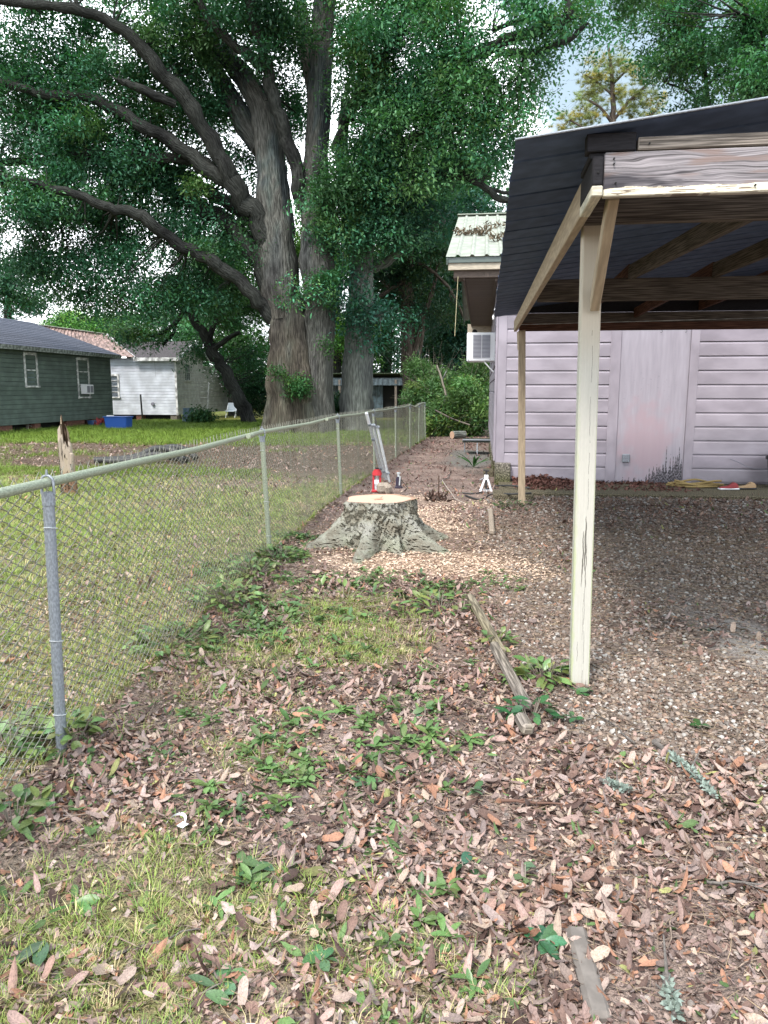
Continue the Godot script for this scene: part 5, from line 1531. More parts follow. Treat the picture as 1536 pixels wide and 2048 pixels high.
	# pine and the airy trees above the carport
	tree("pine_tree", "yellowish green pine standing above the carport roof", [
		[Vector4(8.09, 6.56, -50.00, 0.314), Vector4(7.58, 16.02, -50.00, 0.213), Vector4(7.47, 18.30, -50.00, 0.166), Vector4(7.25, 20.54, -50.00, 0.105), Vector4(7.01, 21.94, -50.00, 0.060)],
		[Vector4(7.54, 17.45, -50.00, 0.106), Vector4(6.64, 18.34, -49.60, 0.075), Vector4(5.55, 18.80, -49.20, 0.045)], [Vector4(7.53, 17.73, -50.00, 0.106), Vector4(8.51, 18.81, -49.60, 0.089), Vector4(9.39, 19.45, -49.20, 0.059)],
		[Vector4(7.40, 19.14, -50.00, 0.075), Vector4(6.28, 19.88, -49.60, 0.060), Vector4(5.67, 20.12, -49.40, 0.045)], [Vector4(7.34, 19.70, -50.00, 0.075), Vector4(8.16, 20.38, -49.70, 0.059), Vector4(8.80, 20.78, -49.40, 0.044)], [Vector4(7.59, 17.11, -50.00, 0.091), Vector4(8.44, 17.28, -49.60, 0.075), Vector4(9.77, 17.79, -49.20, 0.044)],
		[Vector4(7.59, 16.93, -50.00, 0.091), Vector4(6.12, 17.04, -49.60, 0.060), Vector4(4.87, 17.58, -49.20, 0.045)]],
		[[Vector3(7.03, 20.83, -50.00), Vector3(1.20, 0.90, 1.20), 14, 0.80], [Vector3(6.20, 19.76, -50.00), Vector3(1.21, 0.84, 1.20), 14, 0.80], [Vector3(8.67, 19.92, -50.00), Vector3(1.35, 1.02, 1.20), 16, 0.80], [Vector3(5.68, 18.24, -50.00), Vector3(1.37, 0.79, 1.20), 14, 0.80], [Vector3(9.33, 18.50, -50.00), Vector3(1.35, 0.90, 1.20), 16, 0.80], [Vector3(7.27, 18.87, -50.00), Vector3(1.51, 1.21, 1.20), 14, 0.80], [Vector3(5.26, 17.40, -50.00), Vector3(1.22, 0.55, 1.00), 7, 0.80]],
		Color(0.24, 0.28, 0.11), M.bark_brown, nd, 13, 0.7, 0.85, Vector3(8.326, 0, -50), "", 4.0, 7, 0.25)
	tree("slender_tree", "slender airy tree rising behind the carport roof, pale trunk showing", [
		[Vector4(9.53, 4.82, -33.00, 0.183), Vector4(8.89, 10.97, -33.00, 0.119), Vector4(8.64, 12.36, -33.00, 0.098), Vector4(8.36, 13.74, -33.00, 0.078), Vector4(8.14, 14.83, -33.00, 0.058), Vector4(7.99, 16.08, -33.00, 0.039)],
		[Vector4(8.59, 12.64, -33.00, 0.059), Vector4(7.58, 13.13, -32.70, 0.049), Vector4(6.75, 13.33, -32.40, 0.029)], [Vector4(8.42, 13.38, -33.00, 0.059), Vector4(9.02, 13.77, -32.70, 0.048), Vector4(9.62, 14.15, -32.40, 0.028)], [Vector4(8.19, 14.65, -33.00, 0.049), Vector4(7.44, 15.28, -32.70, 0.038), Vector4(6.80, 15.53, -32.40, 0.029)]],
		[[Vector3(8.07, 15.37, -33.00), Vector3(2.13, 1.36, 2.00), 18, 0.70], [Vector3(7.23, 13.80, -33.00), Vector3(1.37, 0.98, 1.60), 13, 0.70], [Vector3(9.26, 14.24, -33.00), Vector3(1.36, 1.16, 1.60), 14, 0.60], [Vector3(8.24, 12.75, -33.00), Vector3(0.98, 0.51, 1.20), 6, 0.70], [Vector3(6.72, 16.16, -33.00), Vector3(1.75, 0.97, 2.00), 14, 0.70], [Vector3(7.96, 17.14, -33.00), Vector3(3.07, 1.15, 2.00), 16, 0.70]],
		Color(0.06, 0.175, 0.095), M.bark_dark, lm, 42, 0.95, 1.1, Vector3(9.755, 0, -33), "", 4.0, 7, 0.4)
	tree("slender_tree", "bushy tree at the right edge above the carport roof", [
		[Vector4(11.12, 4.49, -30.00, 0.183), Vector4(10.33, 10.03, -30.00, 0.125), Vector4(9.94, 11.71, -30.00, 0.088), Vector4(9.59, 13.03, -30.00, 0.061), Vector4(9.32, 14.33, -30.00, 0.035)]],
		[[Vector3(9.16, 14.34, -30.00), Vector3(1.22, 1.05, 1.50), 14, 0.80], [Vector3(9.48, 12.30, -30.00), Vector3(0.88, 0.79, 1.40), 10, 0.80], [Vector3(10.06, 13.33, -30.00), Vector3(1.40, 1.57, 1.50), 12, 0.80], [Vector3(4.42, 14.18, -28.00), Vector3(1.32, 0.66, 1.50), 9, 0.60]],
		Color(0.06, 0.175, 0.085), M.bark_dark, lm, 42, 0.95, 1.1, Vector3(11.354, 0, -30), "", 8.0, 7, 0.4)
	# far woods
	var far := Lay.new()
	for i in 5200:
		var a := rnd(-1.15, 0.75)
		var d := rnd(66, 90)
		var ht := 6.0 + 4.0 * na.get_noise_1d(a * 900.0) - (3.5 if a < -0.42 else 0.0)
		var t := rnd(0.6, 1.3)
		far.put(Basis.from_euler(Vector3(rnd(-0.4, 0.4), rnd(0, TAU), rnd(-0.4, 0.4))).scaled(Vector3.ONE * rnd(1.6, 2.8)), Vector3(sin(a) * d, rnd(0, ht), -cos(a) * d), Color(0.022 * t, 0.062 * t, 0.034 * t))
	tag(scatter("distant_woods", far, big[0]), "dark mass of distant woods closing the view", "woods", "", "stuff")
	# shrubs under the trees
	for e in [["low leafy shrub right of the blue grey barrel", Vector3(-13.475, 0, -35.067), 0.5, Color(0.03, 0.09, 0.04)], ["dark shrub between the leaning tree and the huge trunk", Vector3(-11.453, 0, -38.319), 2.6, Color(0.016, 0.055, 0.03)], ["shrub behind the brush pile at the house wall", Vector3(0.033, 0, -31.59), 2.2, Color(0.018, 0.06, 0.035)], ["low shrub under the grey tree", Vector3(-6.787, 0, -34.345), 1.3, Color(0.02, 0.06, 0.03)]]:
		var o := thing("shrub", e[0], "shrub", e[1])
		var sp := []
		var h: float = e[2]
		fill_crown(o, [[Vector3(0, h * 0.55, 0), Vector3(h * 0.45, h * 0.5, h * 0.45), int(8 + h * 5), 1.0]], lm, e[3], 26, 0.45, 1.0, sp, 0.3, "foliage")
		twigs(o, sp, [[Vector4(0, 0, 0, 0), Vector4(0.1, h * 0.3, 0, 0)]], M.twig, 4.0, 0.012)
	brush_pile()

func brush_pile() -> void:
	var o := thing("brush_pile", "big heap of cut green branches at the end of the passage", "brush pile", Vector3(-1.063, 0, -27.828))
	var at := -o.position
	var long := [spray_mesh(16, 0.15, 0.042, 0.55, 61, 0.1), spray_mesh(14, 0.16, 0.045, 0.6, 62, 0.05)]
	var sp := []
	fill_crown(o, rele([[Vector3(-1.76, 1.41, -28.50), Vector3(1.03, 0.94, 1.20), 34, 1.00], [Vector3(-0.60, 0.99, -27.00), Vector3(1.06, 0.89, 1.20), 40, 1.00], [Vector3(-1.11, 0.56, -26.60), Vector3(1.32, 0.53, 0.70), 34, 1.00], [Vector3(-1.52, 1.88, -29.00), Vector3(0.86, 0.53, 1.00), 16, 0.90], [Vector3(-0.20, 1.97, -29.00), Vector3(0.57, 0.76, 1.00), 10, 0.80], [Vector3(-2.19, 2.35, -29.00), Vector3(0.38, 0.30, 0.60), 4, 0.90]], at), long, Color(0.085, 0.18, 0.07), 30, 0.42, 1.0, sp, 0.45, "leaves")
	twigs(o, sp, [[Vector4(0, 0.2, -1, 0), Vector4(0.5, 0.5, -1.5, 0), Vector4(-0.8, 0.6, -1.6, 0)]], M.twig, 5.0, 0.014)
	for l in [[Vector4(-1.22, 0.48, -26.40, 0.140), Vector4(-1.29, 1.00, -26.50, 0.131), Vector4(-1.18, 1.43, -26.80, 0.114)], [Vector4(-1.25, 1.43, -26.30, 0.035), Vector4(-1.39, 1.94, -26.30, 0.034), Vector4(-1.57, 2.45, -26.30, 0.026)], [Vector4(-1.39, 1.94, -26.30, 0.026), Vector4(-1.24, 2.25, -26.30, 0.021)], [Vector4(-0.40, 0.43, -25.80, 0.025), Vector4(-0.99, 0.63, -25.80, 0.026), Vector4(-1.60, 0.92, -26.00, 0.026)]]:
		limb(o, "branch", rel(l, at), M.twig if l.size() > 2 and l[0].w < 0.1 else M.bark_grey, 8, 0.1)
	# sawn log lying in front
	var lg := thing("cut_log", "short sawn log with pale cut end in front of the brush pile", "log", Vector3(-0.845, 0, -25.237))
	var m := MB.new()
	m.tube([Vector3(-0.13, 0.12, 0.1), Vector3(0.0, 0.125, 0.0), Vector3(0.28, 0.13, -0.2)], [0.135, 0.13, 0.12], 16, false, 0.15, na)
	build("bark", m, M.bark_grey, lg)
	m = MB.new()
	var ax := Vector3(-0.41, -0.01, 0.3).normalized()
	m.tube([Vector3(-0.12, 0.12, 0.09), Vector3(-0.12, 0.12, 0.09) + ax * 0.015], [0.13, 0.128], 16)
	m.tube([Vector3(0.27, 0.13, -0.19), Vector3(0.27, 0.13, -0.19) - ax * 0.02], [0.115, 0.115], 16)
	build("cut_face", m, mat(lin(0.55, 0.36, 0.25), 0.9, T.grain, Vector3.ONE * 4, true), lg)

# ------------------------------------------------------------------ the stump
func ring_image() -> ImageTexture:
	var s := 384
	var im := Image.create(s, s, false, Image.FORMAT_RGB8)
	for j in s:
		for i in s:
			var p := Vector2(i, j) / s * 2.0 - Vector2.ONE
			p += Vector2(0.05, -0.08)
			var a := p.angle()
			var r := p.length() * (1.0 + 0.10 * na.get_noise_2d(cos(a) * 90.0, sin(a) * 90.0))
			var ring := 0.5 + 0.5 * sin(r * 75.0 + na.get_noise_2d(i * 1.0, j * 1.0) * 3.0)
			var c := Vector3(0.66, 0.425, 0.325) * (0.93 + 0.08 * ring + nb.get_noise_2d(i * 6.0, j * 6.0) * 0.05)
			c = c.lerp(Vector3(0.58, 0.34, 0.22), smoothstep(0.35, 0.0, r + 0.2 * na.get_noise_2d(i * 2.0, j * 2.0)) * 0.7)
			var cr := absf(p.x * 0.9 + 0.25 * p.y + 0.12 * na.get_noise_1d(j * 2.0))
			if cr < 0.014 and r < 0.5 and p.y < 0.3: c *= 0.4
			if Vector2((p.x - 0.05) / 0.17, (p.y - 0.1) / 0.09).length() + 0.5 * na.get_noise_2d(i * 4.0, j * 4.0) < 0.8: c = Vector3(0.22, 0.12, 0.075)
			if r > 0.93: c = c.lerp(Vector3(0.3, 0.2, 0.13), 0.7)
			im.set_pixel(i, j, Color(c.x, c.y, c.z).linear_to_srgb())
	return ImageTexture.create_from_image(im)

func stump() -> void:
	var c := Vector3(-1.03, 0, -7.62)
	var o := thing("tree_stump", "broad freshly cut tree stump with lichen grey bark and flaring roots", "stump", c)
	var roots := [[-0.68, 0.26, 0.50, 0.30], [-1.57, 0.22, 0.36, 0.22], [0.04, 0.24, 0.52, 0.28], [0.85, 0.3, 0.5, 0.3], [2.1, 0.3, 0.45, 0.35], [-2.55, 0.22, 0.3, 0.3], [-0.98, 0.2, 0.1, 0.22]]
	var ns := FastNoiseLite.new()
	ns.seed = 5; ns.frequency = 9.0; ns.fractal_octaves = 3
	var n2 := FastNoiseLite.new()
	n2.seed = 8; n2.frequency = 16.0; n2.fractal_type = FastNoiseLite.FRACTAL_RIDGED; n2.fractal_octaves = 2
	# roots as angles: 0 = +x, measured towards -z; each [angle, width, reach, drop]
	var rt := [[deg_to_rad(-154.0), 0.26, 0.40], [deg_to_rad(-97.0), 0.22, 0.50], [deg_to_rad(-26.0), 0.34, 0.42], [deg_to_rad(-62.0), 0.2, 0.16], [deg_to_rad(40.0), 0.35, 0.45], [deg_to_rad(110.0), 0.4, 0.4], [deg_to_rad(170.0), 0.3, 0.3]]
	var topr := func(a: float) -> float:
		return 0.335 * (1.0 + 0.06 * sin(a * 2.0 + 0.6) + 0.045 * sin(a * 5.0 + 1.0) + 0.03 * sin(a * 7.0))
	var m := MB.new()
	var shape := func(u: float, v: float) -> Vector3:
		var a := u * TAU
		var y := 0.49 * (1.0 - v) - 0.06 * v
		var h := clampf(y / 0.49, 0.0, 1.0)
		var r: float = topr.call(a) * 0.985
		for e in rt:
			var d: float = absf(angle_difference(a, e[0]))
			var w: float = e[1] * (0.75 + 0.25 * h)
			var lob := exp(-d * d / (w * w))
			r += e[2] * lob * pow(1.0 - h, 2.2) + 0.07 * lob * (1.0 - h)
		r += 0.05 * pow(1.0 - h, 2.0)
		var dir := Vector3(cos(a), 0, -sin(a))
		var q := dir * r + Vector3(0, y, 0)
		var furrow := ns.get_noise_3d(q.x, q.y * 0.4, q.z) * 0.036 + (n2.get_noise_3d(q.x, q.y * 0.4, q.z) - 0.2) * 0.024
		q += dir * furrow * smoothstep(0.0, 0.04, v)
		return q
	var colf := func(p: Vector3, _u: float, v: float) -> Color:
		var k := ns.get_noise_3d(p.x * 0.5, p.y * 0.5, p.z * 0.5); var k2 := n2.get_noise_3d(p.x * 1.6, p.y * 1.6, p.z * 1.6)
		var cc := Color(0.7, 0.67, 0.6).lerp(Color(1.02, 1.05, 0.99), smoothstep(-0.3, 0.4, k + k2 * 0.3))
		cc = cc.lerp(Color(0.5, 0.42, 0.35), smoothstep(0.0, -0.6, k2 + k * 0.5) * 0.6)
		cc = cc.lerp(Color(0.5, 0.58, 0.3), smoothstep(0.45, 1.0, v) * smoothstep(-0.1, 0.3, k) * 0.5)
		return cc
	m.grid(260, 56, shape, Vector3.UP, Vector2(4, 1), colf)
	for i in m.n.size():
		if m.n[i].dot(Vector3(m.v[i].x, 0.15, m.v[i].z)) < 0.0 and m.v[i].y < 0.45: pass
	build("bark", m, M.stump_bark, o)
	m = MB.new()
	var mid := m.vert(Vector3(0, 0.492, 0), Vector3.UP, Vector2(0.5, 0.5))
	for k in 72:
		var a := TAU * k / 72.0
		var r: float = topr.call(a)
		m.vert(Vector3(cos(a) * r, 0.489 + 0.006 * sin(a), -sin(a) * r), Vector3.UP, Vector2(0.5 + cos(a) * 0.5, 0.5 - sin(a) * 0.5))
	for k in 72:
		m.tri_i(mid, 1 + k, 1 + (k + 1) % 72)
	build("cut_face", m, mat(Color.WHITE, 0.85, ring_image(), Vector3.ONE, false, T.grain, 0.08, 0.2), o)

# ------------------------------------------------------------------ jacks, pipes and the rest
func tools() -> void:
	# three galvanised pipes leaning on the fence
	var names := ["longest of three galvanised pipes leaning on the fence", "middle one of three galvanised pipes leaning together on the fence", "shorter right hand pipe of the three leaning on the fence"]
	var feet := [Vector3(-1.804, 0, -13.699), Vector3(-1.69, 0, -13.319), Vector3(-1.592, 0, -13.032)]
	var tops := [Vector3(-1.954, 1.213, -12.75), Vector3(-1.842, 1.019, -12.75), Vector3(-1.773, 0.993, -12.75)]
	for k in 3:
		var o := thing("galvanised_pipe", names[k], "pipe", feet[k], "pipes leaning on the fence")
		var t: Vector3 = tops[k] - feet[k]
		var m := MB.new()
		m.tube([Vector3.ZERO, t], [0.025, 0.025], 12)
		build("tube", m, M.steel, o)
		m = MB.new()
		for f in ([0.14, 0.6, 0.82] if k == 0 else [0.15, 0.97]):
			m.tube([t * f, t * (f + 0.03)], [0.032, 0.032], 12)
			m.box(Transform3D(Basis(), t * (f + 0.015) + Vector3(0.03, 0, 0.02)), Vector3(0.03, 0.03, 0.02), 0.004)
		build("coupling", m, M.zinc, o)
		if k == 0:
			m = MB.new()
			m.tube([t * 0.83, t], [0.0275, 0.0275], 12)
			build("sleeve", m, M.white_plastic, o)
	# red bottle jack
	var j := thing("bottle_jack", "red bottle jack standing at the foot of the fence behind the stump", "jack", Vector3(-1.629, 0, -11.703))
	var m := MB.new()
	m.box(Transform3D(Basis(), Vector3(0, 0.02, 0)), Vector3(0.16, 0.04, 0.13), 0.008)
	build("base", m, M.red, j)
	for s in [-0.058, 0.058]:
		m = MB.new()
		m.beam(Vector3(s, 0.03, 0), Vector3(s * 0.9, 0.28, 0), 0.028, 0.05, 0.005, Vector3.BACK)
		build("side_leg", m, M.red, j)
	m = MB.new()
	m.tube([Vector3(0, 0.27, 0), Vector3(0, 0.3, 0), Vector3(0, 0.345, 0), Vector3(0, 0.365, 0)], [0.075, 0.08, 0.06, 0.035], 14)
	build("head", m, M.red, j)
	m = MB.new()
	m.tube([Vector3(0, 0.36, 0), Vector3(0, 0.39, 0)], [0.03, 0.028], 12)
	build("cap", m, M.black, j)
	m = MB.new()
	m.tube([Vector3(0, 0.04, 0), Vector3(0, 0.2, 0), Vector3(0, 0.2, 0), Vector3(0, 0.28, 0)], [0.04, 0.04, 0.022, 0.022], 14)
	build("ram", m, M.steel, j)
	m = MB.new()
	m.ab(Vector3(-0.035, 0.13, 0.045), Vector3(0.035, 0.2, 0.047))
	build("sticker", m, M.white_plastic, j)
	# small dark jack to its right
	j = thing("small_jack", "small dark jack with steel ram right of the leaning pipes", "jack", Vector3(-1.344, 0, -12.237))
	m = MB.new()
	m.box(Transform3D(Basis(), Vector3(0, 0.015, 0)), Vector3(0.12, 0.03, 0.1), 0.006)
	m.tube([Vector3(0, 0.03, 0), Vector3(0, 0.16, 0), Vector3(0, 0.19, 0)], [0.05, 0.048, 0.03], 12)
	build("body", m, mat(lin(0.035, 0.028, 0.05), 0.4), j)
	m = MB.new()
	m.tube([Vector3(0, 0.18, 0), Vector3(0, 0.235, 0), Vector3(0, 0.24, 0), Vector3(0, 0.26, 0)], [0.02, 0.02, 0.032, 0.03], 12)
	build("ram", m, M.steel, j)
	m = MB.new()
	m.beam(Vector3(0.05, 0.14, 0.02), Vector3(0.17, 0.0, 0.06), 0.02, 0.012, 0.002)
	build("handle", m, M.lumber, j)
	m = MB.new()
	m.beam(Vector3(0.02, 0.05, 0.05), Vector3(0.03, 0.2, 0.05), 0.02, 0.006, 0.001, Vector3.BACK)
	build("plate", m, M.steel, j)
	# rough chunk of wood
	m = MB.new()
	m.box(Transform3D(Basis(Vector3.UP, 0.4), Vector3(-1.512, 0, -11.6) + Vector3(0, 0.08, 0)), Vector3(0.2, 0.17, 0.17), 0.04)
	m.box(Transform3D(Basis(Vector3.UP, 0.9).rotated(Vector3.RIGHT, 0.3), Vector3(-1.434, 0, -11.552) + Vector3(0, 0.07, 0)), Vector3(0.12, 0.15, 0.1), 0.03)
	tag(build("wood_chunk", m, mat(lin(0.38, 0.32, 0.26), 0.95, T.crack, Vector3.ONE * 4, true, T.barkh, 1.5)), "rough pale chunk of wood between the red jack and the pipes", "wood chunk")
	# white jack stand
	j = thing("jack_stand", "white steel jack stand on the ground by the mossy corner block", "jack stand", Vector3(0.088, 0, -11.867) + Vector3(0, 0, -0.1))
	for e in [[-0.09, 0.07], [0.09, 0.07], [0.09, -0.07], [-0.09, -0.07]]:
		m = MB.new()
		m.beam(Vector3(e[0], 0, e[1]), Vector3(e[0] * 0.28, 0.2, e[1] * 0.28), 0.035, 0.018, 0.003, Vector3(e[0], 0, e[1]).normalized())
		build("leg", m, M.white_plastic, j)
	for s in [-1.0, 1.0]:
		m = MB.new()
		m.ab(Vector3(-0.105, 0.0, s * 0.078), Vector3(0.105, 0.03, s * 0.086), 0.003)
		build("foot_rail", m, M.white_plastic, j)
	m = MB.new()
	m.box(Transform3D(Basis(), Vector3(0, 0.23, 0)), Vector3(0.07, 0.08, 0.06), 0.008)
	build("collar", m, M.white_plastic, j)
	m = MB.new()
	m.ab(Vector3(-0.016, 0.05, -0.012), Vector3(0.016, 0.33, 0.012), 0.003)
	m.beam(Vector3(-0.05, 0.345, 0), Vector3(0.045, 0.335, 0), 0.05, 0.025, 0.005)
	build("ratchet_bar", m, M.rubber, j)
	m = MB.new()
	m.beam(Vector3(-0.03, 0.23, 0.03), Vector3(-0.1, 0.19, 0.05), 0.012, 0.012, 0.003)
	build("lever", m, M.zinc, j)
	# low metal frame by the house wall
	j = thing("metal_frame", "low rusty steel frame table beside the side wall of the house", "frame", Vector3(-0.05, 0, -18.132))
	m = MB.new()
	m.box(Transform3D(Basis(), Vector3(0, 0.33, -1.2)), Vector3(0.85, 0.05, 0.9), 0.01)
	build("top", m, mat(lin(0.06, 0.075, 0.06), 0.7, T.blot, Vector3.ONE, true), j)
	for e in [[0.38, -0.75], [-0.05, -0.8], [0.38, -1.6], [-0.38, -1.6]]:
		m = MB.new()
		m.tube([Vector3(e[0], 0, e[1] + (0.25 if e[0] == -0.05 else 0.0)), Vector3(e[0], 0.33, e[1])], [0.016, 0.016], 8)
		build("leg", m, M.zinc, j)
	m = MB.new()
	m.tube([Vector3(-0.42, 0.37, -0.74), Vector3(0.42, 0.37, -0.74), Vector3(0.44, 0.1, -0.7)], [0.018, 0.018, 0.018], 8)
	build("front_bar", m, M.zinc, j)

func rope_on_ground(called: String, label: String, cat: String, pts: Array, r: float, mt: Material, lift := 0.0) -> void:
	var p := []; var rad := []
	for i in pts.size() - 1:
		for k in 5:
			var a: Vector3 = pts[maxi(i - 1, 0)]; var b: Vector3 = pts[i]; var c: Vector3 = pts[i + 1]; var d: Vector3 = pts[mini(i + 2, pts.size() - 1)]
			var q := b.cubic_interpolate(c, a, d, k / 5.0)
			p.append(q + Vector3(0, r + lift, 0)); rad.append(r)
	p.append(pts[pts.size() - 1] + Vector3(0, r + lift, 0)); rad.append(r)
	var m := MB.new()
	m.tube(p, rad, 8)
	tag(build(called, m, mt), label, cat)

func stick(called: String, label: String, cat: String, a: Vector3, b: Vector3, r: float, mt: Material, lichen := 0.0, bends := 4) -> void:
	var p := []; var rad := []
	for i in bends + 2:
		var f := float(i) / (bends + 1)
		p.append(a.lerp(b, f) + Vector3(rnd(-1, 1), rnd(-0.2, 0.6), rnd(-1, 1)) * (a.distance_to(b) * 0.03) + Vector3(0, r + 0.01, 0))
		rad.append(r * (1.0 - 0.5 * f) * rnd(0.85, 1.15))
	var mid: Vector3 = a.lerp(b, 0.5)
	var at := Vector3(mid.x, 0, mid.z)
	var o := thing(called, label, cat, at)
	var m := MB.new()
	var pp := []
	for q in p: pp.append(q - at)
	m.tube(pp, rad, 7)
	for k in 2:
		var f: Vector3 = pp[1 + k * 2]
		var d := Vector3(rnd(-1, 1), rnd(0.05, 0.5), rnd(-1, 1)).normalized()
		m.tube([f, f + d * rnd(0.05, 0.14)], [r * 0.5, r * 0.2], 5)
	build("stem", m, mt, o)
	if lichen > 0.0:
		m = MB.new()
		for i in int(lichen):
			var f := rnd(0.25, 1.0) * (pp.size() - 1)
			var k := mini(int(f), pp.size() - 2)
			var q: Vector3 = pp[k].lerp(pp[k + 1], f - k)
			var d := rdir(); d.y = absf(d.y)
			var t := rnd(0.75, 1.2)
			m.col = Color(0.30 * t, 0.37 * t, 0.32 * t)
			m.leaf(q + d * r * 0.6, (d + rdir() * 0.8), rdir(), rnd(0.012, 0.028), rnd(0.008, 0.016), rnd(-0.6, 0.6))
		build("lichen", m, M.dead_leaf, o)

func sprig(label: String, at: Vector3, n: int, ln: float, col: Color, up := 0.35, called := "green_sprig", cat := "sprig") -> void:
	var o := thing(called, label, cat, at)
	var st := Vector3(rnd(-1, 1), 0.25, rnd(-1, 1)).normalized()
	var m := MB.new()
	m.tube([Vector3(0, 0.012, 0) - st * ln * 0.9, Vector3(0, 0.02, 0), st * ln * 0.5 + Vector3(0, 0.02, 0)], [0.0025, 0.003, 0.002], 5)
	build("stem", m, M.twig, o)
	for i in n:
		m = MB.new()
		var a := TAU * i / n + rnd(-0.35, 0.35)
		var t := rnd(0.7, 1.3)
		m.col = Color(col.r * t * rnd(0.8, 1.3), col.g * t, col.b * t * rnd(0.8, 1.3))
		m.leaf2(Vector3(0, 0.015, 0) + st * rnd(-0.5, 0.6) * ln, Vector3(cos(a), rnd(0.02, up), sin(a)), Vector3(rnd(-0.6, 0.6), 1, rnd(-0.6, 0.6)), ln * rnd(0.5, 1.0), ln * rnd(0.32, 0.46), rnd(-0.1, 0.45), rnd(0.1, 0.4), [0.05, 0.5, 0.85, 1.0, 0.8, 0.1], 0.03)
		build("leaf", m, M.green_leaf, o)

func weed(label: String, at: Vector3, n: int, spread: float, tall: float, ln: float, col: Color, group := "") -> void:
	var m := MB.new()
	for i in n:
		var a := rnd(0, TAU); var r := spread * sqrt(rnd(0, 1))
		var q := Vector3(cos(a) * r, tall * rnd(0.1, 1.0) * (1.0 - 0.5 * r / spread), sin(a) * r)
		var t := rnd(0.6, 1.35)
		m.col = Color(col.r * t * rnd(0.8, 1.4), col.g * t, col.b * t)
		m.leaf2(q, Vector3(cos(a) + rnd(-0.8, 0.8), rnd(-0.2, 0.7), sin(a) + rnd(-0.8, 0.8)), Vector3(rnd(-0.5, 0.5), 1, rnd(-0.5, 0.5)), ln * rnd(0.6, 1.2), ln * rnd(0.35, 0.5), rnd(0, 0.4), 0.25)
	var o := thing("weed_clump", label, "weeds", at, group)
	build("leaves", m, M.green_leaf, o).set_meta("kind", "stuff")
	m = MB.new()
	for i in int(n / 4.0):
		var a := rnd(0, TAU); var r := spread * rnd(0.2, 0.9)
		m.tube([Vector3(cos(a) * r * 0.4, 0, sin(a) * r * 0.4), Vector3(cos(a) * r, tall * rnd(0.5, 1.0), sin(a) * r)], [0.003, 0.0015], 4, false)
	build("stems", m, M.twig, o).set_meta("kind", "stuff")

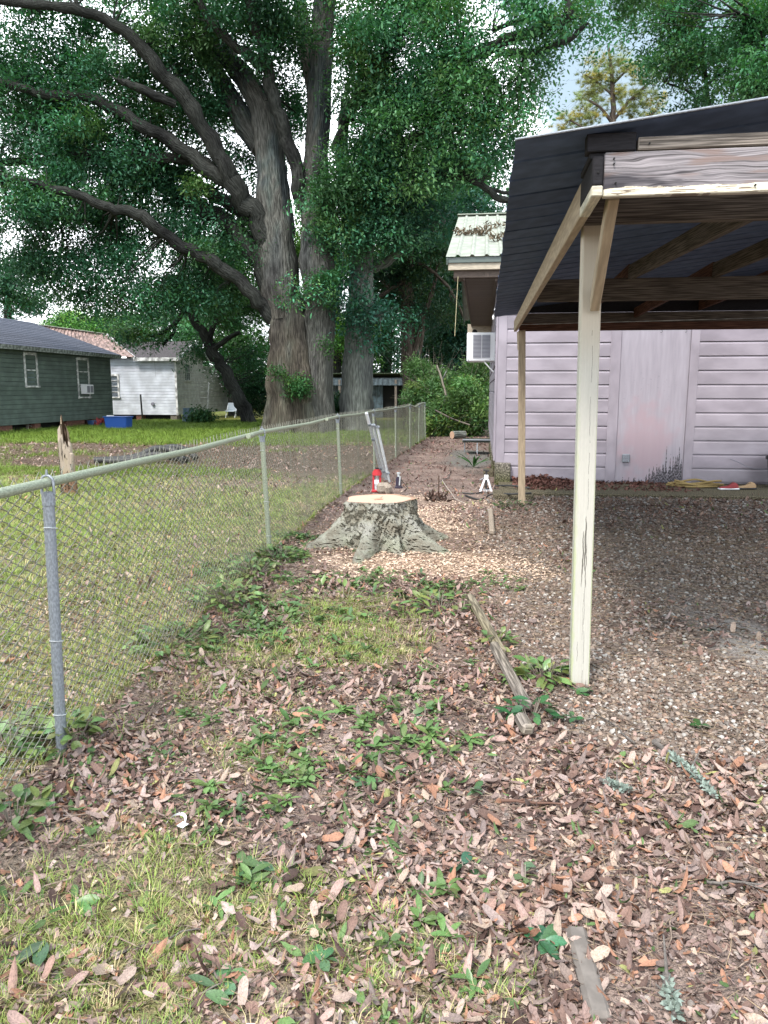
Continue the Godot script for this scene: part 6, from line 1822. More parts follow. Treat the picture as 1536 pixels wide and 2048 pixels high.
func yard_things() -> void:
	# weathered broken post in the lawn
	var o := thing("broken_post", "weathered splintered old wooden post standing in the lawn", "post", Vector3(-6.259, 0, -10.755))
	var m := MB.new()
	m.grid(22, 20, func(u, v):
		var a: float = u * TAU
		var top: float = 0.78 + 0.34 * pow(maxf(0.0, cos(a + 2.2)), 1.6) + 0.16 * maxf(0.0, cos(a + 3.4)) + 0.06 * sin(a * 7.0)
		var y: float = top * (1.0 - v) - 0.05 * v
		var r: float = (0.115 + 0.02 * sin(a * 3.0) + 0.012 * sin(a * 8.0 + y * 2.0)) * (1.0 - 0.25 * y) * (1.0 if v > 0.02 else 0.55)
		return Vector3(cos(a) * r - 0.05 * y, y, sin(a) * r), Vector3.UP, Vector2(0.8, 1.0), func(p, u, v):
		var k := na.get_noise_3d(p.x * 400.0, p.y * 80.0, p.z * 400.0)
		return Color(1.25, 1.18, 1.05).lerp(Color(0.7, 0.58, 0.5), smoothstep(-0.2, 0.35, k)).lerp(Color(0.6, 0.45, 0.36), smoothstep(0.45, 0.2, p.y)))
	build("shaft", m, M.old_wood, o)
	m = MB.new()
	var sp := []
	m.box(Transform3D(Basis(Vector3.FORWARD, 0.1), Vector3(0.05, 0.35, 0.06)), Vector3(0.07, 0.62, 0.05), 0.02)
	build("splinter", m, M.old_wood, o)
	# black corrugated hose lying in the bare band of the lawn
	o = thing("drain_hose", "tangle of black corrugated drain hose on the lawn beyond the fence", "hose", Vector3(-7.506, 0, -15.896))
	for e in [[Vector3(-1.0, 0.06, 0.25), Vector3(-0.5, 0.08, 0.1), Vector3(-0.1, 0.14, 0.0), Vector3(0.25, 0.3, -0.25), Vector3(0.7, 0.2, -0.3), Vector3(1.0, 0.05, 0.1)], [Vector3(-0.75, 0.05, 0.3), Vector3(-0.2, 0.07, 0.2), Vector3(0.3, 0.18, 0.05), Vector3(0.75, 0.12, 0.0), Vector3(0.95, 0.04, -0.3)], [Vector3(-0.3, 0.1, -0.2), Vector3(0.1, 0.2, -0.25), Vector3(0.5, 0.32, -0.4), Vector3(0.85, 0.24, -0.5), Vector3(1.1, 0.06, -0.4)]]:
		m = MB.new()
		var p := []; var rad := []
		for i in e.size() - 1:
			for k in 12:
				p.append(e[i].cubic_interpolate(e[i + 1], e[maxi(i - 1, 0)], e[mini(i + 2, e.size() - 1)], k / 12.0)); rad.append(0.08 if k % 2 == 0 else 0.068)
		m.tube(p, rad, 10)
		build("hose_length", m, M.rubber, o)
	# landscape timbers beside the drive
	for e in [["grey landscape timber on the leaf litter, upper of two end to end", Vector3(-0.061, 0, -5.561), Vector3(0.147, 0, -4.374), 0.06], ["grey landscape timber ending near the front post, lower of two end to end", Vector3(0.104, 0, -4.483), Vector3(0.254, 0, -3.604), 0.058], ["flat grey timber end half buried in leaves below the two timbers", Vector3(0.213, 0, -3.462), Vector3(0.243, 0, -3.328), 0.06]]:
		m = MB.new()
		var a: Vector3 = e[1]; var b: Vector3 = e[2]
		m.beam(a + Vector3(0, 0.048, 0), b + Vector3(0, 0.04, 0), e[3], e[3] * 0.95, 0.014, Vector3(0.15, 1, 0).normalized())
		for i in m.v.size():
			var k := na.get_noise_3dv(m.v[i] * 300.0)
			m.c[i] = Color(1.35, 1.3, 1.15).lerp(Color(0.9, 0.9, 0.62), clampf(0.5 + k, 0, 1))
		tag(build("timber", m, M.grey_wood), e[0], "timber", "landscape timbers along the drive")
	m = MB.new()
	m.beam(Vector3(0.309, 0, -2.078) + Vector3(0, -0.004, 0), Vector3(0.332, 0, -1.741) + Vector3(0, 0.002, 0), 0.062, 0.05, 0.012)
	tag(build("plank", m, mat(lin(0.2, 0.175, 0.155), 0.95, T.soft, Vector3.ONE * 2, true)), "grey buried plank showing through the leaves at the bottom right", "plank")
	m = MB.new()
	m.beam(Vector3(0.137, 0, -9.772) + Vector3(0, 0.05, 0), Vector3(0.139, 0, -8.321) + Vector3(0, 0.03, 0), 0.06, 0.06, 0.015)
	tag(build("wood_stake", m, M.old_wood), "short pale wooden stake lying beyond the stump on the right", "stake")
	# curled white plastic strip
	o = thing("plastic_strip", "curled white plastic strip lying on the grass bottom left", "plastic strip", Vector3(-1.086, 0, -2.41) + Vector3(0, 0.02, 0))
	m = MB.new()
	var cp := []
	m.grid(18, 1, func(u, v):
		var a: float = -0.5 + u * 3.7
		return Vector3(cos(a) * 0.034, 0.008 + 0.012 * v + 0.012 * sin(u * PI), -sin(a) * 0.042) + Vector3(0.009 * v, 0, 0), Vector3.UP)
	build("strip", m, M.white_plastic, o)
	m = MB.new()
	m.grid(3, 1, func(u, v): return Vector3(0.03 + 0.022 * v - 0.012 * u, 0.02 - 0.008 * v, 0.01 + 0.03 * (u - 0.5)), Vector3.UP)
	build("flap", m, M.white_plastic, o)
	# sticks with lichen
	var ltw := mat(lin(0.17, 0.15, 0.135), 0.95, T.bark, Vector3.ONE * 8, true)
	stick("lichen_branch", "fallen branch crusted with pale green lichen at the gravel edge", "branch", Vector3(0.814, 0, -3.317), Vector3(0.939, 0, -2.881), 0.012, ltw, 230.0)
	stick("lichen_branch", "short lichen covered branch on the leaves left of the longer one", "branch", Vector3(0.513, 0, -2.956), Vector3(0.614, 0, -2.876), 0.010, ltw, 110.0)
	stick("lichen_branch", "lichen spotted branch at the bottom right corner", "branch", Vector3(0.529, 0, -1.902), Vector3(0.522, 0, -1.767), 0.012, ltw, 90.0)
	stick("stick", "thin grey stick slanting over the leaves at the right edge", "stick", Vector3(0.755, 0, -2.34), Vector3(0.952, 0, -2.35), 0.006, ltw)
	stick("stick", "long pale twig on the ground right of the stump", "stick", Vector3(-0.717, 0, -13.294), Vector3(-0.164, 0, -10.242), 0.007, mat(lin(0.45, 0.4, 0.34), 0.9), 0.0)
	stick("stick", "dark root like stick near the agave plant", "stick", Vector3(-0.569, 0, -15.189), Vector3(-0.712, 0, -11.763), 0.008, ltw)
	stick("stick", "bent grey twig in the grass at the lower left", "stick", Vector3(-1.01, 0, -1.786), Vector3(-0.804, 0, -1.923), 0.005, ltw)
	stick("stick", "straight brown twig lying in the leaves in the lower middle", "stick", Vector3(-0.298, 0, -2.134), Vector3(-0.115, 0, -2.023), 0.004, ltw)
	stick("stick", "reddish brown stick on the leaves below the timbers", "stick", Vector3(0.111, 0, -2.745), Vector3(0.34, 0, -2.746), 0.007, mat(lin(0.13, 0.07, 0.05), 0.9))
	stick("stick", "forked grey twig in front of the timber foot", "stick", Vector3(0.724, 0, -3.33), Vector3(0.574, 0, -3.693), 0.004, ltw)
	stick("stick", "pale bent twig among weeds at the left edge", "stick", Vector3(-1.852, 0, -2.682), Vector3(-1.642, 0, -2.38), 0.004, ltw)
	# rusty rod with a clod of dark leaves
	o = thing("iron_rod", "rusty iron rod stuck upright in the ground right of the stump", "rod", Vector3(-0.601, 0, -10.799))
	m = MB.new()
	m.tube([Vector3(0, -0.05, 0), Vector3(0, 0.38, 0)], [0.009, 0.009], 8)
	build("rod", m, mat(lin(0.08, 0.05, 0.035), 0.8), o)
	m = MB.new()
	for i in 40:
		var t := rnd(0.4, 1.0)
		m.col = Color(0.10 * t, 0.06 * t, 0.045 * t)
		m.leaf(Vector3(rnd(-0.16, 0.16), rnd(0.0, 0.09), rnd(-0.1, 0.1)), rdir(), rdir(), 0.1, 0.045, 0.4)
	build("dead_leaves", m, M.dead_leaf, o)
	# strap leaved plant
	o = thing("strap_leaf_plant", "small strap leaved green plant by the house side wall", "plant", Vector3(-0.153, 0, -15.744))
	for i in 13:
		m = MB.new()
		var a := rnd(0, TAU)
		var t := rnd(0.7, 1.2)
		m.col = Color(0.05 * t, 0.15 * t, 0.045 * t)
		m.leaf(Vector3.ZERO, Vector3(cos(a), rnd(0.7, 1.8), sin(a)), Vector3(cos(a), 0.3, sin(a)) * -1.0 + Vector3.UP, rnd(0.35, 0.6), 0.05, rnd(0.2, 0.6), 0.4)
		build("leaf", m, M.leaf, o)
	# hoses by the jack stand
	rope_on_ground("hose", "black hose curving from the jack stand towards the slab, upper one", "hose", [Vector3(-0.276, 0, -11.645), Vector3(-0.021, 0, -11.678), Vector3(0.198, 0, -12.502), Vector3(0.464, 0.09, -11.96), Vector3(0.76, 0.09, -11.691)], 0.014, M.rubber)
	rope_on_ground("hose", "black hose along the slab edge, lower one", "hose", [Vector3(-0.232, 0, -11.425), Vector3(-0.003, 0, -10.978), Vector3(0.187, 0, -11.591), Vector3(0.43, 0.085, -11.008), Vector3(0.739, 0.09, -11.119)], 0.014, M.rubber)
	# along the pink wall: rope, shoes, bin and wire
	o = thing("rope_coil", "coil of tan rope lying at the foot of the pink wall", "rope", Vector3(3.438, 0.06, -12.518))
	for k in 7:
		m = MB.new()
		var p := []; var rad := []
		for i in 13:
			var f := i / 12.0
			p.append(Vector3(lerpf(-0.42, 0.42, f) * (0.75 + 0.05 * k), 0.02 + 0.035 * sin(f * PI * 2.0 + k) * (k % 3) * 0.5 + 0.03 * (k % 3), 0.05 * sin(f * PI * (1.5 + 0.3 * k) + k) + 0.1 - k * 0.03)); rad.append(0.016)
		m.tube(p, rad, 7)
		build("strand", m, M.rope, o)
	for e in [["red_shoe", "worn red shoe with white sole beside the rope coil", Vector3(3.858, 0.06, -12.262), M.cloth_red, M.white_plastic], ["tan_shoe", "tan and black work shoe next to the red shoe", Vector3(4.151, 0.06, -12.361), M.cloth_tan, M.black]]:
		o = thing(e[0], e[1], "shoe", e[2])
		o.rotation.y = 0.15
		m = MB.new()
		m.grid(16, 8, func(u, v):
			var a: float = v * PI
			var x: float = (u - 0.5) * 0.30
			var hh: float = 0.035 + 0.065 * smoothstep(0.35, 0.75, u)
			var w: float = 0.048 * pow(maxf(0.0, sin(clampf(u * 0.94 + 0.03, 0, 1) * PI)), 0.4)
			return Vector3(x, 0.022 + hh * sin(a) * pow(maxf(0.0, sin(clampf(u * 0.94 + 0.03, 0, 1) * PI)), 0.3), cos(a) * w), Vector3.UP)
		build("upper", m, e[3], o)
		m = MB.new()
		m.box(Transform3D(Basis(), Vector3(0, 0.012, 0)), Vector3(0.31, 0.024, 0.1), 0.01)
		build("sole", m, e[4], o)
		m = MB.new()
		for k in 4: m.beam(Vector3(-0.02 + k * 0.025, 0.075 + k * 0.008, -0.03), Vector3(-0.025 + k * 0.025, 0.075 + k * 0.008, 0.03), 0.008, 0.008)
		build("laces", m, M.black, o)
	o = thing("black_bin", "black plastic bin at the right edge by the pink wall", "bin", Vector3(4.78, 0.055, -12.6))
	m = MB.new()
	m.tube([Vector3.ZERO, Vector3(0, 0.46, 0), Vector3(0, 0.46, 0), Vector3(0, 0.5, 0)], [0.2, 0.25, 0.275, 0.275], 20)
	build("body", m, M.black, o)
	m = MB.new()
	m.tube([Vector3(0, 0.5, 0), Vector3(0, 0.56, 0), Vector3(0, 0.59, 0)], [0.26, 0.2, 0.05], 20)
	build("lid", m, M.black, o)
	m = MB.new()
	m.tube([Vector3(4.059, 0.48, -12.94), Vector3(4.191, 0.428, -12.9), Vector3(4.311, 0.361, -12.85), Vector3(4.428, 0.335, -12.8), Vector3(4.576, 0.339, -12.7)], [0.006, 0.006, 0.006, 0.006, 0.006], 6)
	tag(build("cable", m, M.grille), "grey cable sagging from the pink wall to the black bin", "cable")
	# cord hanging from the house eave
	m = MB.new()
	var hp := []; var hr := []
	for i in 14:
		hp.append(Vector3(-0.427, 3.4 - i * 0.072, -12.55) + Vector3(-0.003 * i, 0, 0)); hr.append(0.006 if i % 2 == 0 else 0.004)
	m.tube(hp, hr, 5)
	tag(build("hanging_cord", m, mat(lin(0.4, 0.36, 0.22), 0.9)), "thin pale cord hanging from the eave of the pink house", "cord")
	# clumps of leaves on the metal roof
	var rl := ["small clump of dead leaves furthest left on the metal roof", "dead leaf clump second from left on the metal roof", "pale leaf clump third along the row on the metal roof", "widest clump of dead leaves, highest on the metal roof", "little leaf clump with a twig lowest on the metal roof"]
	var rp := [[925,470,0.14], [951,470,0.15], [968,472,0.12], [992,460,0.24], [995,490,0.12]]
	for k in 5:
		var e: Array = rp[k]
		# where the sight falls on the roof slope
		var best := Vector3.ZERO
		var a := Vector3(0, 3.72, -12.44); var b := Vector3(0, 5.53, -18.0)
		var pos: Vector3 = [Vector3(-0.432, 4.472, -14.8), Vector3(-0.19, 4.466, -14.8), Vector3(-0.031, 4.425, -14.7), Vector3(0.2, 4.725, -15.7), Vector3(0.209, 4.114, -13.9)][k]
		pos.y = lerpf(a.y, b.y, (pos.z - a.z) / (b.z - a.z))
		o = thing("leaf_clump", rl[k], "leaf clump", pos, "leaf clumps on the metal roof")
		m = MB.new()
		for i in 70:
			var t := rnd(0.5, 1.3)
			m.col = Color(0.17 * t, 0.13 * t, 0.085 * t)
			m.leaf(Vector3(rnd(-1, 1) * e[2], rnd(0.0, 0.09), rnd(-0.1, 0.1)), rdir(), rdir(), rnd(0.05, 0.1), rnd(0.02, 0.04), 0.4)
		if k == 4: m.tube([Vector3(0.02, 0.05, 0), Vector3(-0.12, 0.2, -0.1)], [0.008, 0.004], 5)
		build("leaves", m, M.dead_leaf, o).set_meta("kind", "stuff")
	# broadleaf weeds along the fence and by the posts
	var wc := Color(0.15, 0.24, 0.075)
	weed("broadleaf weeds around the foot of the nearest fence post", Vector3(-1.846, 0, -2.997), 70, 0.16, 0.14, 0.085, wc)
	weed("broadleaf weeds at the left edge of the picture", Vector3(-2.076, 0, -2.919), 60, 0.16, 0.16, 0.1, Color(0.15, 0.25, 0.09))
	weed("broadleaf weeds at the left edge below the fence", Vector3(-1.698, 0, -2.373), 60, 0.13, 0.12, 0.085, wc)
	weed("low weeds under the fence wire a metre past the nearest post", Vector3(-1.937, 0, -4.357), 90, 0.26, 0.12, 0.08, wc)
	weed("thick pale weeds under the fence midway between the two near posts", Vector3(-1.915, 0, -5.334), 170, 0.26, 0.2, 0.085, Color(0.19, 0.30, 0.10))
	weed("weeds just in front of the second fence post", Vector3(-1.987, 0, -6.194), 130, 0.26, 0.15, 0.085, wc)
	weed("weeds around the foot of the second fence post", Vector3(-1.881, 0, -6.8), 120, 0.24, 0.14, 0.08, Color(0.14, 0.235, 0.07))
	weed("weeds growing beside the end of the upper timber", Vector3(-0.281, 0, -5.412), 70, 0.22, 0.11, 0.085, wc)
	weed("weeds over the joint between the two timbers", Vector3(0.128, 0, -4.625), 26, 0.1, 0.12, 0.075, wc)
	weed("weeds left of the foot of the front post", Vector3(0.381, 0, -4.085), 60, 0.14, 0.12, 0.09, wc)
	weed("weeds at the lower end of the timbers", Vector3(0.265, 0, -3.536), 30, 0.12, 0.12, 0.085, Color(0.05, 0.15, 0.055))
	weed("weeds at the foot of the rear carport post", Vector3(0.48, 0, -10.416), 90, 0.26, 0.1, 0.07, Color(0.06, 0.1, 0.035))
	weed("low weeds across the clearing in front of the stump", Vector3(-1.007, 0, -5.452), 60, 0.5, 0.07, 0.09, wc)
	weed("low weeds at the foot of the left stump root", Vector3(-1.298, 0, -7.332), 46, 0.22, 0.07, 0.07, Color(0.06, 0.11, 0.04))
	# fallen green sprigs
	var sg := Color(0.10, 0.20, 0.085)
	sprig("blue green leaf sprig in the lower left middle of the litter", Vector3(-0.745, 0, -2.229), 9, 0.085, sg)
	sprig("large dark green sprig near the bottom left", Vector3(-0.68, 0, -1.711), 8, 0.1, sg)
	sprig("pale green sprig with small leaves at the lower right", Vector3(0.173, 0, -2.295), 9, 0.065, Color(0.13, 0.2, 0.09))
	sprig("green sprig under a brown leaf at the lower right middle", Vector3(0.229, 0, -2.005), 7, 0.085, Color(0.05, 0.15, 0.06))
	sprig("green sprig right below the front post", Vector3(0.561, 0, -3.883), 8, 0.075, Color(0.05, 0.13, 0.04))
	sprig("green sprig out on the gravel right of the post", Vector3(1.085, 0, -3.531), 6, 0.07, Color(0.05, 0.12, 0.045))
	sprig("bright green sprig on the grass at the lower left", Vector3(-1.209, 0, -1.981), 7, 0.09, Color(0.08, 0.22, 0.05))
	sprig("dark green sprig on the litter in the middle of the ground", Vector3(-0.424, 0, -2.827), 6, 0.085, sg)
	sprig("dark green sprig right of the centre of the litter", Vector3(0.024, 0, -2.807), 6, 0.08, sg)
	sprig("green sprig with a yellow leaf left of centre", Vector3(-0.947, 0, -3.138), 6, 0.08, Color(0.07, 0.15, 0.05))
	sprig("small dark sprig near the top of the gravel", Vector3(1.542, 0, -5.059), 5, 0.07, Color(0.03, 0.08, 0.05))
	sprig("green sprig on the brown leaves below the gravel", Vector3(0.472, 0, -3.563), 6, 0.07, Color(0.06, 0.16, 0.06))
	sprig("green sprig at the bottom edge right of centre", Vector3(-0.411, 0, -1.863), 6, 0.075, Color(0.09, 0.2, 0.07))
	sprig("long leaved green sprig in the middle foreground", Vector3(-0.034, 0, -2.334), 6, 0.11, Color(0.04, 0.11, 0.06))
	sprig("olive sprig at the left bottom corner", Vector3(-1.232, 0, -1.738), 7, 0.1, Color(0.07, 0.13, 0.06))
	sprig("dark sprig on bare soil left of the front timbers", Vector3(-0.251, 0, -3.527), 6, 0.075, sg)

# ------------------------------------------------------------------ what covers the ground
func litter_mesh(k: int, torn := false) -> ArrayMesh:
	var m := MB.new()
	var keep := rng.state
	rng.seed = 90 + k
	var curl: float = [0.15, 0.5, -0.4, 0.8, 0.3][k]
	var fold: float = [0.2, 0.45, 0.35, 0.7, -0.4][k]
	var wd: float = [0.42, 0.36, 0.46, 0.34, 0.3][k]
	m.leaf2(Vector3(-0.5, 0, 0), Vector3(1, 0.02, 0), Vector3.UP, 1.0, wd, curl, fold, [0.05, 0.5, 0.9, 1.0, 0.68, 0.04] if not torn else [0.5, 0.8, 1.0, 0.9, 0.75, 0.3], 0.05)
	for i in m.v.size():
		m.v[i] += Vector3(0, rnd(-0.03, 0.03), rnd(-0.03, 0.03))
	m.smooth_from(0, 0)
	m.tube([Vector3(-0.5, 0, 0), Vector3(-0.66, 0.03, 0.02)], [0.012, 0.008], 3, false)
	rng.state = keep
	return m.done(M.dead_leaf)

func tuft_mesh(n: int, sd: int, spread: float) -> ArrayMesh:
	var keep := rng.state
	rng.seed = sd
	var m := MB.new()
	for i in n:
		var a := rnd(0, TAU)
		var o := Vector3(cos(a), 0, sin(a)) * spread * rnd(0, 1)
		var d := Vector3(cos(a) * rnd(0.1, 1.0), 1, sin(a) * rnd(0.1, 1.0)).normalized()
		var s := Vector3(-sin(a + rnd(-1, 1)), 0, cos(a + rnd(-1, 1))).normalized() * 0.021
		var h := rnd(0.5, 1.1)
		var mid := o + d * h * 0.55
		var tip := o + d * h + Vector3(cos(a), -0.35, sin(a)) * h * rnd(0.1, 0.4)
		var t := rnd(0.7, 1.3)
		m.col = Color(t * rnd(0.9, 1.25), t, t)
		var nn := d.cross(s).normalized()
		if nn.y < 0: nn = -nn
		nn = (nn + Vector3.UP).normalized()
		m.quad(o - s, o + s, mid + s * 0.8, mid - s * 0.8, nn, Vector2.ZERO, Vector2.RIGHT, Vector2.ONE, Vector2.DOWN)
		m.tri(mid - s * 0.8, mid + s * 0.8, tip, nn)
	rng.state = keep
	return m.done(M.grass)

func litter() -> void:
	var kinds := []
	for k in 5: kinds.append(litter_mesh(k, k == 2))
	var lays := []
	for k in 5: lays.append(Lay.new())
	var pal := [Color(0.422, 0.288, 0.251), Color(0.312, 0.197, 0.159), Color(0.569, 0.432, 0.368), Color(0.119, 0.072, 0.060), Color(0.386, 0.298, 0.272), Color(0.606, 0.461, 0.364), Color(0.422, 0.221, 0.143), Color(0.330, 0.240, 0.210), Color(0.248, 0.154, 0.123)]
	var bands := [[-1.0, -4.2, 4000.0], [-4.2, -8.0, 2000.0], [-8.0, -13.5, 420.0], [-13.5, -26.0, 150.0]]
	for b in bands:
		var zz := float(b[0])
		var n := int(0.5 * (-b[0] * 1.25 + 0.7 - b[1] * 1.25 + 0.7) * (b[0] - b[1]) * b[2])
		for i in n:
			# spread evenly over the trapezium that the view covers, with a margin at its sides
			var z := -sqrt(lerpf(b[0] * b[0], b[1] * b[1], rnd(0, 1)))
			var x := lerpf(z * 0.72 - 0.35, -z * 0.53 + 0.35, rnd(0, 1))
			var fx := fence_x(z)
			var k := na.get_noise_2d(x * 55 + 40, z * 55)
			var dens := 0.62 + k * 0.8
			if x < fx:
				dens = 0.13 + k * 0.25
				if z < -13: dens = (0.5 + k * 0.5) * smoothstep(-24, -21, z)
				if z < -11 and x > -6: dens += 0.35
			else:
				dens -= gravel(x, z) * (0.6 if z < -3.2 else 0.3)
				if gravel(x, z) > 0.3 and z < -7.5: dens = smoothstep(-7.5, -9.5, z) * 0.75 + k * 0.9 if x > 1.0 else dens + 0.25
				dens -= grassy(x, z) * 0.35
				dens -= sawdust(x, z) * 0.75
				if z < -15 : dens *= 0.35 + smoothstep(0.5, 1.0, Vector2((x + 0.25) / 0.75, (z + 18.2) / 3.8).length())
				if z > -3.3 and x > 0.2: dens += 0.3
			if rnd(0, 1) > dens: continue
			var far := 1.0 + clampf((-z - 8.0) / 14.0, 0, 1) * 0.5
			var patch := na.get_noise_2d(x * 130 + 900, z * 130)
			if patch < -0.22 and x > fx and rnd(0, 1) < 0.45: continue
			var s := rnd(0.028, 0.066) * far * (1.0 + patch * 0.6)
			if rnd(0, 1) < 0.06: s *= 1.6
			if rnd(0, 1) < 0.55: s *= 0.55
			var c: Color = pal[rng.randi() % pal.size()]
			var q := rnd(0.55, 1.25) * (1.0 + 0.5 * na.get_noise_2d(x * 90 + 70, z * 90 + 500))
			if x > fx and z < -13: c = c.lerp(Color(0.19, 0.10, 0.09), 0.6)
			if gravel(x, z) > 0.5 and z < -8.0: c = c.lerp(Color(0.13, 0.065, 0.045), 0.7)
			if x > fx and rnd(0, 1) < (0.13 if x < -0.2 and z < -1.6 and z > -6.2 else 0.04): c = Color(0.12, 0.2, 0.07)
			elif rnd(0, 1) < 0.02: c = Color(0.36, 0.36, 0.14)
			s = minf(s, 0.078 * far)
			var bs := Basis.from_euler(Vector3(rnd(-0.5, 0.5), rnd(0, TAU), rnd(-0.35, 0.35))).scaled(Vector3(s, s * rnd(0.8, 1.5), s * rnd(0.85, 1.2)))
			if rnd(0, 1) < 0.35: bs = bs * Basis(Vector3.RIGHT, PI)
			if c.r * q > 0.47: q = 0.47 / c.r
			s = minf(s, 0.09 * far)
			lays[rng.randi() % 5].put(bs, Vector3(x, hgt(x, z) + rnd(0.003, 0.02), z), Color(c.r * q, c.g * q, c.b * q))
	# heap of dead leaves drifted against the pink wall and the slab
	for i in 2600:
		var x := rnd(0.55, 3.4); var f := rnd(0, 1)
		var hh := maxf(0.0, 0.14 - absf(x - 0.95) * 0.2) * (1.0 - f)
		if x > 1.6 and rnd(0, 1) < 0.6: continue
		var t := rnd(0.4, 1.1)
		lays[rng.randi() % 5].put(Basis.from_euler(Vector3(rnd(-0.9, 0.9), rnd(0, TAU), rnd(-0.9, 0.9))).scaled(Vector3.ONE * rnd(0.05, 0.1)), Vector3(x, 0.06 + hh * rnd(0.2, 1.0), -12.95 + f * f * 1.1), Color(0.2 * t, 0.09 * t, 0.07 * t))
	var o := Node3D.new()
	o.name = "leaf_litter"
	add_child(o)
	tag(o, "brown and tan fallen leaves strewn over the ground", "leaf litter", "", "stuff")
	for k in 5: scatter(["flat_leaves", "curled_leaves", "bent_leaves", "rolled_leaves", "narrow_leaves"][k], lays[k], kinds[k], o)
	# crumbled bits of leaf
	var fm := MB.new()
	fm.quad(Vector3(-0.5, 0, -0.25), Vector3(0.45, 0.1, -0.3), Vector3(0.5, 0.0, 0.2), Vector3(-0.4, 0.12, 0.3), Vector3.UP, Vector2(0.1, 0.1), Vector2(0.9, 0.1), Vector2(0.9, 0.9), Vector2(0.1, 0.9))
	var fl := Lay.new()
	for i in 65000:
		var z := -sqrt(lerpf(1.0, 110.0, pow(rnd(0, 1), 1.5)))
		var x := lerpf(maxf(z * 0.72 - 0.35, fence_x(z) - 1.6), -z * 0.53 + 0.35, rnd(0, 1))
		if rnd(0, 1) < gravel(x, z) * 0.6 + sawdust(x, z) * 0.5: continue
		var c: Color = pal[rng.randi() % pal.size()]
		var q := rnd(0.6, 1.25)
		fl.put(Basis.from_euler(Vector3(rnd(-0.7, 0.7), rnd(0, TAU), rnd(-0.7, 0.7))).scaled(Vector3.ONE * rnd(0.008, 0.03)), Vector3(x, hgt(x, z) + rnd(0.002, 0.012), z), Color(c.r * q, c.g * q, c.b * q))
	scatter("leaf_crumbs", fl, fm.done(M.dead_leaf), o)
	# straw and pine needles
	var nm := MB.new()
	nm.tube([Vector3(-0.5, 0, 0), Vector3(0.0, 0.06, 0.05), Vector3(0.5, 0.0, 0.0)], [0.010, 0.010, 0.005], 3, false)
	var nl := Lay.new()
	for i in 16000:
		var z := -sqrt(lerpf(1.0, 80.0, rnd(0, 1)))
		var x := lerpf(maxf(z * 0.72 - 0.35, fence_x(z) - 1.0), -z * 0.53 + 0.35, rnd(0, 1))
		var t := rnd(0.5, 1.3)
		nl.put(Basis.from_euler(Vector3(rnd(-0.3, 0.3), rnd(0, TAU), rnd(-0.3, 0.3))).scaled(Vector3.ONE * rnd(0.04, 0.11)), Vector3(x, hgt(x, z) + rnd(0.006, 0.022), z), Color(0.5 * t, 0.38 * t, 0.24 * t))
	scatter("straw", nl, nm.done(M.dead_leaf), o)
	# fine twigs
	var tm := MB.new()
	tm.tube([Vector3(-0.5, 0, 0), Vector3(-0.1, 0.03, 0.03), Vector3(0.2, 0.0, -0.02), Vector3(0.5, 0.03, 0.02)], [0.014, 0.016, 0.012, 0.006], 4, false)
	var tl := Lay.new()
	for i in 5200:
		var z := -sqrt(lerpf(1.0, 90.0, rnd(0, 1)))
		var x := lerpf(maxf(z * 0.72 - 0.35, fence_x(z) - 0.6), -z * 0.53 + 0.35, rnd(0, 1))
		var t := rnd(0.6, 1.4)
		tl.put(Basis.from_euler(Vector3(rnd(-0.1, 0.1), rnd(0, TAU), rnd(-0.15, 0.15))).scaled(Vector3(1, 1, 1) * rnd(0.06, 0.22)), Vector3(x, hgt(x, z) + 0.012, z), Color(0.25 * t, 0.19 * t, 0.15 * t))
	scatter("fine_twigs", tl, tm.done(M.dead_leaf), o)
	# grass
	var g := [tuft_mesh(9, 71, 0.35), tuft_mesh(11, 72, 0.5), tuft_mesh(7, 73, 0.3)]
	var gl := [Lay.new(), Lay.new(), Lay.new()]
	var gb := [[-1.0, -4.5, 1500.0, 0.06], [-4.5, -9.0, 620.0, 0.075], [-9.0, -16.0, 260.0, 0.1], [-16.0, -38.0, 75.0, 0.17]]
	for b in gb:
		var n := int(0.5 * (-b[0] * 1.1 + 0.5 - b[1] * 1.1 + 0.5) * (b[0] - b[1]) * b[2])
		for i in n:
			var z := -sqrt(lerpf(b[0] * b[0], b[1] * b[1], rnd(0, 1)))
			var x := lerpf(z * 0.74 - 0.4, minf(-z * 0.2 + 0.3, 1.2), rnd(0, 1))
			var gr := grassy(x, z)
			if rnd(0.02, 1) > gr * (1.3 if x < fence_x(z) else 0.95): continue
			if x < -17.8 and z < -21: continue
			var dry := rnd(0, 1)
			var c := Color(0.15, 0.22, 0.04)
			if z > -13.0 or x > fence_x(z): c = Color(0.255, 0.33, 0.085) if dry < 0.66 else (Color(0.52, 0.44, 0.24) if dry < 0.85 else Color(0.14, 0.23, 0.07))
			if z < -21.5: c = Color(0.155, 0.235, 0.04)
			var t := rnd(0.75, 1.3)
			var s: float = b[3] * rnd(0.55, 1.25)
			gl[rng.randi() % 3].put(Basis(Vector3.UP, rnd(0, TAU)).scaled(Vector3(s, s * rnd(0.6, 1.1), s)), Vector3(x, hgt(x, z) - 0.003, z), Color(c.r * t, c.g * t, c.b * t))
	var go := Node3D.new()
	go.name = "grass"
	add_child(go)
	tag(go, "thin patchy grass of the lawn and the strip by the fence", "grass", "", "stuff")
	for k in 3: scatter("grass_blades", gl[k], g[k], go)
	# small broadleaf weeds dotted over the strip by the fence
	var rm := []
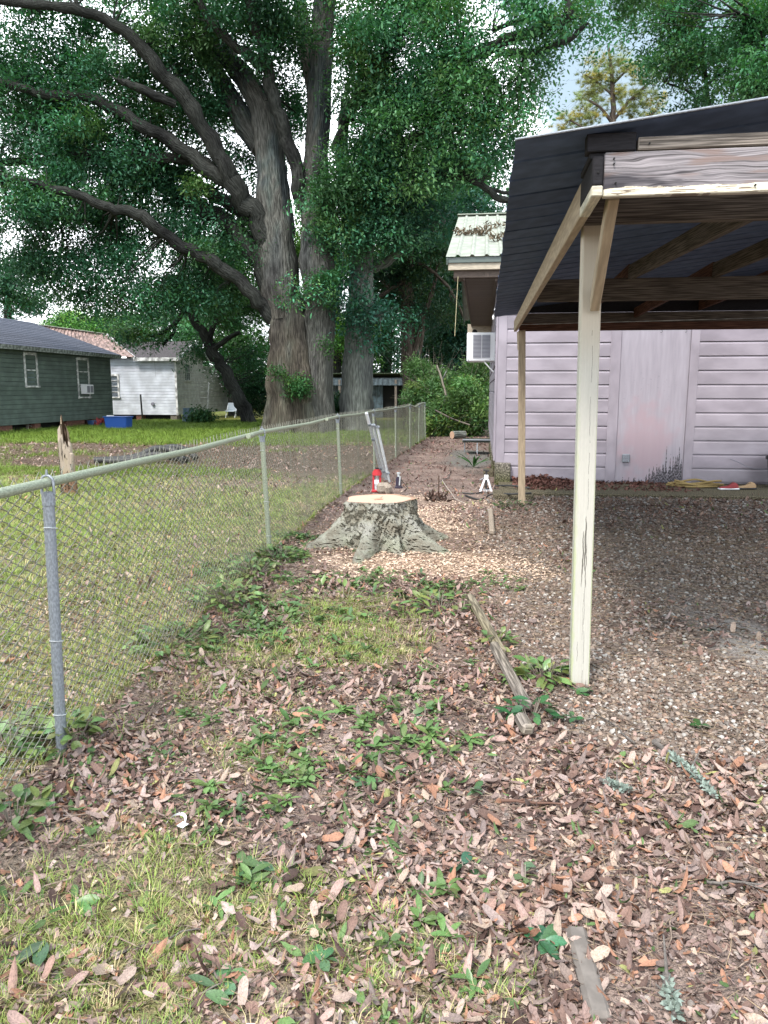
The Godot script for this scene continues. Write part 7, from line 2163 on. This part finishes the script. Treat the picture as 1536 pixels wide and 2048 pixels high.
	for k in 3:
		var m := MB.new()
		var keep := rng.state
		rng.seed = 300 + k
		for i in 7 + k * 2:
			var a := TAU * i / (7.0 + k * 2) + rnd(-0.3, 0.3)
			var t := rnd(0.7, 1.25)
			m.col = Color(t * rnd(0.85, 1.25), t, t)
			m.leaf2(Vector3(rnd(-0.2, 0.2), rnd(0.05, 0.35), rnd(-0.2, 0.2)), Vector3(cos(a), rnd(0.0, 0.8), sin(a)), Vector3(rnd(-0.3, 0.3), 1, rnd(-0.3, 0.3)), rnd(0.5, 1.0), rnd(0.2, 0.42), rnd(0.0, 0.5), 0.3)
		rng.state = keep
		rm.append(m.done(M.green_leaf))
	var rl := [Lay.new(), Lay.new(), Lay.new()]
	for i in 3400:
		var z := -sqrt(lerpf(1.4, 64.0, rnd(0, 1)))
		var x := lerpf(fence_x(z) - 0.5, 0.35, rnd(0, 1))
		var k := na.get_noise_2d(x * 75 - 300, z * 75)
		var d := 0.03 + k * 1.2 + 0.45 * smoothstep(0.55, 0.1, absf(x - fence_x(z) - 0.25)) * smoothstep(-3.6, -4.2, z) 
		if z < -6.6 and x > fence_x(z) + 0.3: d -= 0.5
		if rnd(0, 1) > d: continue
		var t := rnd(0.6, 1.3)
		rl[rng.randi() % 3].put(Basis(Vector3.UP, rnd(0, TAU)).scaled(Vector3.ONE * rnd(0.03, 0.085)), Vector3(x, hgt(x, z) + 0.004, z), Color(0.13 * t, 0.225 * t, 0.07 * t))
	var wo := Node3D.new()
	wo.name = "ground_weeds"
	add_child(wo)
	tag(wo, "small green weeds dotted over the leafy strip beside the fence", "weeds", "", "stuff")
	for k in 3: scatter("weed_leaves", rl[k], rm[k], wo)
	# gravel
	var pb := []
	for k in 3:
		var m := MB.new()
		var keep := rng.state
		rng.seed = 200 + k
		var off := rnd(0, 50)
		m.grid(7, 5, func(u, v):
			var d := Vector3(cos(u * TAU) * sin(v * PI), cos(v * PI), sin(u * TAU) * sin(v * PI))
			if u > 0.999: d = Vector3(sin(v * PI), cos(v * PI), 0)
			return d * Vector3(0.5, 0.33, 0.4) * (1.0 + 0.35 * na.get_noise_3d(d.x * 60 + off, d.y * 60, d.z * 60)), Vector3.UP)
		rng.state = keep
		pb.append(m.done(M.pebble))
	var pl := [Lay.new(), Lay.new(), Lay.new()]
	var pp := [Color(0.45, 0.39, 0.34), Color(0.36, 0.29, 0.24), Color(0.62, 0.585, 0.54), Color(0.31, 0.21, 0.16), Color(0.25, 0.215, 0.19), Color(0.43, 0.325, 0.255), Color(0.28, 0.22, 0.185)]
	for b in [[-1.4, -4.5, 3400.0, 1.0], [-4.5, -8.0, 1700.0, 1.15], [-8.0, -13.0, 480.0, 1.6]]:
		var n := int(0.5 * (-b[0] * 0.6 - b[1] * 0.6 + 0.6) * (b[0] - b[1]) * b[2])
		for i in n:
			var z := -sqrt(lerpf(b[0] * b[0], b[1] * b[1], rnd(0, 1)))
			var x := lerpf(-0.3, -z * 0.53 + 0.35, rnd(0, 1))
			if rnd(0, 1) > gravel(x, z) + 0.03 - 0.75 * smoothstep(0.8, 0.2, Vector2((x - 1.75 - (z + 5.0) * 0.12) / 0.55, (z + 4.9) / 2.6).length() + na.get_noise_2d(x * 50, z * 50) * 0.3): continue
			var t := rnd(0.7, 1.2)
			var c: Color = pp[rng.randi() % pp.size()]
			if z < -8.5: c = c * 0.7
			var s: float = (0.009 + 0.026 * pow(rnd(0, 1), 2.4)) * b[3]
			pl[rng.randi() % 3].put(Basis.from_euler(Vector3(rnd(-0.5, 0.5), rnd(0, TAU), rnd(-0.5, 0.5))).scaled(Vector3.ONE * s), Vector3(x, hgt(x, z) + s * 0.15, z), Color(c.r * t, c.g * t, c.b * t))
	var po := Node3D.new()
	po.name = "gravel"
	add_child(po)
	tag(po, "brown and white pea gravel of the drive under the carport", "gravel", "", "stuff")
	for k in 3: scatter("pebbles", pl[k], pb[k], po)
	# sawdust and chips round the stump
	var cm := MB.new()
	cm.quad(Vector3(-0.5, 0, -0.2), Vector3(0.5, 0.05, -0.25), Vector3(0.45, 0.0, 0.25), Vector3(-0.5, 0.06, 0.2), Vector3.UP, Vector2.ZERO, Vector2.RIGHT, Vector2.ONE, Vector2.DOWN)
	var cl := Lay.new()
	for i in 26000:
		var x := rnd(-2.0, 0.75); var z := rnd(-11.5, -5.9)
		if rnd(0.1, 1) > sawdust(x, z): continue
		var t := rnd(0.8, 1.15)
		cl.put(Basis.from_euler(Vector3(rnd(-0.4, 0.4), rnd(0, TAU), rnd(-0.4, 0.4))).scaled(Vector3.ONE * rnd(0.012, 0.034)), Vector3(x, hgt(x, z) + 0.01 + rnd(0, 0.012), z), Color(0.88 * t, 0.66 * t, 0.50 * t))
	var so := scatter("sawdust", cl, cm.done(M.dead_leaf))
	tag(so, "pale fresh sawdust and chips spread round the stump", "sawdust", "", "stuff")
